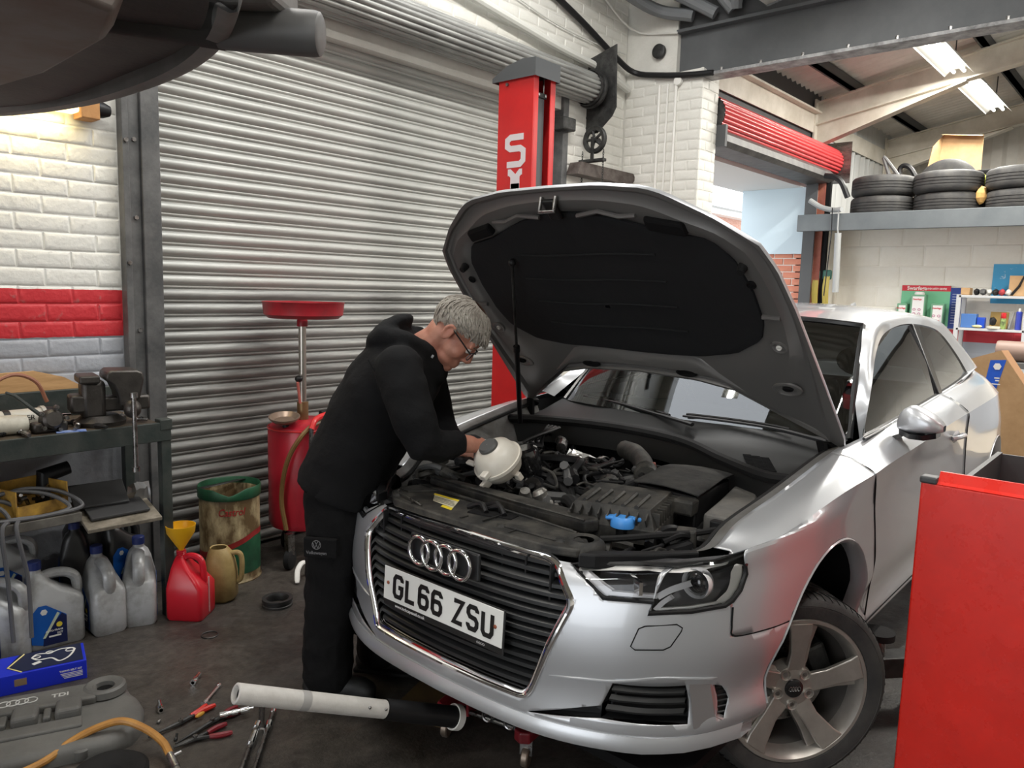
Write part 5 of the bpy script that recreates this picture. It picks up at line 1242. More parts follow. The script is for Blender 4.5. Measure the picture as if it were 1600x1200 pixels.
for k in range(90): # fringe falling forward
    y = rh.uniform(-.05,.05); x0 = .080-abs(y)*.4
    tf.tube([hd(x0-.02, y, .105-abs(y)*.3), hd(x0+.016, y, .085), hd(x0+.034+rh.uniform(-.008,.008), y+rh.uniform(-.01,.01), .058+rh.uniform(-.012,.012))], [.003,.003,.0007], 4, caps=False)
tfo = tf.build('hair_strands', m_hair, hair, ang=80); tfo['kind'] = 'stuff'
# --- glasses
gm_ = mat('glasses_black', (.01,.01,.01), .3)
gl = MB(); gl.tube([hd(-.004,-.086,.020), hd(.05,-.080,.016), hd(.100,-.068,.010)], .0028, 6); gl.tube([hd(-.004,.086,.020), hd(.05,.080,.016), hd(.100,.068,.010)], .0028, 6)
gs = gl.build('glasses', gm_, man)
for sg in (1, -1):
    MB().tube([hd(.101,.008*sg,.012), hd(.103,.036*sg,.018), hd(.098,.064*sg,.013), hd(.100,.062*sg,-.012), hd(.106,.036*sg,-.020), hd(.106,.012*sg,-.012)], .0020, 6, closed=True).build('rim', gm_, gs)
    MB().add([hd(.101,.010*sg,.010), hd(.098,.062*sg,.011), hd(.100,.060*sg,-.011), hd(.106,.014*sg,-.011)], [(0,1,2,3)]).build('lens', m_lens, gs)
MB().tube([hd(.101,-.009,.011), hd(.107,0,.013), hd(.101,.009,.011)], .002, 6).build('bridge', gm_, gs)
# --- gloved hands, fingers curled round the tank's pipe stubs
def hand(name, wrist, d, palm_n, sg):
    d = Vector(d).normalized(); pn = Vector(palm_n); pn = (pn-d*pn.dot(d)).normalized(); sd = d.cross(pn)*sg   # sd points to the thumb side
    w = Vector(wrist); h = MB()
    h.ball(w+d*.048, (.05,.042,.017), r=Matrix((d, sd, pn)).transposed()); capt(h, [w-d*.03, w+d*.02], [.030,.029])
    for i, (off, ln, r) in enumerate([(.030,.074,.0092),(.010,.082,.0096),(-.010,.077,.0092),(-.029,.060,.0082)]):
        b = w+d*.088+sd*off; c1 = b+d*ln*.38-pn*-.0+pn*.010; c2 = c1+(d*.55+pn*.75).normalized()*ln*.36; c3 = c2+(d*-.15+pn*.95).normalized()*ln*.30
        capt(h, [w+d*.05+sd*off*.8, b, c1, c2, c3], [r*1.15, r*1.1, r, r*.95, r*.85], 10)
    t0 = w+d*.022+sd*.028; t1 = t0+(d*.55+sd*.75+pn*.3).normalized()*.036; t2 = t1+(d*.85+sd*.1+pn*.5).normalized()*.032; t3 = t2+(d*.7-sd*.25+pn*.6).normalized()*.024
    capt(h, [t0, t1, t2, t3], [.015,.0125,.011,.009], 10)
    o = organic(name, h, m_glove, man, .0042, 3)
    return o
hR = hand('glove', ploc(.57,.088,1.005), (.70,.55,-.42), (.35,.1,-.85), 1)
hL = hand('glove', ploc(.54,-.088,.932), (.72,-.45,-.10), (.25,-.3,-.9), -1)
MB().obox(ploc(.60,.055,.965), (.05,.006,.018), rotm(0,.4,.4)).build('glove_trim', m_red, hR, smooth=False, bevel=.003)
# ================================================================== bench corner
m_bench = mat('bench_green', (.020,.030,.028), .45, col2=(.05,.055,.05), nscale=9, bump=.15)
m_oilwood = mat('oily_wood', (.045,.032,.022), .5, col2=(.10,.075,.05), nscale=6, bump=.2)
m_cast = mat('cast_iron', (.085,.078,.072), .42, .7, col2=(.05,.046,.042), nscale=16, bump=.15, bscale=70)
wbn = thing('workbench', 'oily dark green steel workbench against the left brick wall', 'workbench', (0, 0, 0))
MB().box(.15, 1.60, 3.45, 3.90, .855, .872).box(.15, 1.60, 3.446, 3.462, .835, .9215).build('top_frame', m_bench, wbn, smooth=False, bevel=.003)
for k in range(4): MB().box(.15, 1.555, 3.463+k*.109, 3.463+k*.109+.106, .873, .92).build('top_plank', m_oilwood, wbn, smooth=False, bevel=.003)
for x in (.16, 1.555):
    for y in (3.45, 3.85): MB().box(x, x+.045, y, y+.045, 0, .836 if y < 3.6 else .856).build('leg', m_bench, wbn, smooth=False, bevel=.003)
MB().box(1.548, 1.605, 3.443, 3.50, .885, .935).build('corner_cap', m_bench, wbn, smooth=False, bevel=.004)
MB().box(.15, 1.21, 3.45, 3.90, .535, .575).build('shelf', mat('grimy_shelf', (.16,.15,.13), .6, col2=(.05,.045,.04), nscale=8), wbn, smooth=False, bevel=.003)
MB().box(.2, 1.55, 3.62, 3.90, .13, .15).build('bottom_shelf', m_blackrough, wbn, smooth=False)
# timber and boards leaning behind
tag(MB().prism([(.95,.925),(.95,1.13),(1.20,1.135),(1.32,1.10),(1.40,1.05),(1.40,.925)], 0, .02, Matrix(((1,0,0,0),(0,0,-1,3.935),(0,1,0,0),(0,0,0,1)))).build('plywood_board', mat('plywood', (.55,.33,.15), .7, col2=(.42,.24,.10), nscale=7, stretch=(1,1,8)), smooth=False), 'light plywood offcut standing against the wall behind the bench', 'board')
tag(MB().box(.80, 1.52, 3.885, 3.91, .921, 1.045).build('green_board', m_bench, smooth=False, bevel=.004), 'dark green strip of board standing at the back of the bench', 'board')
# vice
vs_ = thing('bench_vice', 'large worn cast iron bench vice bolted to the bench corner', 'vice', (1.345, 3.58, .92), -.2)
MB().lathe([(.001,0),(.10,0),(.105,.02),(.09,.03),(.07,.045),(.001,.045)], 24).build('base', m_cast, vs_)
MB().box(-.075,.02,-.055,.055,.03,.20).build('body', m_cast, vs_, bevel=.02)
MB().box(-.085,-.005,-.075,.075,.19,.225).build('rear_jaw', m_cast, vs_, smooth=False, bevel=.008)
jw = MB(); jp = [(.015,.205),(.018,.232),(.035,.245),(.14,.243),(.165,.232),(.168,.20),(.150,.12),(.12,.085),(.07,.085),(.062,.14),(.045,.18)]
jw.prism(jp, -.085, .085, Matrix(((1,0,0,0),(0,0,1,0),(0,1,0,0),(0,0,0,1)))).build('front_jaw', m_cast, vs_, ang=40, bevel=.008)
MB().box(.0,.20,-.04,.04,.06,.125).build('slide', m_cast, vs_, bevel=.01)
MB().ball((.10,-.165,.085), (.036,.036,.040)).build('screw_boss', m_cast, vs_); MB().cyl((.09,0,.10),(.10,-.15,.087), .022).build('screw', m_cast, vs_)
MB().cyl((.10,-.20,.145),(.10,-.20,-.165), .0095, n=12).build('handle_bar', m_steel, vs_)
MB().cyl((.10,-.20,-.165),(.10,-.20,-.185), .016, n=12).build('handle_end', m_steel, vs_); MB().cyl((.10,-.20,.14),(.10,-.20,.16), .016, n=12).build('handle_end', m_steel, vs_)
MB().box(-.12,-.05,-.05,.05,.06,.14).build('anvil', m_cast, vs_, bevel=.012)
# syringe pump, grease tube, air tool and debris on the bench
sy = thing('fluid_syringe', 'clear plastic fluid extraction pump lying on the bench', 'pump', (1.06, 3.66, .963), .05)
MB().cyl((-.22,0,0),(.09,0,.0), .043, n=24).build('barrel', mat('cloudy_plastic', (.50,.48,.42), .3), sy); MB().cyl((-.07,0,0),(-.045,0,0), .0442, n=24).build('piston', m_black, sy)
MB().lathe([(.043,-.01),(.05,-.01),(.05,.005),(.043,.005)], 24, (.085,0,0), rotm(0,math.pi/2,0)).build('collar', mat('cloudy_plastic', (.50,.48,.42), .3), sy)
MB().lathe([(.001,.06),(.025,.06),(.04,.045),(.046,0),(.001,0)], 20, (.09,0,0), rotm(0,math.pi/2,0)).build('end_cap', m_black, sy); MB().cyl((.15,0,0),(.20,0,.0), .006).build('nozzle', m_chrome, sy)
text('LASER', .03, m_black, sy, frame((.0,-.0445,.01), (1,0,0), (0,0,1)))
tag(MB().tube(crom([(.86,3.60,.99),(.93,3.62,1.10),(1.03,3.64,1.155),(1.12,3.65,1.12),(1.16,3.65,1.03)], 6), .008, 8).build('suction_hose', mat('brown_hose', (.30,.12,.07), .4)), 'thin brown suction hose arching over the extraction pump', 'hose')
tag(MB().lathe([(.001,0),(.036,0),(.04,.01),(.04,.15),(.034,.19),(.001,.20)], 24, (.86,3.56,.962), rotm(0,math.pi/2,-.05)).build('grease_cartridge', mat('off_white', (.62,.59,.50), .5, col2=(.4,.37,.3), nscale=12)), 'dirty white grease cartridge lying at the front of the bench', 'cartridge')
at_ = thing('throttle_body', 'grey cast metal part with lever in the middle of the bench', 'engine part', (1.13, 3.53, .92))
MB().lathe([(.001,.05),(.03,.05),(.04,.04),(.045,.0),(.001,0)], 18, (0,0,.05), rotm(math.pi/2.3,0,0)).build('body', m_cast, at_); MB().box(-.07,.06,-.03,.03,0,.045).build('foot', m_cast, at_, bevel=.01); MB().tube([(-.02,0,.06),(-.12,.02,.16),(-.15,.02,.175)], [.008,.008,.006], 8).build('lever', m_bench, at_)
for k in range(5): MB().cyl((.05*math.cos(k*1.3),-.03,.06+.05*math.sin(k*1.3)),(.05*math.cos(k*1.3),-.05,.06+.05*math.sin(k*1.3)), .009, n=8).build('bolt', m_steel, at_)
rb_ = random.Random(3)
for k, (x, y, L0, col, lab) in enumerate([(.92,3.50,.10,m_black,'black plastic clip at the left front of the bench'),(1.02,3.48,.09,m_steel,'short steel bolt beside the grease cartridge'),(1.22,3.50,.08,m_steel,'steel pin in front of the vice'),(1.26,3.56,.07,m_alu,'broken alloy bracket beside the cast part'),(1.30,3.48,.10,m_darksteel,'dark bent rod in front of the vice base'),(.98,3.55,.06,m_red,'small red plastic cap behind the grease cartridge'),(1.20,3.62,.10,m_black,'black wire connector behind the cast part'),(1.50,3.52,.05,m_steel,'small bolt on the bare corner of the bench'),(1.47,3.66,.06,m_steel,'loose pin near the back of the bench corner')]):
    a = rb_.uniform(0, 3)
    mb = MB().tube([(-L0/2*math.cos(a),-L0/2*math.sin(a),.012),(0,0,.015),(L0/2*math.cos(a),L0/2*math.sin(a),.012)], [.008,.011,.007], 8); mb.ball((L0/2*math.cos(a),L0/2*math.sin(a),.014), .0135, 8, 6)
    tag(mb.build('bench_scrap', col, loc=(x, y, .92)), lab, 'scrap part', 'small parts on the bench')
tag(MB().obox((1.19,3.475,.923), (.11,.045,.003), rotm(0,0,-.25)).build('wipe_sachet', mat('blue_white_print', (.45,.55,.75), .4, col2=(.08,.16,.5), nscale=25), smooth=False), 'blue and white sachet at the front edge of the bench', 'sachet')
# lower shelf: yellow bin of bolts, grey leads, mats on a tray, foil bag, wooden box
bn = thing('parts_bin', 'dirty yellow plastic bin of bolts on the bench shelf', 'bin', (1.06, 3.60, .575), .25)
m_yel = mat('dirty_yellow', (.55,.32,.05), .6, col2=(.22,.12,.03), nscale=10)
MB().box(-.11,.11,-.09,.09,0,.008).build('bin_floor', m_yel, bn, smooth=False)
for a in ((-.11,-.104,-.09,.09,0,.12), (.104,.11,-.09,.09,0,.12), (-.11,.11,.084,.09,0,.13), (-.11,.11,-.09,-.084,0,.055)): MB().box(*a).build('bin_side', m_yel, bn, smooth=False)
for k in range(18):
    p = (rb_.uniform(-.085,.085), rb_.uniform(-.065,.065), rb_.uniform(.02,.075)); q = tuple(p[i]+rb_.uniform(-.025,.025) for i in range(3))
    tag(MB().tube([p, q], .0075, 6).build('bin_bolt', rb_.choice([m_steel, m_darksteel, m_cast]), loc=(1.06, 3.60, .585)), 'loose bolt among the others in the yellow bin', 'bolt', 'bolts in the yellow bin')
m_lead = mat('grey_lead', (.10,.10,.105), .5)
for k in range(5):
    y0 = 3.50+.02*k; x0 = .80+.05*k
    pts = [(x0-.1,3.6,.60),(x0,y0,.66),(x0+.07,y0-.02,.64),(x0+.10,y0-.04,.585),(x0+.06,3.435,.56),(x0+.05+.02*k,3.43,.35),(x0+.06+.015*k,3.42,.10 if k < 3 else .35)]
    if k > 2: pts = [(x0-.1,3.6,.60),(x0,y0,.68),(x0+.15,y0-.03,.66),(x0+.22,3.47,.60),(x0+.10,3.46,.585),(x0-.05,3.47,.59)]
    tag(MB().tube(crom(pts, 6), .0085, 8).build('cable_lead', m_lead), ['grey lead hanging in front of the bench, leftmost', 'grey lead hanging down past the bottles, second from left', 'grey lead hanging down past the bottles, third from left', 'grey lead looped on the shelf left of the yellow bin', 'grey lead looped over the front of the yellow bin'][k], 'cable', 'grey leads on the bench shelf')
ty_ = tag(MB().prism([(1.215,.505),(1.215,.515),(1.50,.555),(1.505,.545)], 0, .0, Matrix()) and MB().obox((1.375,3.52,.53), (.30,.30,.018), rotm(.18,-.02,-.12)).build('card_tray', mat('stained_card', (.34,.30,.24), .7, col2=(.09,.075,.05), nscale=7), smooth=False, bevel=.003), 'stained cardboard tray tilted on the bench shelf under the vice', 'tray')
for k, (c_, s_, rx) in enumerate([((1.37,3.50,.548),(.24,.14,.012),.18), ((1.335,3.60,.60),(.22,.16,.012),.45)]):
    tag(MB().obox(c_, s_, rotm(rx,-.02,-.1-.1*k)).build('rubber_mat', mat('dark_rubber_mat', (.045,.045,.046), .6), smooth=False, bevel=.003), ['flat grey rubber pad on the front of the stained tray', 'bent grey rubber pad leaning at the back of the stained tray'][k], 'pad', 'rubber pads')
fo = np.array([[(1.475+.02*i+rb_.uniform(-.01,.01), 3.60+.05*math.sin(j*1.05)+rb_.uniform(-.012,.012), .57+.06*math.cos(j*1.05)+rb_.uniform(-.012,.012)) for j in range(6)] for i in range(5)])
tag(MB().grid(fo, closed_v=True).build('foil_bag', mat('foil_bag', (.5,.5,.5), .3, .8), ang=8), 'crumpled silver bag at the right end of the bench shelf', 'bag')
tag(MB().box(.78,.95,3.64,3.80,.575,.76).build('wooden_box', mat('old_wood', (.12,.09,.06), .7, col2=(.06,.045,.03), nscale=8), smooth=False, bevel=.005), 'old dark wooden box at the left of the bench shelf', 'box')
tag(MB().tube([(1.16,3.70,.575),(1.16,3.70,.70),(1.25,3.70,.72)], [.05,.045,.03], 12).build('black_funnel', m_black, smooth=True), 'black plastic funnel at the back of the bench shelf', 'funnel')

# oil bottles
m_bot = mat('grey_bottle', (.46,.47,.48), .38, .15, col2=(.20,.19,.17), nscale=6, ncon=(.42,.70))
m_cap = mat('navy_cap', (.02,.035,.16), .4); m_lblue = mat('label_blue', (.01,.10,.42), .35); m_lnavy = mat('label_navy', (.008,.014,.07), .35)
m_lstripe = mat('label_stripe', (.55,.62,.45), .4); m_lyel = mat('label_yellow2', (.75,.60,.05), .4)
def rrect(x0, x1, d, z, r=.025, n=4):
    out = []
    for cx_, cy_, a0 in ((x1-r, d-r, 0), (x0+r, d-r, math.pi/2), (x0+r, -d+r, math.pi), (x1-r, -d+r, 3*math.pi/2)):
        for i in range(n+1): a = a0+math.pi/2*i/n; out.append((cx_+r*math.cos(a), cy_+r*math.sin(a), z))
    return out
def bottle(label, loc, rz, m_b=m_bot, side=-1, scale=1., name='oil_bottle', text_=True):
    t = thing(name, label, 'bottle', loc, rz, 'oil bottles under the bench')
    b = MB(); S_ = [rrect(-.09,.09,.055,0,.02), rrect(-.095,.095,.062,.012,.025), rrect(-.095,.095,.062,.165,.025), rrect(-.093,.088,.059,.185,.03), rrect(-.090,.03,.052,.215,.03), rrect(-.088,-.005,.046,.245,.03), rrect(-.085,-.02,.036,.270,.028), rrect(-.078,-.035,.022,.283,.02), rrect(-.076,-.037,.0195,.305,.018)]
    b.strip(S_); b.add(S_[0], [tuple(range(len(S_[0])))]); b.add(S_[-1], [tuple(range(len(S_[0])))])
    b.v = [(x*scale, y*scale, z*scale) for x, y, z in b.v]; b.build('bottle_body', m_b, t, ang=40)
    h = MB().tube(crom([(-.045,0,.258),(.0,0,.268),(.045,0,.262),(.076,0,.238),(.082,0,.195),(.076,0,.165)], 4), .023, 10, flat=.8); h.v = [(x*scale, y*scale, z*scale) for x, y, z in h.v]; h.build('handle', m_b, t)
    MB().lathe([(.001,.031*scale),(.021*scale,.031*scale),(.0235*scale,.028*scale),(.0235*scale,0),(.001,0)], 20, (-.0565*scale,0,.295*scale)).build('cap', m_cap, t)
    for sd in (1, -1):
        y = sd*.0632*scale; F = frame((0, y, 0), (-sd*1, 0, 0), (0, 0, 1)) @ Matrix.Diagonal((scale, scale, 1, 1)); fl = lambda P: [(-sd*x, z) for x, z in P]
        lb = MB().prism(fl([(-.086,.03),(-.086,.14),(-.06,.17),(-.035,.17),(.03,.12),(.03,.015),(-.04,.015)]), -.0005, .0006, F).build('label', m_lblue, t, smooth=False)
        MB().prism(fl([(-.05,.015),(.03,.015),(.03,.115),(.015,.13),(-.045,.06)]), .0007, .0011, F).build('label_panel', m_lnavy, lb, smooth=False)
        MB().prism(fl([(-.05,.045),(-.041,.045),(.008,.13),(.0,.137)]), .0012, .0015, F).build('label_stripe', m_lstripe, lb, smooth=False)
        MB().prism([(-sd*.005+.010*math.cos(a), .088+.010*math.sin(a)) for a in np.linspace(0, 6.28, 13)[:-1]], .0012, .0016, F).build('label_seal', m_lyel, lb, smooth=False)
        MB().prism([(sd*.043+.012*math.cos(a), .145+.012*math.sin(a)) for a in np.linspace(0, 6.28, 7)[:-1]], .0008, .0012, F).build('label_badge', m_white, lb, smooth=False)
        if text_:
            text('AUTO-TRANS', .009, m_white, lb, F @ Matrix.Translation((sd*.012, .068, .0014)), bold=.0002); text('DCT', .009, m_white, lb, F @ Matrix.Translation((-sd*.006, .056, .0014)), bold=.0002)
            MB().prism([(sd*.035-.03, .044), (sd*.035+.0, .044), (sd*.035+.0, .050), (sd*.035-.03, .050)] if sd > 0 else [(-.03,.044),(.01,.044),(.01,.050),(-.03,.050)], .0012, .0015, F).build('label_bar', m_white, lb, smooth=False)
    return t
m_bblk = mat('black_bottle', (.02,.02,.021), .35)
bottle('grey oil bottle with blue label turned towards the room, beside the blue box', (1.115, 3.55, 0), -.12, scale=1.14)
bottle('grey oil bottle seen from its handle end, in the middle of the bottle row', (1.315, 3.545, 0), -1.62, scale=1.12)
bottle('grey oil bottle at the right end of the row beside the red can', (1.47, 3.53, 0), -1.98, scale=1.14)
bottle('large grey bottle cut off by the left edge behind the blue box', (.93, 3.57, 0), -.85, scale=1.15)
bottle('grey oil bottle with navy label on the low shelf behind the hanging leads', (1.03, 3.77, .15), -.2)
bottle('grey oil bottle at the far left of the low shelf', (.84, 3.78, .15), .3)
bottle('black oil bottle behind the right end of the bottle row', (1.46, 3.70, .15), .25, m_bblk)
bottle('dark dusty bottle behind the middle of the bottle row', (1.27, 3.72, .15), 1.2, m_bblk)
tag(MB().lathe([(.001,0),(.10,0),(.11,.02),(.11,.24),(.09,.28),(.03,.30),(.03,.33),(.001,.33)], 24, (1.36, 3.80, .15)).build('black_canister', m_bblk), 'black round canister at the back of the low bench shelf', 'canister')
# red can with yellow funnel
rc = thing('fluid_can', 'red plastic fluid can with a yellow funnel in its neck', 'can', (1.645, 3.40, 0), -.9)
m_rp = mat('red_plastic', (.55,.012,.025), .28)
b = MB(); S_ = [rrect(-.075,.085,.075,0,.02), rrect(-.08,.09,.082,.012,.02), rrect(-.08,.09,.082,.15,.02), rrect(-.075,.06,.07,.19,.02), rrect(-.07,.02,.055,.235,.02), rrect(-.06,-.012,.032,.275,.015), rrect(-.055,-.017,.019,.29,.015), rrect(-.055,-.017,.019,.315,.015)]
b.strip(S_); b.add(S_[0], [tuple(range(len(S_[0])))]); b.add(S_[-1], [tuple(range(len(S_[0])))]); b.build('can_body', m_rp, rc, ang=40)
MB().tube(crom([(-.03,0,.272),(.01,0,.288),(.05,0,.275),(.066,0,.235),(.068,0,.15)], 4), .015, 10).build('handle', m_rp, rc)
MB().tube([(.092,-.0,.02),(.092,0,.19)], .004, 6).build('sight_strip', mat('pale_strip', (.6,.3,.3), .4), rc)
for z in (.296, .304): MB().lathe([(.02,0),(.0225,.002),(.02,.004)], 20, (-.036,0,z)).build('neck_thread', m_rp, rc)
fn = thing('funnel', 'small yellow plastic funnel standing in the neck of the red can', 'funnel', (1.645-.036*math.cos(.9), 3.40+.036*math.sin(.9), .30))
MB().lathe([(.012,-.05),(.012,.015),(.016,.025),(.062,.10),(.066,.135),(.0635,.135),(.059,.10),(.013,.027),(.009,.015),(.009,-.05)], 28).build('funnel_cone', mat('yellow_plastic', (.80,.42,.01), .35), fn)
# beige jug
jg = thing('measuring_jug', 'dirty beige plastic jug between the red can and the drum', 'jug', (1.84, 3.47, 0), -.75)
m_jug = mat('beige_plastic', (.42,.31,.13), .45, col2=(.25,.17,.06), nscale=8)
J = [rrect(-.06,.06,.06,0,.05,6), rrect(-.075,.075,.075,.02,.06,6), rrect(-.075,.075,.075,.14,.06,6), rrect(-.07,.065,.065,.20,.055,6), rrect(-.06,.05,.052,.24,.045,6), rrect(-.05,.03,.04,.265,.035,6), rrect(-.045,.025,.035,.262,.03,6), rrect(-.055,.04,.046,.235,.04,6)]
MB().strip(J).add(J[0], [tuple(range(len(J[0])))]).build('jug_body', m_jug, jg, ang=50)
MB().tube(crom([(.045,0,.235),(.085,0,.235),(.10,0,.20),(.095,0,.11),(.07,0,.085)], 4), .013, 10).build('handle', m_jug, jg)
# drum
dm = thing('oil_drum', 'dirty cream and green metal oil drum with its lid cut open', 'drum', (2.03, 3.725, 0))
m_drum = mat('dirty_cream', (.46,.38,.22), .55, col2=(.09,.055,.02), nscale=9, ncon=(.33,.55), stretch=(1,1,.45), bump=.1)
m_dgreen = mat('drum_green', (.015,.10,.045), .45, col2=(.01,.05,.025), nscale=8); m_dred = mat('drum_red', (.35,.02,.02), .5, col2=(.2,.015,.015), nscale=8)
MB().lathe([(.001,.004),(.150,.004),(.156,.0),(.158,.006),(.153,.014),(.152,.02),(.152,.46),(.150,.47),(.147,.46),(.147,.02),(.001,.02)], 48).build('drum_body', m_drum, dm, ang=40)
t0 = math.atan2(-.878, -.478)
def shell(r, a0, a1, zlo, zhi, m_, nm, par=dm): MB().grid(np.array([[(r*math.cos(a), r*math.sin(a), zlo(a)), (r*math.cos(a), r*math.sin(a), zhi(a))] for a in np.linspace(a0, a1, 25)])).build(nm, m_, par, ang=60)
hb = lambda a: .19+.05*max(-1, min(1, (a-t0)/.9)); shell(.1532, t0-1.6, t0+1.6, lambda a: .05, hb, m_dgreen, 'green_band'); shell(.1533, t0-1.6, t0+1.6, hb, lambda a: hb(a)+.03, m_dred, 'red_band')
rimg = []
for i in range(49):
    a = 2*math.pi*i/48; d = abs(((a-t0+math.pi) % (2*math.pi))-math.pi); dip = max(0, 1-d/.55)*.035
    rimg.append([(r*math.cos(a), r*math.sin(a), z) for r, z in ((.156,.445), (.159,.45), (.159,.50-dip), (.156,.505-dip), (.152,.50-dip), (.152,.445))])
MB().grid(np.array(rimg)).build('green_rim', m_dgreen, dm, ang=40)
MB().add([(-.14,.03,.49),(.14,.07,.49),(.13,.10,.488),(-.13,.075,.488)], [(0,1,2,3)]).build('lid_flap', m_darksteel, dm, solid=.003)
MB().lathe([(.001,.30),(.147,.30)], 32).build('oil_level', m_blackrough, dm)
def curved_text(txt, size, m_, parent, r, ang, z, width=None, shear=0.):
    o = text(txt, size, m_, parent, Matrix(), width=width, shear=shear, bold=.0006)
    for v in o.data.vertices:
        a = ang+v.co.x/r; rr = r+.0008+v.co.z; v.co = Vector((rr*math.cos(a), rr*math.sin(a), z+v.co.y))
    return o
curved_text('Castrol', .055, m_dred, dm, .1525, t0+.05, .385, width=.135, shear=.25)
# waste oil drainer
od = thing('oil_drainer', 'red waste oil drainer with a round pan on a steel pole', 'oil drainer', (2.49, 3.72, 0))
MB().lathe([(.001,.17),(.14,.18),(.19,.20),(.20,.23),(.20,.74),(.19,.77),(.14,.795),(.001,.80)], 40).build('tank', mat('drainer_red', (.45,.012,.03), .35, col2=(.30,.01,.02), nscale=6, stretch=(1,1,.3)), od, ang=40)
MB().lathe([(.202,.755),(.204,.76),(.202,.765)], 40).build('tank_weld', m_red, od)
MB().lathe([(.04,.0),(.05,.0),(.19,.0),(.215,.02),(.222,.085),(.226,.09),(.218,.09),(.21,.025),(.185,.008),(.04,.008)], 40, (0,0,1.37)).build('pan', mat('pan_red', (.42,.018,.03), .4, col2=(.25,.02,.025), nscale=9), od, ang=40)
MB().lathe([(.02,0),(.03,0),(.03,.03),(.02,.05)], 20, (-.01,0,1.325)).build('pan_collar', mat('pan_red', (.42,.018,.03), .4), od)
MB().cyl((-.01,0,.80),(-.01,0,1.36), .021, n=16).build('pole', mat('pole_steel', (.5,.47,.42), .28, .9), od); MB().cyl((-.01,0,.80),(-.01,0,.90), .032, n=16).build('pole_collar', mat('brass', (.30,.20,.10), .4, .8), od)
MB().tube([(-.06,-.05,.90),(-.075,-.05,1.02)], .008, 8).build('valve_lever', mat('faded_red', (.40,.10,.08), .6), od); MB().ball((-.055,-.03,1.035), (.022,.02,.02)).build('valve_knob', m_black, od)
MB().lathe([(.001,0),(.06,0),(.082,.02),(.084,.03),(.078,.03),(.055,.008),(.001,.006)], 28, (-.16,-.05,.81), rotm(.15,-.12,0)).build('side_cup', mat('brass_cup', (.30,.22,.17), .35, .6), od)
MB().cyl((-.15,-.05,.77),(-.15,-.05,.81), .02).build('cup_stem', m_black, od)
MB().tube(crom([(.15,-.12,.82),(.05,-.17,.845),(-.06,-.20,.83),(-.10,-.215,.78)], 5), .016, 10).build('grab_handle', m_red, od); MB().tube([(-.10,-.215,.79),(-.105,-.216,.62)], .013, 10).build('hook_spout', m_steel, od); MB().cyl((-.105,-.216,.62),(-.105,-.216,.55), .019, n=6).build('spout_nut', m_steel, od)
MB().tube(crom([(.10,-.14,.80),(-.05,-.18,.80),(-.15,-.19,.74),(-.205,-.14,.60),(-.215,-.10,.40),(-.20,-.12,.22)], 6), .013, 8).build('drain_hose', mat('amber_hose', (.16,.09,.03), .4), od)
for x, y in ((-.17,-.12), (.17,-.12), (0,.17)): MB().lathe([(.001,-.02),(.045,-.02),(.055,-.014),(.055,.014),(.045,.02),(.001,.02)], 24, (x*1.1,y*1.1,.055), rotm(math.pi/2,0,.6)).build('castor_wheel', m_rubber, od); MB().box(x*1.1-.02,x*1.1+.02,y*1.1-.02,y*1.1+.02,.08,.2).build('castor_fork', m_steel, od, smooth=False)
MB().obox((.06,-.10,.83), (.05,.03,.05)).build('gauge', m_black, od, smooth=False, bevel=.005)
tag(MB().tube(crom([(2.20,3.36,.01),(2.23,3.40,.06),(2.27,3.42,.085),(2.31,3.43,.07),(2.33,3.44,.012)], 4), [.010]+[.014]*15+[.010], 8, flat=.5).build('white_bracket', m_white), 'curved white plastic piece on the floor by the drainer wheels', 'plastic part')
# pulley ring by the drum
tag(MB().lathe([(.050,0),(.073,0),(.073,.010),(.069,.013),(.069,.024),(.073,.027),(.073,.038),(.055,.038),(.050,.030),(.050,0)], 36, (1.99, 3.21, 0)).build('pulley_ring', mat('pulley_black', (.02,.02,.02), .5)), 'black grooved rubber ring lying on the floor in front of the drum', 'pulley')
tag(MB().tube([(1.60+.035*math.cos(a), 3.13+.035*math.sin(a), .003) for a in np.linspace(0, 6.28, 25)[:-1]], .0025, 5, closed=True).build('wire_ring', m_darksteel), 'thin dark wire ring on the floor before the bottles', 'ring')
# ================================================================== things on the floor
# blue parts box
bx = thing('parts_box', 'bright blue cardboard parts box on the floor by the bottles', 'box', (.86, 3.27, 0), math.radians(-16))
m_bb = mat('box_blue', (.012,.03,.60), .4)
MB().box(-.30,.26,-.085,.085,0,.076).build('carton', m_bb, bx, smooth=False, bevel=.002)
MB().prism([(.04,-.075),(-.005,-.02),(.04,.083),(.25,.083),(.25,-.075)], .0765, .0772).build('print_panel', mat('box_navy', (.01,.015,.05), .4), bx, smooth=False)
MB().tube([(.045,-.078,.0775),(.0,-.02,.0775),(.055,.078,.0775)], .003, 4).build('print_line', mat('print_yellow', (.8,.7,.3), .5), bx)
kp = MB().tube(crom([(.08,.03,.0775),(.10,.055,.0775),(.14,.045,.0775),(.18,.062,.0775),(.225,.045,.0775),(.205,-.02,.0775),(.17,-.045,.0775),(.145,-.005,.0775),(.10,.0,.0775),(.08,.03,.0775)], 5)[:-1], .0042, 5, closed=True, flat=.25).build('print_belt', m_white, bx)
for x, y, r in ((.095,.028,.014), (.14,.05,.013), (.212,.038,.017)): MB().tube([(x+r*math.cos(a), y+r*.8*math.sin(a), .0778) for a in np.linspace(0, 6.28, 17)[:-1]], .002, 4, closed=True).build('print_wheel', m_white, bx)
MB().obox((.095,-.025,.0775), (.03,.018,.001), rotm(0,0,.5)).build('print_part', m_white, bx, smooth=False)
text('TIMING BELT KIT', .010, m_white, bx, frame((.205,-.0855,.048), (1,0,0), (0,0,1)), bold=.0003)
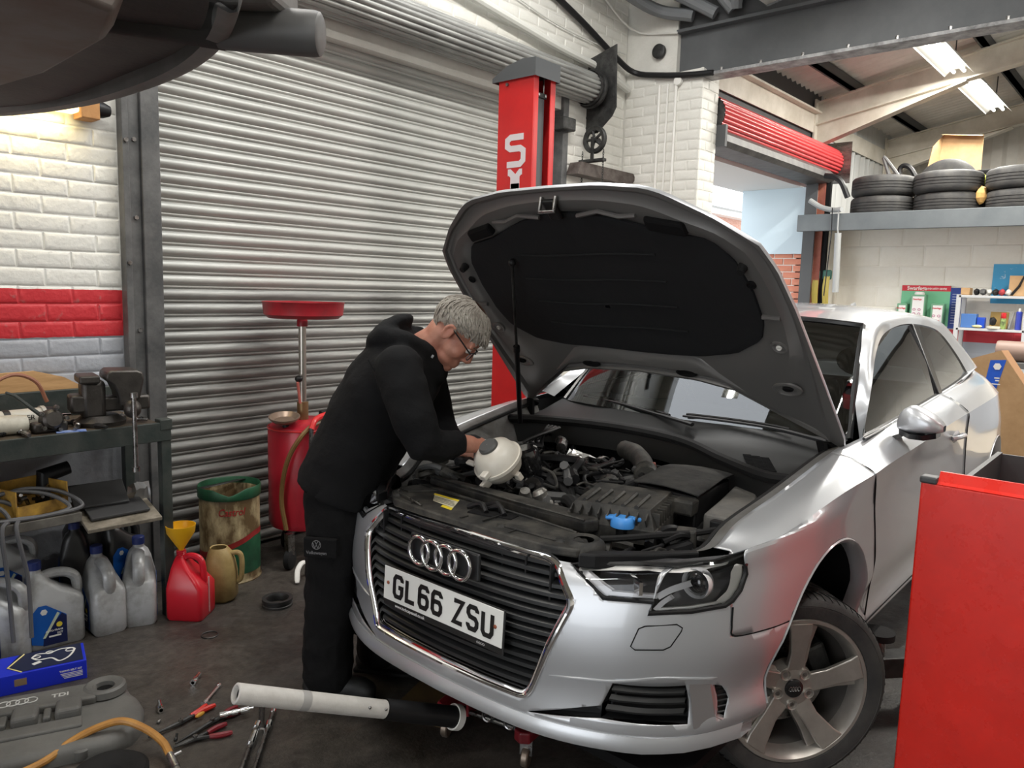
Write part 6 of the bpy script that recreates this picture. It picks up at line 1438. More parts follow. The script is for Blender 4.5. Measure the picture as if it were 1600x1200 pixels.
for k in range(4): MB().box(.17+.004*k,.245,-.0858,-.0853,.036-.006*k,.039-.006*k).build('print_text', m_white, bx, smooth=False)
MB().box(.02,.06,-.0862,-.085,.028,.055).build('sticker', mat('brown_sticker', (.25,.17,.10), .6), bx, smooth=False)
# engine cover
ec = thing('engine_cover', 'grey plastic engine cover lying upside up on the floor', 'engine cover', (.80, 2.83, 0), math.radians(-22))
m_ec = mat('cover_grey', (.085,.084,.080), .55, col2=(.13,.128,.12), nscale=6, bump=.08, bscale=120)
b = MB(); outl = [(-.45,-.22),(.24,-.22),(.31,-.19),(.345,-.12),(.35,-.02),(.335,.05),(.31,.10),(.29,.20),(-.45,.20)]
def sc(P, k, z): return [(x*k if x > -.4 else x, y*k, z) for x, y in P]
b.strip([sc(outl, 1.0, .0), sc(outl, 1.0, .03), sc(outl, .97, .045), sc(outl, .90, .055)]); b.add(sc(outl, .90, .055), [tuple(range(len(outl)))])
b.build('cover_shell', m_ec, ec, ang=50, bevel=.006, seg=3)
MB().box(-.45,.20,.045,.165,.05,.082).build('raised_panel', m_ec, ec, smooth=False, bevel=.010, seg=3)
MB().box(-.45,.10,.125,.185,.05,.072).build('rear_ledge', m_ec, ec, smooth=False, bevel=.008)
MB().lathe([(.030,.004),(.034,.02),(.060,.028),(.070,.022),(.074,.0)], 32, (.225,.12,.06)).build('filler_surround', m_ec, ec); MB().lathe([(.001,.006),(.032,.006)], 24, (.225,.12,.06)).build('filler_hole', m_blackrough, ec)
for x in (-.40,-.27,-.14,-.01,.12):
    MB().box(x-.045,x+.035,-.03,.065,.045,.092).build('finger', m_ec, ec, smooth=False, bevel=.014, seg=3)
    if x < .1: MB().box(x+.048,x+.072,-.02,.05,.045,.072).build('slot_rib', m_ec, ec, smooth=False, bevel=.006)
MB().box(-.45,.16,-.10,-.035,.05,.066).build('front_step', m_ec, ec, smooth=False, bevel=.010, seg=3)
MB().lathe([(.02,.0),(.028,.012),(.028,.035),(.022,.04),(.001,.04)], 20, (.16,-.20,.0)).build('corner_post', m_ec, ec)
MB().box(-.45,-.16,-.235,-.12,.0,.10).build('front_hump', m_ec, ec, smooth=False, bevel=.03, seg=4)
m_ecp = mat('cover_print', (.5,.5,.48), .4)
for i in range(4): MB().tube([(-.085+.027*i+.019*math.cos(a), .105+.019*math.sin(a), .0835) for a in np.linspace(0, 6.28, 21)[:-1]], .0022, 5, closed=True).build('emblem_ring', m_ecp, ec)
text('TDI', .034, m_ecp, ec, frame((.085,.105,.0825), (1,0,0), (0,1,0)), bold=.0008)
# orange air hose
hz = thing('air_hose', 'amber rubber air hose arching across the floor in front', 'hose', (0,0,0))
hp = crom([(.55,2.60,.02),(.75,2.595,.03),(.854,2.62,.05),(.928,2.60,.075),(.997,2.565,.085),(1.04,2.49,.07),(1.06,2.41,.05),(1.055,2.345,.035)], 6)
MB().tube(hp, .0125, 10).build('hose_run', mat('amber_rubber', (.50,.25,.06), .45, col2=(.36,.16,.035), nscale=15), hz)
MB().cyl((1.055,2.345,.035),(1.045,2.28,.022), .013, n=12).build('ferrule', m_steel, hz); MB().cyl((1.057,2.33,.035),(1.085,2.33,.037), .006, n=8).build('clip_screw', m_steel, hz)
MB().cyl((1.045,2.28,.022),(1.035,2.22,.020), .010, n=10).build('coupling', m_alu, hz)
tag(MB().lathe([(.02,0),(.035,.012),(.06,.012),(.075,.02),(.105,.02),(.115,.012),(.115,0)], 40, (.90, 2.43, 0)).build('rubber_disc', m_rubber), 'black rubber disc half out of view at the bottom left', 'disc')
# hand tools
def socket(x0, y0, x1, y1, lab):
    d = Vector((x1-x0, y1-y0, 0)); q = d.to_track_quat('Z', 'Y').to_matrix(); L0 = d.length
    t = thing('socket', lab, 'socket', (x0, y0, .011), group='chrome sockets on the floor')
    MB().lathe([(.0065,L0*.25),(.0065,0),(.011,0),(.0115,.003),(.0115,L0*.45),(.0095,L0*.52),(.0095,L0*.95),(.0085,L0),(.001,L0)], 14, r=q).build('socket_body', m_chrome, t)
    MB().lathe([(.001,L0*.25),(.0065,L0*.25)], 8, r=q).build('socket_drive', m_blackrough, t)
socket(1.342, 2.769, 1.395, 2.818, 'long chrome socket lying nearest the middle of the floor')
socket(1.171, 2.663, 1.193, 2.725, 'chrome socket beside the engine cover')
def rod(name, lab, cat, pts, rads, m_, collars=(), z=.009, grp=None):
    t = thing(name, lab, cat, (pts[0][0], pts[0][1], 0), group=grp); o = Vector((pts[0][0], pts[0][1], 0))
    P = [Vector((x, y, z))-o for x, y in pts]; MB().tube(P, rads, 12).build('shaft', m_, t)
    for f_, r_, l_ in collars:
        a = P[0].lerp(P[-1], f_); d = (P[-1]-P[0]).normalized(); MB().cyl(a, a+d*l_, r_, n=12).build('collar', m_chrome, t)
    return t
rod('extension_bar', 'short chrome extension bar above the red pliers', 'extension bar', [(1.297,2.598),(1.345,2.636),(1.407,2.685)], [.008,.0055,.0065], m_chrome, [(0,.0105,.022),(.93,.0085,.01)])
rod('ratchet_extension', 'chrome extension with sockets among the pliers', 'extension bar', [(1.285,2.455),(1.33,2.44),(1.395,2.415)], [.010,.008,.005], m_chrome, [(.0,.0115,.025),(.35,.0105,.02),(.6,.011,.03)], z=.028)
rod('long_socket_bar', 'long socket bar on the floor, left of the pair near the white handle', 'socket bar', [(1.365,2.335),(1.32,2.285),(1.12,2.06)], [.011,.010,.010], m_steel, [(0,.014,.03),(.16,.014,.05),(.30,.0145,.018)], z=.012, grp='long socket bars')
rod('long_socket_bar', 'long socket bar on the floor, right of the pair near the white handle', 'socket bar', [(1.458,2.380),(1.40,2.315),(1.15,2.03)], [.008,.009,.009], m_steel, [(0,.0105,.03),(.2,.0135,.03)], z=.012, grp='long socket bars')
rod('spanner_bar', 'flat steel bar lying under the white jack handle', 'spanner', [(1.447,2.443),(1.40,2.37),(1.344,2.28)], [.010,.009,.012], m_darksteel, [(.96,.016,.012)])
def pliers(lab, tip, piv, e1, e2, m_h, tip2=None, w=.008, extra=None):
    t = thing('pliers', lab, 'pliers', (piv[0], piv[1], 0), group='pliers on the floor'); o = Vector((piv[0], piv[1], 0)); z = .012
    V3 = lambda p, zz=z: Vector((p[0], p[1], zz))-o
    tip2 = tip2 or tip
    for tp, e, sgn in ((tip, e1, 1), (tip2, e2, -1)):
        d = (V3(e)-V3(piv)); n = Vector((-d.y, d.x, 0)).normalized()*.006*sgn
        MB().tube([V3(tp), V3(tp).lerp(V3(piv), .6)+n*.4, V3(piv)], [.0028, .006, .009], 8).build('jaw', m_darksteel, t)
        m1 = V3(piv).lerp(V3(e), .38); MB().tube([V3(piv), m1+n*.3], [.009, .0065], 8).build('shank', m_darksteel, t)
        MB().tube(crom([m1, m1.lerp(V3(e), .5)+n*.8, V3(e)], 4), [.0075,.009,.0095,.010,.010,.010,.0095,.009,.007], 8).build('grip', m_h, t)
    MB().cyl(V3(piv, .018), V3(piv, .025), .008, n=12).build('pivot', m_steel, t)
    return t
pg = mat('red_grip', (.60,.03,.02), .4); pg2 = mat('maroon_grip', (.22,.012,.02), .4)
pl1 = pliers('slip joint pliers with bright red handles', (1.065,2.527), (1.182,2.535), (1.322,2.557), (1.300,2.580), pg, (1.068,2.535))
MB().ball((.065,-.012,.02), (.02,.008,.008), r=rotm(0,0,.2)).build('grip_insert', mat('amber_insert', (.6,.3,.04), .5), pl1)
pliers('long nose pliers with maroon handles, the upper pair', (1.112,2.425), (1.262,2.462), (1.372,2.490), (1.378,2.462), pg2)
pliers('long nose pliers with maroon handles, lying nearest the front', (1.098,2.413), (1.17,2.405), (1.289,2.414), (1.276,2.351), pg2, (1.096,2.408))
for k, (x, y) in enumerate([(1.135,2.605), (1.128,2.46), (1.02,3.02), (1.55,2.3)]):
    tag(MB().cyl((x, y, 0), (x+.008, y+.006, .022 if k == 1 else .008), .0045, n=8).ball((x, y, .006), .007, 8, 6).build('loose_screw', [m_steel, m_darksteel, m_white, m_steel][k]), ['tiny bright screw near the red pliers', 'small dark bolt standing beside the long nose pliers', 'white chip of plastic by the blue box', 'small loose screw under the white jack handle'][k], 'screw')
# flat debris board under the car
tag(MB().obox((1.93,2.02,.006), (.34,.22,.010), rotm(0,0,.35)).build('oily_board', mat('oily_board', (.07,.045,.025), .5, col2=(.14,.09,.03), nscale=12), smooth=False), 'oily brown board on the floor under the front bumper', 'board')
# ---- trolley jack with long white handle
jk_ = thing('trolley_jack', 'red trolley jack under the car with a long white tube handle', 'jack', (1.99, 1.69, 0))
R3 = Vector
def J3(x, y, z): return Vector((x-1.99, y-1.69, z))
H0, H1 = J3(1.0, 1.82, .47), J3(1.70, 1.672, .165)
dH = (H1-H0).normalized(); L0 = (H1-H0).length
qH = dH.to_track_quat('Z', 'Y').to_matrix()
MB().lathe([(.019,.30),(.019,.0),(.0205,-.002),(.025,-.002),(.0275,.0),(.0275,L0*.20),(.0272,L0*.205),(.0275,L0*.62)], 36, H0, qH).build('handle_tube', mat('white_powder', (.68,.66,.63), .5, col2=(.58,.56,.53), nscale=20, bump=.1, bscale=150), jk_, ang=50)
MB().lathe([(.001,.012),(.0188,.012)], 20, H0, qH).build('bore_shade', m_blackrough, jk_)  # black disc standing in for the shade inside the white tube
MB().lathe([(.031,L0*.62),(.032,L0*.64),(.034,L0*.99),(.036,L0*.995),(.001,L0)], 30, H0, qH).build('handle_sleeve', m_black, jk_)
MB().lathe([(.0276,L0*.245),(.0279,L0*.25),(.0279,L0*.275),(.0276,L0*.28)], 36, H0, qH).build('handle_band', mat('grey_band', (.40,.39,.38), .5), jk_)
cam_side = Vector((-.55,-.65,.5)).normalized()
for f_ in (.53, .605): p = H0+dH*L0*f_+(cam_side-dH*cam_side.dot(dH)).normalized()*.0275; MB().ball(p, .005).build('rivet', m_steel, jk_)
MB().lathe([(.036,L0*.97),(.041,L0*.97),(.041,L0*1.0),(.036,L0*1.0)], 30, H0, qH).build('handle_ring', m_white, jk_)
fwd = Vector((.98,.19,0)).normalized(); sdv = Vector((-.19,.98,0)).normalized(); m_jr = mat('jack_red', (.30,.015,.025), .45, col2=(.15,.01,.015), nscale=9)
RJ = Matrix((fwd, sdv, Vector((0,0,1)))).transposed()
for s in (1, -1):
    MB().put(MB().box(-.10,.42,-.006,.006,.045,.14), sdv*s*.125, RJ).build('side_plate', m_jr, jk_, smooth=False, bevel=.003)
    MB().put(MB().prism([(-.20,-.03),(-.09,-.035),(-.06,.0),(-.09,.035),(-.20,.03),(-.215,0)], .095, .135), sdv*s*.155, RJ).build('castor_arm', m_jr, jk_, smooth=False, bevel=.006)
    c0 = sdv*s*.160-fwd*.175
    MB().lathe([(.001,-.012),(.030,-.012),(.034,-.008),(.034,.008),(.030,.012),(.001,.012)], 20, c0+Vector((0,0,.034)), rotm(math.pi/2,0,.4)).build('castor_wheel', mat('castor', (.25,.20,.16), .4, .6), jk_)
    MB().obox(c0+Vector((0,0,.07)), (.012,.045,.06), rotm(0,0,.4)).build('castor_fork', m_steel, jk_, smooth=False, bevel=.002)
    MB().put(MB().cyl((.36,-.025,.04),(.36,.025,.04), .04, n=20), sdv*s*.15, RJ).build('front_roller', m_darksteel, jk_)
MB().put(MB().cyl((-.09,-.125,.06),(-.09,.125,.06), .008, n=10), (0,0,0), RJ).build('axle', m_steel, jk_)
MB().put(MB().box(-.09,.08,-.06,.06,.09,.155), (0,0,0), RJ).build('hydraulic_block', m_darksteel, jk_, bevel=.01)
for s in (-.05, .04):
    MB().put(MB().tube([(-.10+.012*math.cos(t)*0, s+.020*math.cos(t), .075+.020*math.sin(t)+.0) for t in np.linspace(0, 6.28, 13)[:-1]], .004, 6, closed=True), (0,0,0), RJ).build('spring', m_steel, jk_)
    for q in range(3): MB().put(MB().tube([(-.10+.012*(q+1), s+.020*math.cos(t), .075+.020*math.sin(t)) for t in np.linspace(0, 6.28, 13)[:-1]], .004, 6, closed=True), (0,0,0), RJ).build('spring', m_steel, jk_)
MB().put(MB().box(.02,.36,-.05,.05,.10,.15), (0,0,0), RJ).build('lift_arm', m_jr, jk_, smooth=False, bevel=.006); MB().put(MB().lathe([(.001,0),(.05,0),(.055,.02),(.05,.03),(.001,.03)], 20, (.36,0,.15)), (0,0,0), RJ).build('saddle', m_darksteel, jk_)
# ================================================================== two-post lift
m_lift = mat('lift_red', (.66,.022,.022), .35, col2=(.55,.018,.02), nscale=3, coat=.2)
m_cover = mat('cover_dark_grey', (.085,.09,.095), .5)
def post(label, loc, flip):
    """channel post, open side towards the car; flip = 1: car lies to -y"""
    t = thing('lift_post', label, 'car lift', loc, 0 if flip > 0 else math.pi, 'two-post lift')
    H = 2.80
    MB().box(0,.008,0,.27,0,H).build('side_plate', m_lift, t, smooth=False, bevel=.002)
    MB().box(.008,.192,.262,.27,0,H).build('back_plate', m_lift, t, smooth=False)
    MB().box(.192,.20,0,.27,0,H).build('side_plate', m_lift, t, smooth=False, bevel=.002)
    MB().box(.008,.045,0,.008,0,H).build('front_flange', m_lift, t, smooth=False, bevel=.002); MB().box(.155,.192,0,.008,0,H).build('front_flange', m_lift, t, smooth=False, bevel=.002)
    MB().box(.06,.14,.03,.24,.30,H-.12).build('slider_cover', m_cover, t, smooth=False, bevel=.01)
    MB().box(.055,.145,.02,.05,H-.13,H-.10).build('cover_clamp', m_darksteel, t, smooth=False, bevel=.004)
    for x in (.07,.13): MB().cyl((x,.035,H-.10),(x,.035,H), .005, n=8).build('lift_cable', m_steel, t); MB().cyl((x,.015,H-.115),(x,.02,H-.115), .008, n=8).build('bolt', m_steel, t)
    cp = [(-.015,-.02,H),(.215,-.02,H),(.215,.285,H),(-.015,.285,H)]; c2 = [(-.015,-.02,H+.055),(.215,-.02,H+.055),(.215,.30,H+.0),(-.015,.30,H+.0)]
    MB().strip([[(-.015,y,z) for y, z in ((-.02,H-.03),(-.02,H+.07),(.08,H+.075),(.20,H+.05),(.31,H-.005),(.31,H-.03))], [(.215,y,z) for y, z in ((-.02,H-.03),(-.02,H+.07),(.08,H+.075),(.20,H+.05),(.31,H-.005),(.31,H-.03))]], closed=False).add([(-.015,y,z) for y, z in ((-.02,H-.03),(-.02,H+.07),(.08,H+.075),(.20,H+.05),(.31,H-.005),(.31,H-.03))], [tuple(range(6))]).add([(.215,y,z) for y, z in ((-.02,H-.03),(-.02,H+.07),(.08,H+.075),(.20,H+.05),(.31,H-.005),(.31,H-.03))], [tuple(range(6))]).build('top_cap', m_cover, t, ang=30)
    MB().cyl((-.002,.20,H-.05),(-.010,.20,H-.05), .010, n=10).build('bolt', m_steel, t)
    MB().box(-.08,.28,-.05,.33,0,.02).build('base_plate', m_lift, t, smooth=False)
    # white lettering running up the side plate
    x = -.001 ; F = frame((x,.135,2.36), (0,-1,0), (0,0,1))
    lt_ = mat('lift_white', (.72,.66,.68), .5)
    for pts in ([(.075,.075),(-.045,.075),(-.06,.055),(-.06,.03),(-.045,.01),(.0,.01),(.015,-.005),(.015,-.03),(.0,-.05),(-.05,-.05)],):
        pass
    g1 = MB(); stroke(g1, [(.07,.085),(-.03,.085),(-.055,.07),(-.055,.035),(-.03,.02),(.045,.02),(.07,.005),(.07,-.05),(.045,-.07),(-.055,-.07)], .036, F); g1.build('letter', lt_, t, smooth=False)
    F2 = frame((x,.135,2.16), (0,-1,0), (0,0,1))
    g2 = MB(); stroke(g2, [(-.045,.085),(-.03,.085),(-.005,.065),(-.005,-.06),(-.03,-.085),(-.06,-.085)], .038, F2); stroke(g2, [(.065,.085),(.05,.085),(.03,.065),(.03,-.06),(.05,-.085),(.07,-.085)], .034, F2); stroke(g2, [(-.02,0),(.045,0)], .04, F2); g2.build('letter', lt_, t, smooth=False)
    g3 = MB(); F3 = frame((x,.135,1.95), (0,-1,0), (0,0,1)); stroke(g3, [(-.05,-.08),(.05,-.08),(.07,-.05),(.07,.08)], .036, F3); stroke(g3, [(-.05,.08),(.03,.08)], .036, F3); g3.build('letter', lt_, t, smooth=False)
    MB().box(-.02,.0,.10,.16,1.20,1.32).build('control_box', m_black, t, smooth=False, bevel=.005)
    return t
PST = []
PST.append(post('tall red lift post with grey cap standing before the shutter', (3.5, 2.94, 0), 1))
PST.append(post('red lift post on the driver door side of the silver car', (3.7, .31, 0), -1))
for k, (a, b, lab) in enumerate([((3.60,.33),(3.05,.80),'black steel lift arm reaching under the sill behind the front wheel'), ((3.60,2.93),(3.05,2.45),'black steel lift arm reaching under the far sill of the car')]):
    A = Vector((*a, .165)); B = Vector((*b, .165)); d = (B-A); L0 = d.length
    t = bpy.data.objects.new('swing_arm', None); C.objects.link(t); t.parent = PST[1-k]; t.matrix_parent_inverse = Matrix(); t['label'] = lab
    t.matrix_world = Matrix.Translation(A) @ Matrix.Rotation(math.atan2(d.y, d.x), 4, 'Z')
    M0 = Matrix.Translation(PST[1-k].location) @ Matrix.Rotation(PST[1-k].rotation_euler.z, 4, 'Z'); t.matrix_basis = M0.inverted() @ Matrix.Translation(A) @ Matrix.Rotation(math.atan2(d.y, d.x), 4, 'Z')
    MB().box(0, L0*.62, -.055,.055,-.05,.05).build('outer_arm', m_darksteel, t, smooth=False, bevel=.004); MB().box(L0*.5, L0, -.042,.042,-.04,.04).build('inner_arm', m_darksteel, t, smooth=False, bevel=.004)
    MB().box(L0*.60,L0*.63,-.07,.07,-.07,.075).build('stop_plate', m_black, t, smooth=False, bevel=.003)
    MB().cyl((L0-.04,0,-.03),(L0-.04,0,.11), .03, n=16).build('pad_screw', m_steel, t); MB().cyl((L0-.04,0,.11),(L0-.04,0,.135), .06, n=24).build('pad', m_rubber, t)
# ================================================================== red tool trolley at the right
tt = thing('tool_trolley', 'big red sheet metal tool trolley panel at the right edge', 'tool trolley', (2.577, .567, 0))
m_tt = mat('trolley_red', (.74,.022,.012), .28, col2=(.62,.018,.010), nscale=4, coat=.35, rvar=.08)
MB().box(0,.035,-1.15,0,0.0,1.015).build('end_panel', m_tt, tt, smooth=False, bevel=.006, seg=3)
MB().add([(.0,-1.15,1.015),(.0,-.045,1.015),(.012,-.045,1.022),(.012,-1.15,1.022),(.03,-.045,1.05),(.03,-1.15,1.05),(.04,-.045,1.05),(.04,-1.15,1.05),(.04,-.045,1.0),(.04,-1.15,1.0)], [(0,1,2,3),(3,2,4,5),(5,4,6,7),(7,6,8,9)]).build('top_lip', m_tt, tt, smooth=False)
MB().box(-.004,.045,-.045,.004,1.012,1.034).build('corner_cap', mat('cap_grey', (.05,.052,.055), .5), tt, smooth=False, bevel=.006)
MB().box(.04,.60,-1.15,-.105,.75,.76).box(.04,.60,-1.15,-1.14,.75,1.035).box(.59,.60,-1.15,-.105,.75,1.035).build('tray', mat('tray_grey', (.05,.05,.052), .5), tt, smooth=False)
MB().box(.04,.60,-.12,-.105,.75,1.04).build('tray_side', mat('tray_grey', (.05,.05,.052), .5), tt, smooth=False)
for x, y in ((.06,-.22), (.06,-1.1), (.56,-.22), (.56,-1.1)): MB().box(x,x+.03,y,y+.03,.10,.75).build('leg', m_tt, tt, smooth=False); MB().cyl((x+.015,y-.01,.05),(x+.015,y+.04,.05), .05, n=20).build('castor', m_rubber, tt)
rs = random.Random(9)
for k in range(16):
    x, y = rs.uniform(2.66,3.12), rs.uniform(-.15,.42)
    m_ = rs.choice([mat('rusty_part', (.30,.10,.04), .6, col2=(.45,.22,.05), nscale=15), m_steel, m_darksteel, mat('amber_part', (.5,.25,.04), .5)])
    tag(MB().lathe([(.018,0),(.03,0),(.032,.01),(.03,.02),(.018,.02),(.018,0)], 14, (x, y, .762+.02*(k % 3)), rotm(rs.uniform(-.3,.3), rs.uniform(-.3,.3), 0)).build('rusty_washer', m_), 'rusty ring among the scrap in the trolley tray', 'scrap part', 'scrap in the trolley tray')

# ================================================================== vehicle on the lift overhead, upper left
rv = thing('raised_car', 'underside and bumper of a car raised overhead at upper left', 'car', (0, 0, 0))
m_bmp = mat('bumper_grey', (.22,.215,.21), .55, col2=(.15,.145,.14), nscale=5)
m_und = mat('under_dark', (.030,.030,.031), .6, col2=(.05,.048,.045), nscale=7, bump=.15)
def bxp(y): return 1.03-.20*abs((y-2.35)/.9)**2.4
ys = np.linspace(3.25, 1.50, 30)
sec = [(-.045,2.103),(-.02,2.098),(.0,2.105),(.012,2.14),(.008,2.22),(-.01,2.34),(-.04,2.48),(-.05,2.60)]
MB().grid(np.array([[(bxp(y)+dx, y, z) for dx, z in sec] for y in ys])).build('bumper', m_bmp, rv, ang=50)
MB().grid(np.array([[(lerp(-.9, bxp(y)-.06, t), y, 2.125+.03*math.sin(t*9+y*5)*(.3 if t > .6 else 1)+.05*(1-t)) for t in np.linspace(0, 1, 12)] for y in ys])).build('undertray', m_und, rv, ang=50)
FT = [(-.6,3.0),(.62,2.75),(.70,2.55),(.74,2.15),(.72,1.75),(.66,1.55),(.2,1.4),(-.6,1.4)]
MB().strip([[(x*.98, y, 2.16) for x, y in FT], [(x, y, 2.10) for x, y in FT], [(x*.96, y, 2.055) for x, y in FT], [(x*.85, .5+y*.77, 2.05) for x, y in FT]]).add([(x*.85, .5+y*.77, 2.05) for x, y in FT], [tuple(range(8))]).build('fuel_tank', mat('tank_grey', (.20,.19,.18), .6, col2=(.16,.12,.10), nscale=6), rv, ang=50, bevel=.01)
AX = Vector((.656,-.755,-.05)).normalized().to_track_quat('Z', 'Y').to_matrix()
MB().lathe([(.001,-.14),(.050,-.14),(.050,.075),(.047,.088),(.040,.092),(.001,.092)], 32, (1.03, 1.62, 2.135), AX).build('silencer', mat('silencer_grey', (.16,.16,.16), .5, .4), rv, ang=40)
MB().obox((.985,1.64,2.20), (.13,.20,.07), rotm(.1,0,-.86)).build('hanger_bracket', m_bmp, rv, smooth=False, bevel=.02, seg=3)
MB().tube(crom([(.60,1.95,2.16),(.80,1.82,2.15),(.95,1.72,2.14)], 5), .05, 12).build('exhaust_pipe', m_und, rv)
MB().box(-.9,.92,1.60,3.2,2.25,2.75).build('body_mass', m_und, rv, smooth=False, bevel=.06)
tag(MB().box(-.5,-.2,3.35,3.6,0,2.9).build('lift_column', m_lift, smooth=False, bevel=.01), 'red lift column carrying the raised car, left of the view', 'car lift')
tag(MB().box(-.45,-.30,2.0,3.35,1.95,2.05).build('lift_beam', m_darksteel, smooth=False, bevel=.006), 'steel lift beam under the raised car', 'car lift')

# ================================================================== back wall, mezzanine and shelf
def mat_banded_back():
    m = m_blockw.copy(); m.name = 'banded_block'; nt = m.node_tree; N = nt.nodes; L = nt.links; b = N['Principled BSDF']
    src = b.inputs['Base Color'].links[0].from_socket
    g = N.new('ShaderNodeNewGeometry'); sp = N.new('ShaderNodeSeparateXYZ'); L.new(g.outputs['Position'], sp.inputs[0])
    mr = N.new('ShaderNodeMapRange'); mr.inputs[2].default_value = 3; L.new(sp.outputs[2], mr.inputs[0])
    r = N.new('ShaderNodeValToRGB'); r.color_ramp.interpolation = 'CONSTANT'; e = r.color_ramp.elements
    e[0].position = 0; e[0].color = (.40,.43,.48,1); e[1].position = 1.13/3; e[1].color = (.52,.03,.045,1); L.new(mr.outputs[0], r.inputs[0])
    gt = N.new('ShaderNodeMath'); gt.operation = 'GREATER_THAN'; gt.inputs[1].default_value = 1.26; L.new(sp.outputs[2], gt.inputs[0])
    mx = N.new('ShaderNodeMix'); mx.data_type = 'RGBA'; L.new(gt.outputs[0], mx.inputs[0]); L.new(r.outputs[0], mx.inputs[6]); L.new(src, mx.inputs[7]); L.new(mx.outputs[2], b.inputs['Base Color'])
    return m
mbb = mat_banded_back(); bk.data.materials[0] = mbb
for o in bk.children: o.data.materials[0] = mbb
tp = [(.19,.0),(.205,-.0),(.26,-.002),(.30,.012),(.316,.035)]
prof = tp[:]
for g in (.075,.105,.135): prof += [(.318, g-.014), (.318, g-.004), (.311, g-.003), (.311, g+.003), (.318, g+.004)]
prof += [(.316,.175),(.30,.198),(.26,.212),(.205,.21),(.19,.21),(.20,.19),(.23,.16),(.23,.05),(.20,.02),(.19,.0)]
tyre0 = MB().lathe(prof, 48).mesh('stacked_tyre', True, 40); tyre0.materials.append(m_tyre)
TY = [((8.98,2.60,2.43),(0,0,0),'lower tyre of the stack nearest the red door'), ((8.98,2.60,2.64),(0,0,0),'upper tyre of the stack nearest the red door'),
      ((8.98,1.97,2.43),(0,0,0),'lower tyre of the middle stack on the mezzanine'), ((8.96,1.98,2.64),(0,0,0),'upper tyre of the middle stack on the mezzanine'),
      ((8.98,1.32,2.43),(0,0,0),'bottom tyre of the stack at the right edge of the mezzanine'), ((8.97,1.33,2.64),(0,0,0),'top tyre of the stack at the right edge of the mezzanine'),
      ((9.62,2.11,2.75),(0,-math.pi/2+.06,0),'tyre standing upright behind the middle stack')]
for loc, rot, lab in TY:
    o = bpy.data.objects.new('stacked_tyre', tyre0); C.objects.link(o); o.location = loc; o.rotation_euler = rot; tag(o, lab, 'tyre', 'tyres on the mezzanine')
cbx = thing('cardboard_box', 'open tan cardboard box tipped up above the tyres', 'box', (9.95, 2.10, 2.43))
for nm, pts in (('panel', [(0,.28,.0),(0,-.22,.0),(.05,-.20,.95),(.05,.20,1.0)]), ('flap', [(0,.28,.0),(.05,.20,1.0),(-.12,.26,.85),(-.17,.35,.2)]), ('flap', [(.05,.20,1.0),(.05,-.20,.95),(-.06,-.20,.93),(-.06,.20,.98)])):
    MB().add(pts, [(0,1,2,3)]).build(nm, m_card, cbx, smooth=False, solid=.006)
tag(MB().tube(crom([(9.3,2.62,2.43),(9.3,2.60,2.75),(9.3,2.68,3.0),(9.3,2.72,3.12),(9.3,2.62,3.0),(9.3,2.48,2.80),(9.3,2.42,2.70)], 5), .02, 8).build('door_seal', m_grey), 'loop of grey trim strip behind the tyres by the red door', 'trim strip')
tag(MB().tube(crom([(9.5,2.50,2.43),(9.5,2.52,2.7),(9.5,2.60,3.0),(9.5,2.50,3.02),(9.5,2.38,2.8),(9.5,2.30,2.5)], 5), .028, 8).build('door_seal', m_black), 'loop of black trim strip behind the tyres by the red door', 'trim strip')
rq = random.Random(4)
def crumple(c, r, seed):
    q = random.Random(seed); return MB().grid(np.array([[(c[0]+r[0]*math.cos(u)*math.sin(v)*q.uniform(.7,1.2), c[1]+r[1]*math.sin(u)*math.sin(v)*q.uniform(.7,1.2), c[2]+r[2]*math.cos(v)*q.uniform(.8,1.1)) for u in np.linspace(0, 2*math.pi, 9)[:-1]] for v in np.linspace(.15, 3.0, 6)]), closed_v=True)
tag(crumple((8.85,1.655,2.60),(.06,.05,.09),2).build('paper_bag', mat('paper_bag', (.62,.36,.12), .7), ang=8), 'crumpled brown paper bag between two tyre stacks', 'bag')
tag(crumple((9.15,1.72,2.72),(.10,.09,.13),3).build('yellow_sheet', mat('yellow_green', (.45,.50,.04), .5, col2=(.20,.24,.02), nscale=9), ang=8), 'crumpled yellow green plastic behind the paper bag', 'plastic sheet')
tag(MB().obox((9.35,1.70,2.67),(.18,.25,.48)).build('black_crate', m_blackrough, smooth=False, bevel=.02), 'black crate behind the crumpled yellow plastic', 'crate')
tag(MB().tube(crom([(8.60,3.10,2.86),(8.60,3.0,2.84),(8.60,2.92,2.78),(8.62,2.85,2.62)], 5), .03, 10).build('black_duct', m_black), 'black pipe bend beside the tyre stack at the door corner', 'pipe')
tag(MB().tube(crom([(8.70,3.28,2.62),(8.70,3.15,2.54),(8.66,3.0,2.50),(8.62,2.90,2.50)], 5), .028, 10).build('grey_pipe', mat('pipe_grey', (.32,.33,.33), .5)), 'grey pipe bend on the beam end by the red door', 'pipe')
tag(MB().tube([(8.615,2.93,2.50),(8.62,2.93,2.30),(8.62,2.92,2.25)], .008, 8).tube([(8.62,2.92,2.25),(8.62,2.90,1.62)], .034, 12).build('wall_tube', mat('pipe_grey', (.32,.33,.33), .5)), 'vertical grey tube hanging on the block wall below the beam', 'pipe')
tag(MB().tube([(8.615,3.00,2.52),(8.62,2.99,2.25),(8.62,3.02,1.58)], .006, 8).build('power_cable', m_black), 'thin black cable hanging left of the grey tube', 'cable')
sw = thing('switch_box', 'small grey switch box on the wall inside the red door', 'switch', (8.985, 3.26, 2.19))
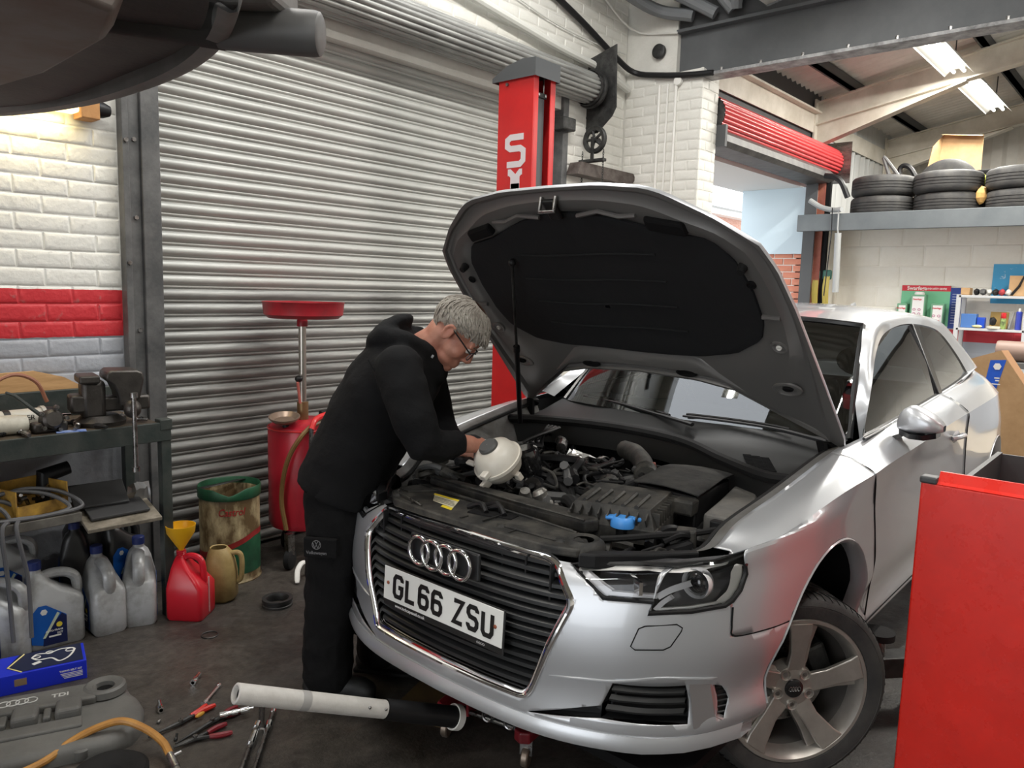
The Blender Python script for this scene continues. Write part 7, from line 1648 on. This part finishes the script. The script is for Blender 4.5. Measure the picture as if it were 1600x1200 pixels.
MB().box(-.04,0,-.06,.06,-.07,.05).build('switch_case', m_grey, sw, smooth=False, bevel=.006); MB().box(-.03,0,-.055,.055,.055,.13).build('switch_label', mat('cream_label', (.6,.55,.45), .5), sw, smooth=False); text('T', .05, m_white, sw, frame((-.041,0,.0), (0,-1,0), (0,0,1)))
for k, y in enumerate((3.24, 3.12)):
    t = thing('cable_coil', 'coil of yellow green cable on a %s' % ('hook nearest the red door' if k == 0 else 'green hook nearer the block wall'), 'cable', (8.97, y, 1.78), group='hung cables')
    MB().box(-.03,.02,-.05,.05,-.02,.09).build('hook', mat('hook_green', (.02,.09,.07), .5), t, bevel=.02)
    for j in range(5): MB().tube(crom([(-.02,-.03+.012*j,.03),(-.05,-.035+.014*j,-.12),(-.04,-.04+.012*j,-.32)], 5), .008, 6).build('cable_strand', mat('cable_yellow', (.38,.30,.06), .5), t)
# sign board and dispensers
sg = thing('hand_wash_board', 'green wall board with red heading and hand cleaner dispensers', 'sign', (9.30, 2.13, 1.53))
FB = lambda y, z, d=0.: frame((-.012-d, y, z), (0,-1,0), (0,0,1))
MB().box(-.012,0,-.20,.28,-.24,.19).build('board', mat('sign_green', (.18,.52,.30), .5), sg, smooth=False)
MB().box(-.0135,-.012,-.20,.28,.13,.19).build('heading', mat('sign_red', (.62,.03,.05), .5), sg, smooth=False)
MB().box(-.0135,-.012,-.32,-.20,-.26,.17).build('side_panel', mat('sign_blue', (.02,.05,.26), .5), sg, smooth=False)
text('Swarfega', .055, m_white, sg, FB(.13,.158,.002), bold=.001); text('HAND SAFETY CENTRE', .027, m_white, sg, FB(-.06,.155,.002), width=.20, bold=.0006)
for k in range(12): MB().box(-.0142,-.0136,-.30,-.22,.10-.028*k,.106-.028*k).build('print_line', mat('pale_print', (.45,.5,.65), .5), sg, smooth=False)
for k, (y, z, h, w, lab) in enumerate([(.24,-.11,.20,.10,'left'),(.085,-.06,.30,.145,'mid'),(-.11,-.12,.24,.125,'right')]):
    d = MB().box(-.12,-.0145,y-w/2,y+w/2,z-h/2,z+h/2).build('dispenser', mat('dispenser_green', (.16,.36,.22), .45), sg, smooth=False, bevel=.008)
    MB().box(-.1225,-.12,y-w/2+.012,y+w/2-.02,z-h/2+.01,z+h/2-.02).build('dispenser_label', mat('label_white', (.78,.77,.76), .5), d, smooth=False)
    text('Swarfega', .024, mat('sign_red', (.62,.03,.05), .5), d, FB(y+.004,z+h/2-.05,.112), bold=.0006)
    for i in (-1, 1):
        for j in ((0, 1) if k == 1 else (0,)): MB().tube([(-.1235, y+.004+i*.025+.014*math.cos(a), z-.01-.045*j+.011*math.sin(a)) for a in np.linspace(0, 6.28, 9)[:-1]], .003, 5, closed=True).build('pictogram', mat('picto', (.45,.12,.25), .5), d)
    if k == 2: MB().box(-.13,-.122,y-.03,y+.045,z-.10,z-.055).build('push_pad', m_red, d, smooth=False, bevel=.004)
MB().lathe([(.001,.03),(.04,.03),(.05,.015),(.05,0),(.001,0)], 20, (-.07,.085,.09)).build('pump_top', m_white, sg)
tag(MB().box(9.293,9.30,.95,1.56,1.55,1.95).build('wall_poster', mat('poster_blue', (.06,.38,.68), .5, col2=(.5,.7,.85), nscale=14, ncon=(.62,.66)), smooth=False), 'blue poster on the block wall above the shelf', 'poster')
# grey steel shelf unit
sh = thing('shelf_unit', 'grey slotted angle shelf unit against the block wall', 'shelf', (9.06, 1.52, 0))
m_ang = mat('angle_grey', (.55,.56,.57), .45, .3)
for y in (.265, -.33):
    for x in (-.10, .16): MB().box(x,x+.035,y-.02,y+.02,0,1.63).build('upright', m_ang, sh, smooth=False)
for z in (1.60, 1.27, .55): MB().box(-.10,.19,-.33,.265,z,z+.025).build('shelf_board', m_ang, sh, smooth=False, bevel=.003)
def item(name, mb, m_, lab, cat, grp=None): return tag(mb.build(name, m_, smooth=True, ang=35, bevel=.004), lab, cat, grp)
item('blue_carton', MB().box(9.0,9.12,1.62,1.755,1.297,1.437), mat('carton_blue', (.06,.16,.42), .5), 'mid blue carton at the left of the shelf', 'box')
item('blue_packet', MB().box(9.02,9.10,1.545,1.615,1.297,1.405), mat('packet_blue', (.01,.06,.45), .4), 'dark blue packet next to the blue carton', 'packet')
item('brown_envelope', MB().obox((9.14,1.44,1.38),(.02,.16,.17),rotm(0,.2,0)), mat('envelope', (.50,.33,.10), .7), 'brown padded envelope leaning on the shelf', 'envelope')
ca = thing('spray_can', 'green aerosol can with red cap on the shelf', 'can', (9.02,1.385,1.297)); MB().lathe([(.001,0),(.024,0),(.025,.005),(.025,.105),(.02,.115),(.001,.115)], 20).build('can_body', mat('can_green', (.30,.42,.12), .4, col2=(.05,.06,.03), nscale=30), ca); MB().lathe([(.022,.105),(.024,.108),(.024,.16),(.001,.165)], 20).build('cap', m_red, ca)
ca = thing('sealant_tube', 'blue cartridge of sealant standing at the right of the shelf', 'cartridge', (9.02,1.255,1.297)); MB().lathe([(.001,0),(.028,0),(.028,.17),(.02,.18),(.001,.18)], 20).build('tube_body', mat('tube_blue', (.03,.05,.35), .4), ca); MB().lathe([(.012,.175),(.008,.21),(.001,.212)], 12).build('nozzle', m_white, ca)
item('grey_folder', MB().obox((9.10,1.325,1.385),(.10,.012,.17),rotm(.18,0,0)), mat('folder_grey', (.35,.35,.34), .6), 'grey folder standing between the aerosol and the sealant', 'folder')
item('tape_roll', MB().lathe([(.03,0),(.06,0),(.06,.025),(.03,.025),(.03,0)], 24, (9.0,1.46,1.297)), mat('tape_cream', (.60,.57,.48), .6), 'cream roll of tape lying on the shelf', 'tape')
item('black_pouch', crumple((9.0,1.47,1.37),(.03,.04,.045),8), m_black, 'black pouch on top of the tape roll', 'pouch')
item('yellow_paper', crumple((9.0,1.60,1.315),(.03,.05,.015),9), mat('paper_yellow', (.66,.60,.30), .7), 'crumpled pale yellow paper at the shelf front', 'paper')
item('brown_carton', MB().box(9.0,9.15,1.70,1.78,1.627,1.70), m_card, 'small brown carton on top of the shelf unit', 'box')
for k in range(6):
    y = 1.64-.055*k
    item('parts_bag', crumple((9.02,y,1.66),(.06,.032,.034),20+k), [m_black, m_grey, mat('clear_bag', (.6,.58,.54), .4), m_darksteel, mat('red_bag', (.45,.05,.06), .5), mat('clear_bag', (.6,.58,.54), .4)][k], ['black bag first in the row on top of the shelf', 'grey bag second in the row on top of the shelf', 'pale bag third in the row on top of the shelf', 'dark bag fourth in the row on top of the shelf', 'red bag fifth in the row on top of the shelf', 'pale bag last in the row on top of the shelf'][k], 'bag', 'bags on top of the shelf')
bbx = thing('parcel', 'open brown parcel with a black strap on top of the shelf', 'box', (9.08,1.28,1.627)); MB().box(-.05,.10,-.10,.09,0,.20).build('carton', m_card, bbx, smooth=False, bevel=.003); MB().tube([(-.055,.06,.01),(-.06,.0,.10),(-.055,-.03,.19),(-.056,-.09,.14)], .012, 6).build('strap', m_black, bbx)
# big flat carton with the blue label, leaning behind the car
bg = thing('flat_carton', 'large flat tan carton leaning behind the silver car', 'box', (6.9, 1.0, 0))
Pc = [(.0,.30,1.10),(.0,.05,1.20),(.0,-.55,.30),(.0,.12,.16)]
MB().add([(x+.10*(1.1-z), y, z) for x, y, z in Pc], [(0,1,2,3)]).build('face', m_card, bg, smooth=False, solid=.0)
MB().add([(x+.10*(1.1-z), y, z) for x, y, z in (Pc[1], Pc[2])]+[(x+.10*(1.1-z)+.10, y-.03, z) for x, y, z in (Pc[2], Pc[1])], [(0,1,2,3)]).build('edge', mat('card_dark', (.25,.13,.06), .8), bg, smooth=False)
MB().add([(x+.10*(1.1-z)+.10, y-.03, z) for x, y, z in Pc], [(0,1,2,3)]).build('back', m_card, bg, smooth=False)
bl_ = [(.10,1.13),(.02,1.13),(.06,.60),(.10,.52),(.145,.84)]
bl_ = [(.115,1.12),(.01,1.13),(.10,.72),(.15,.60),(.165,.75)]
MB().add([(-.004+.10*(1.1-z), y, z) for y, z in bl_], [tuple(range(5))]).build('blue_label', mat('label_royal', (.01,.10,.60), .4), bg, smooth=False)
FL = frame((-.008,.065,1.075), (0,-1,.05), (0,0,1)); MB().prism([(.028*math.cos(a), .028*math.sin(a)) for a in np.linspace(0, 6.28, 7)[:-1]], 0, .001, FL).build('label_badge', m_white, bg, smooth=False)
MB().box(-.0055,-.0045,.035,.12,.935,.942).build('label_rule', m_white, bg, smooth=False)
for k in range(4): MB().box(.006+.0,.0075,.045,.095-.008*k,1.02-.02*k,1.03-.02*k).build('label_text', m_white, bg, smooth=False)
tag(MB().lathe([(.001,0),(.09,0),(.095,.02),(.095,.55),(.09,.57),(.001,.57)], 24, (8.3,1.30,1.12), rotm(math.pi/2,0,0)).build('mat_roll', mat('brown_vinyl', (.22,.15,.12), .5)), 'brown padded roll on the side bench behind the car', 'roll')
sb = thing('side_bench', 'low wooden side bench behind the silver car', 'bench', (8.0, .9, 0)); MB().box(-.78,.6,-.9,.15,.34,.38).build('bench_top', mat('pale_wood', (.42,.36,.27), .6), sb, smooth=False); MB().box(.1,.6,-.9,.45,.98,1.03).build('upper_shelf', m_grey, sb, smooth=False)
for x in (-.73,.55):
    for y in (-.85,.10): MB().box(x-.03,x+.03,y-.03,y+.03,0,.34).build('leg', m_darksteel, sb, smooth=False)
MB().box(.52,.58,.35,.42,0,.98).box(.12,.18,.35,.42,0,.98).build('shelf_post', m_darksteel, sb, smooth=False)
for k, (x, y) in enumerate([(7.34,.84), (7.55,.70)]): item('blue_booklet', MB().obox((x,y,.40+.0),(.16,.16,.04),rotm(0,0,.3*k)), mat('booklet', (.16,.17,.50), .5, col2=(.5,.5,.7), nscale=14), 'purple blue carton on the low bench, %s' % ['nearer the car', 'farther from the car'][k], 'box')
# items on the bonnet-side floor mat
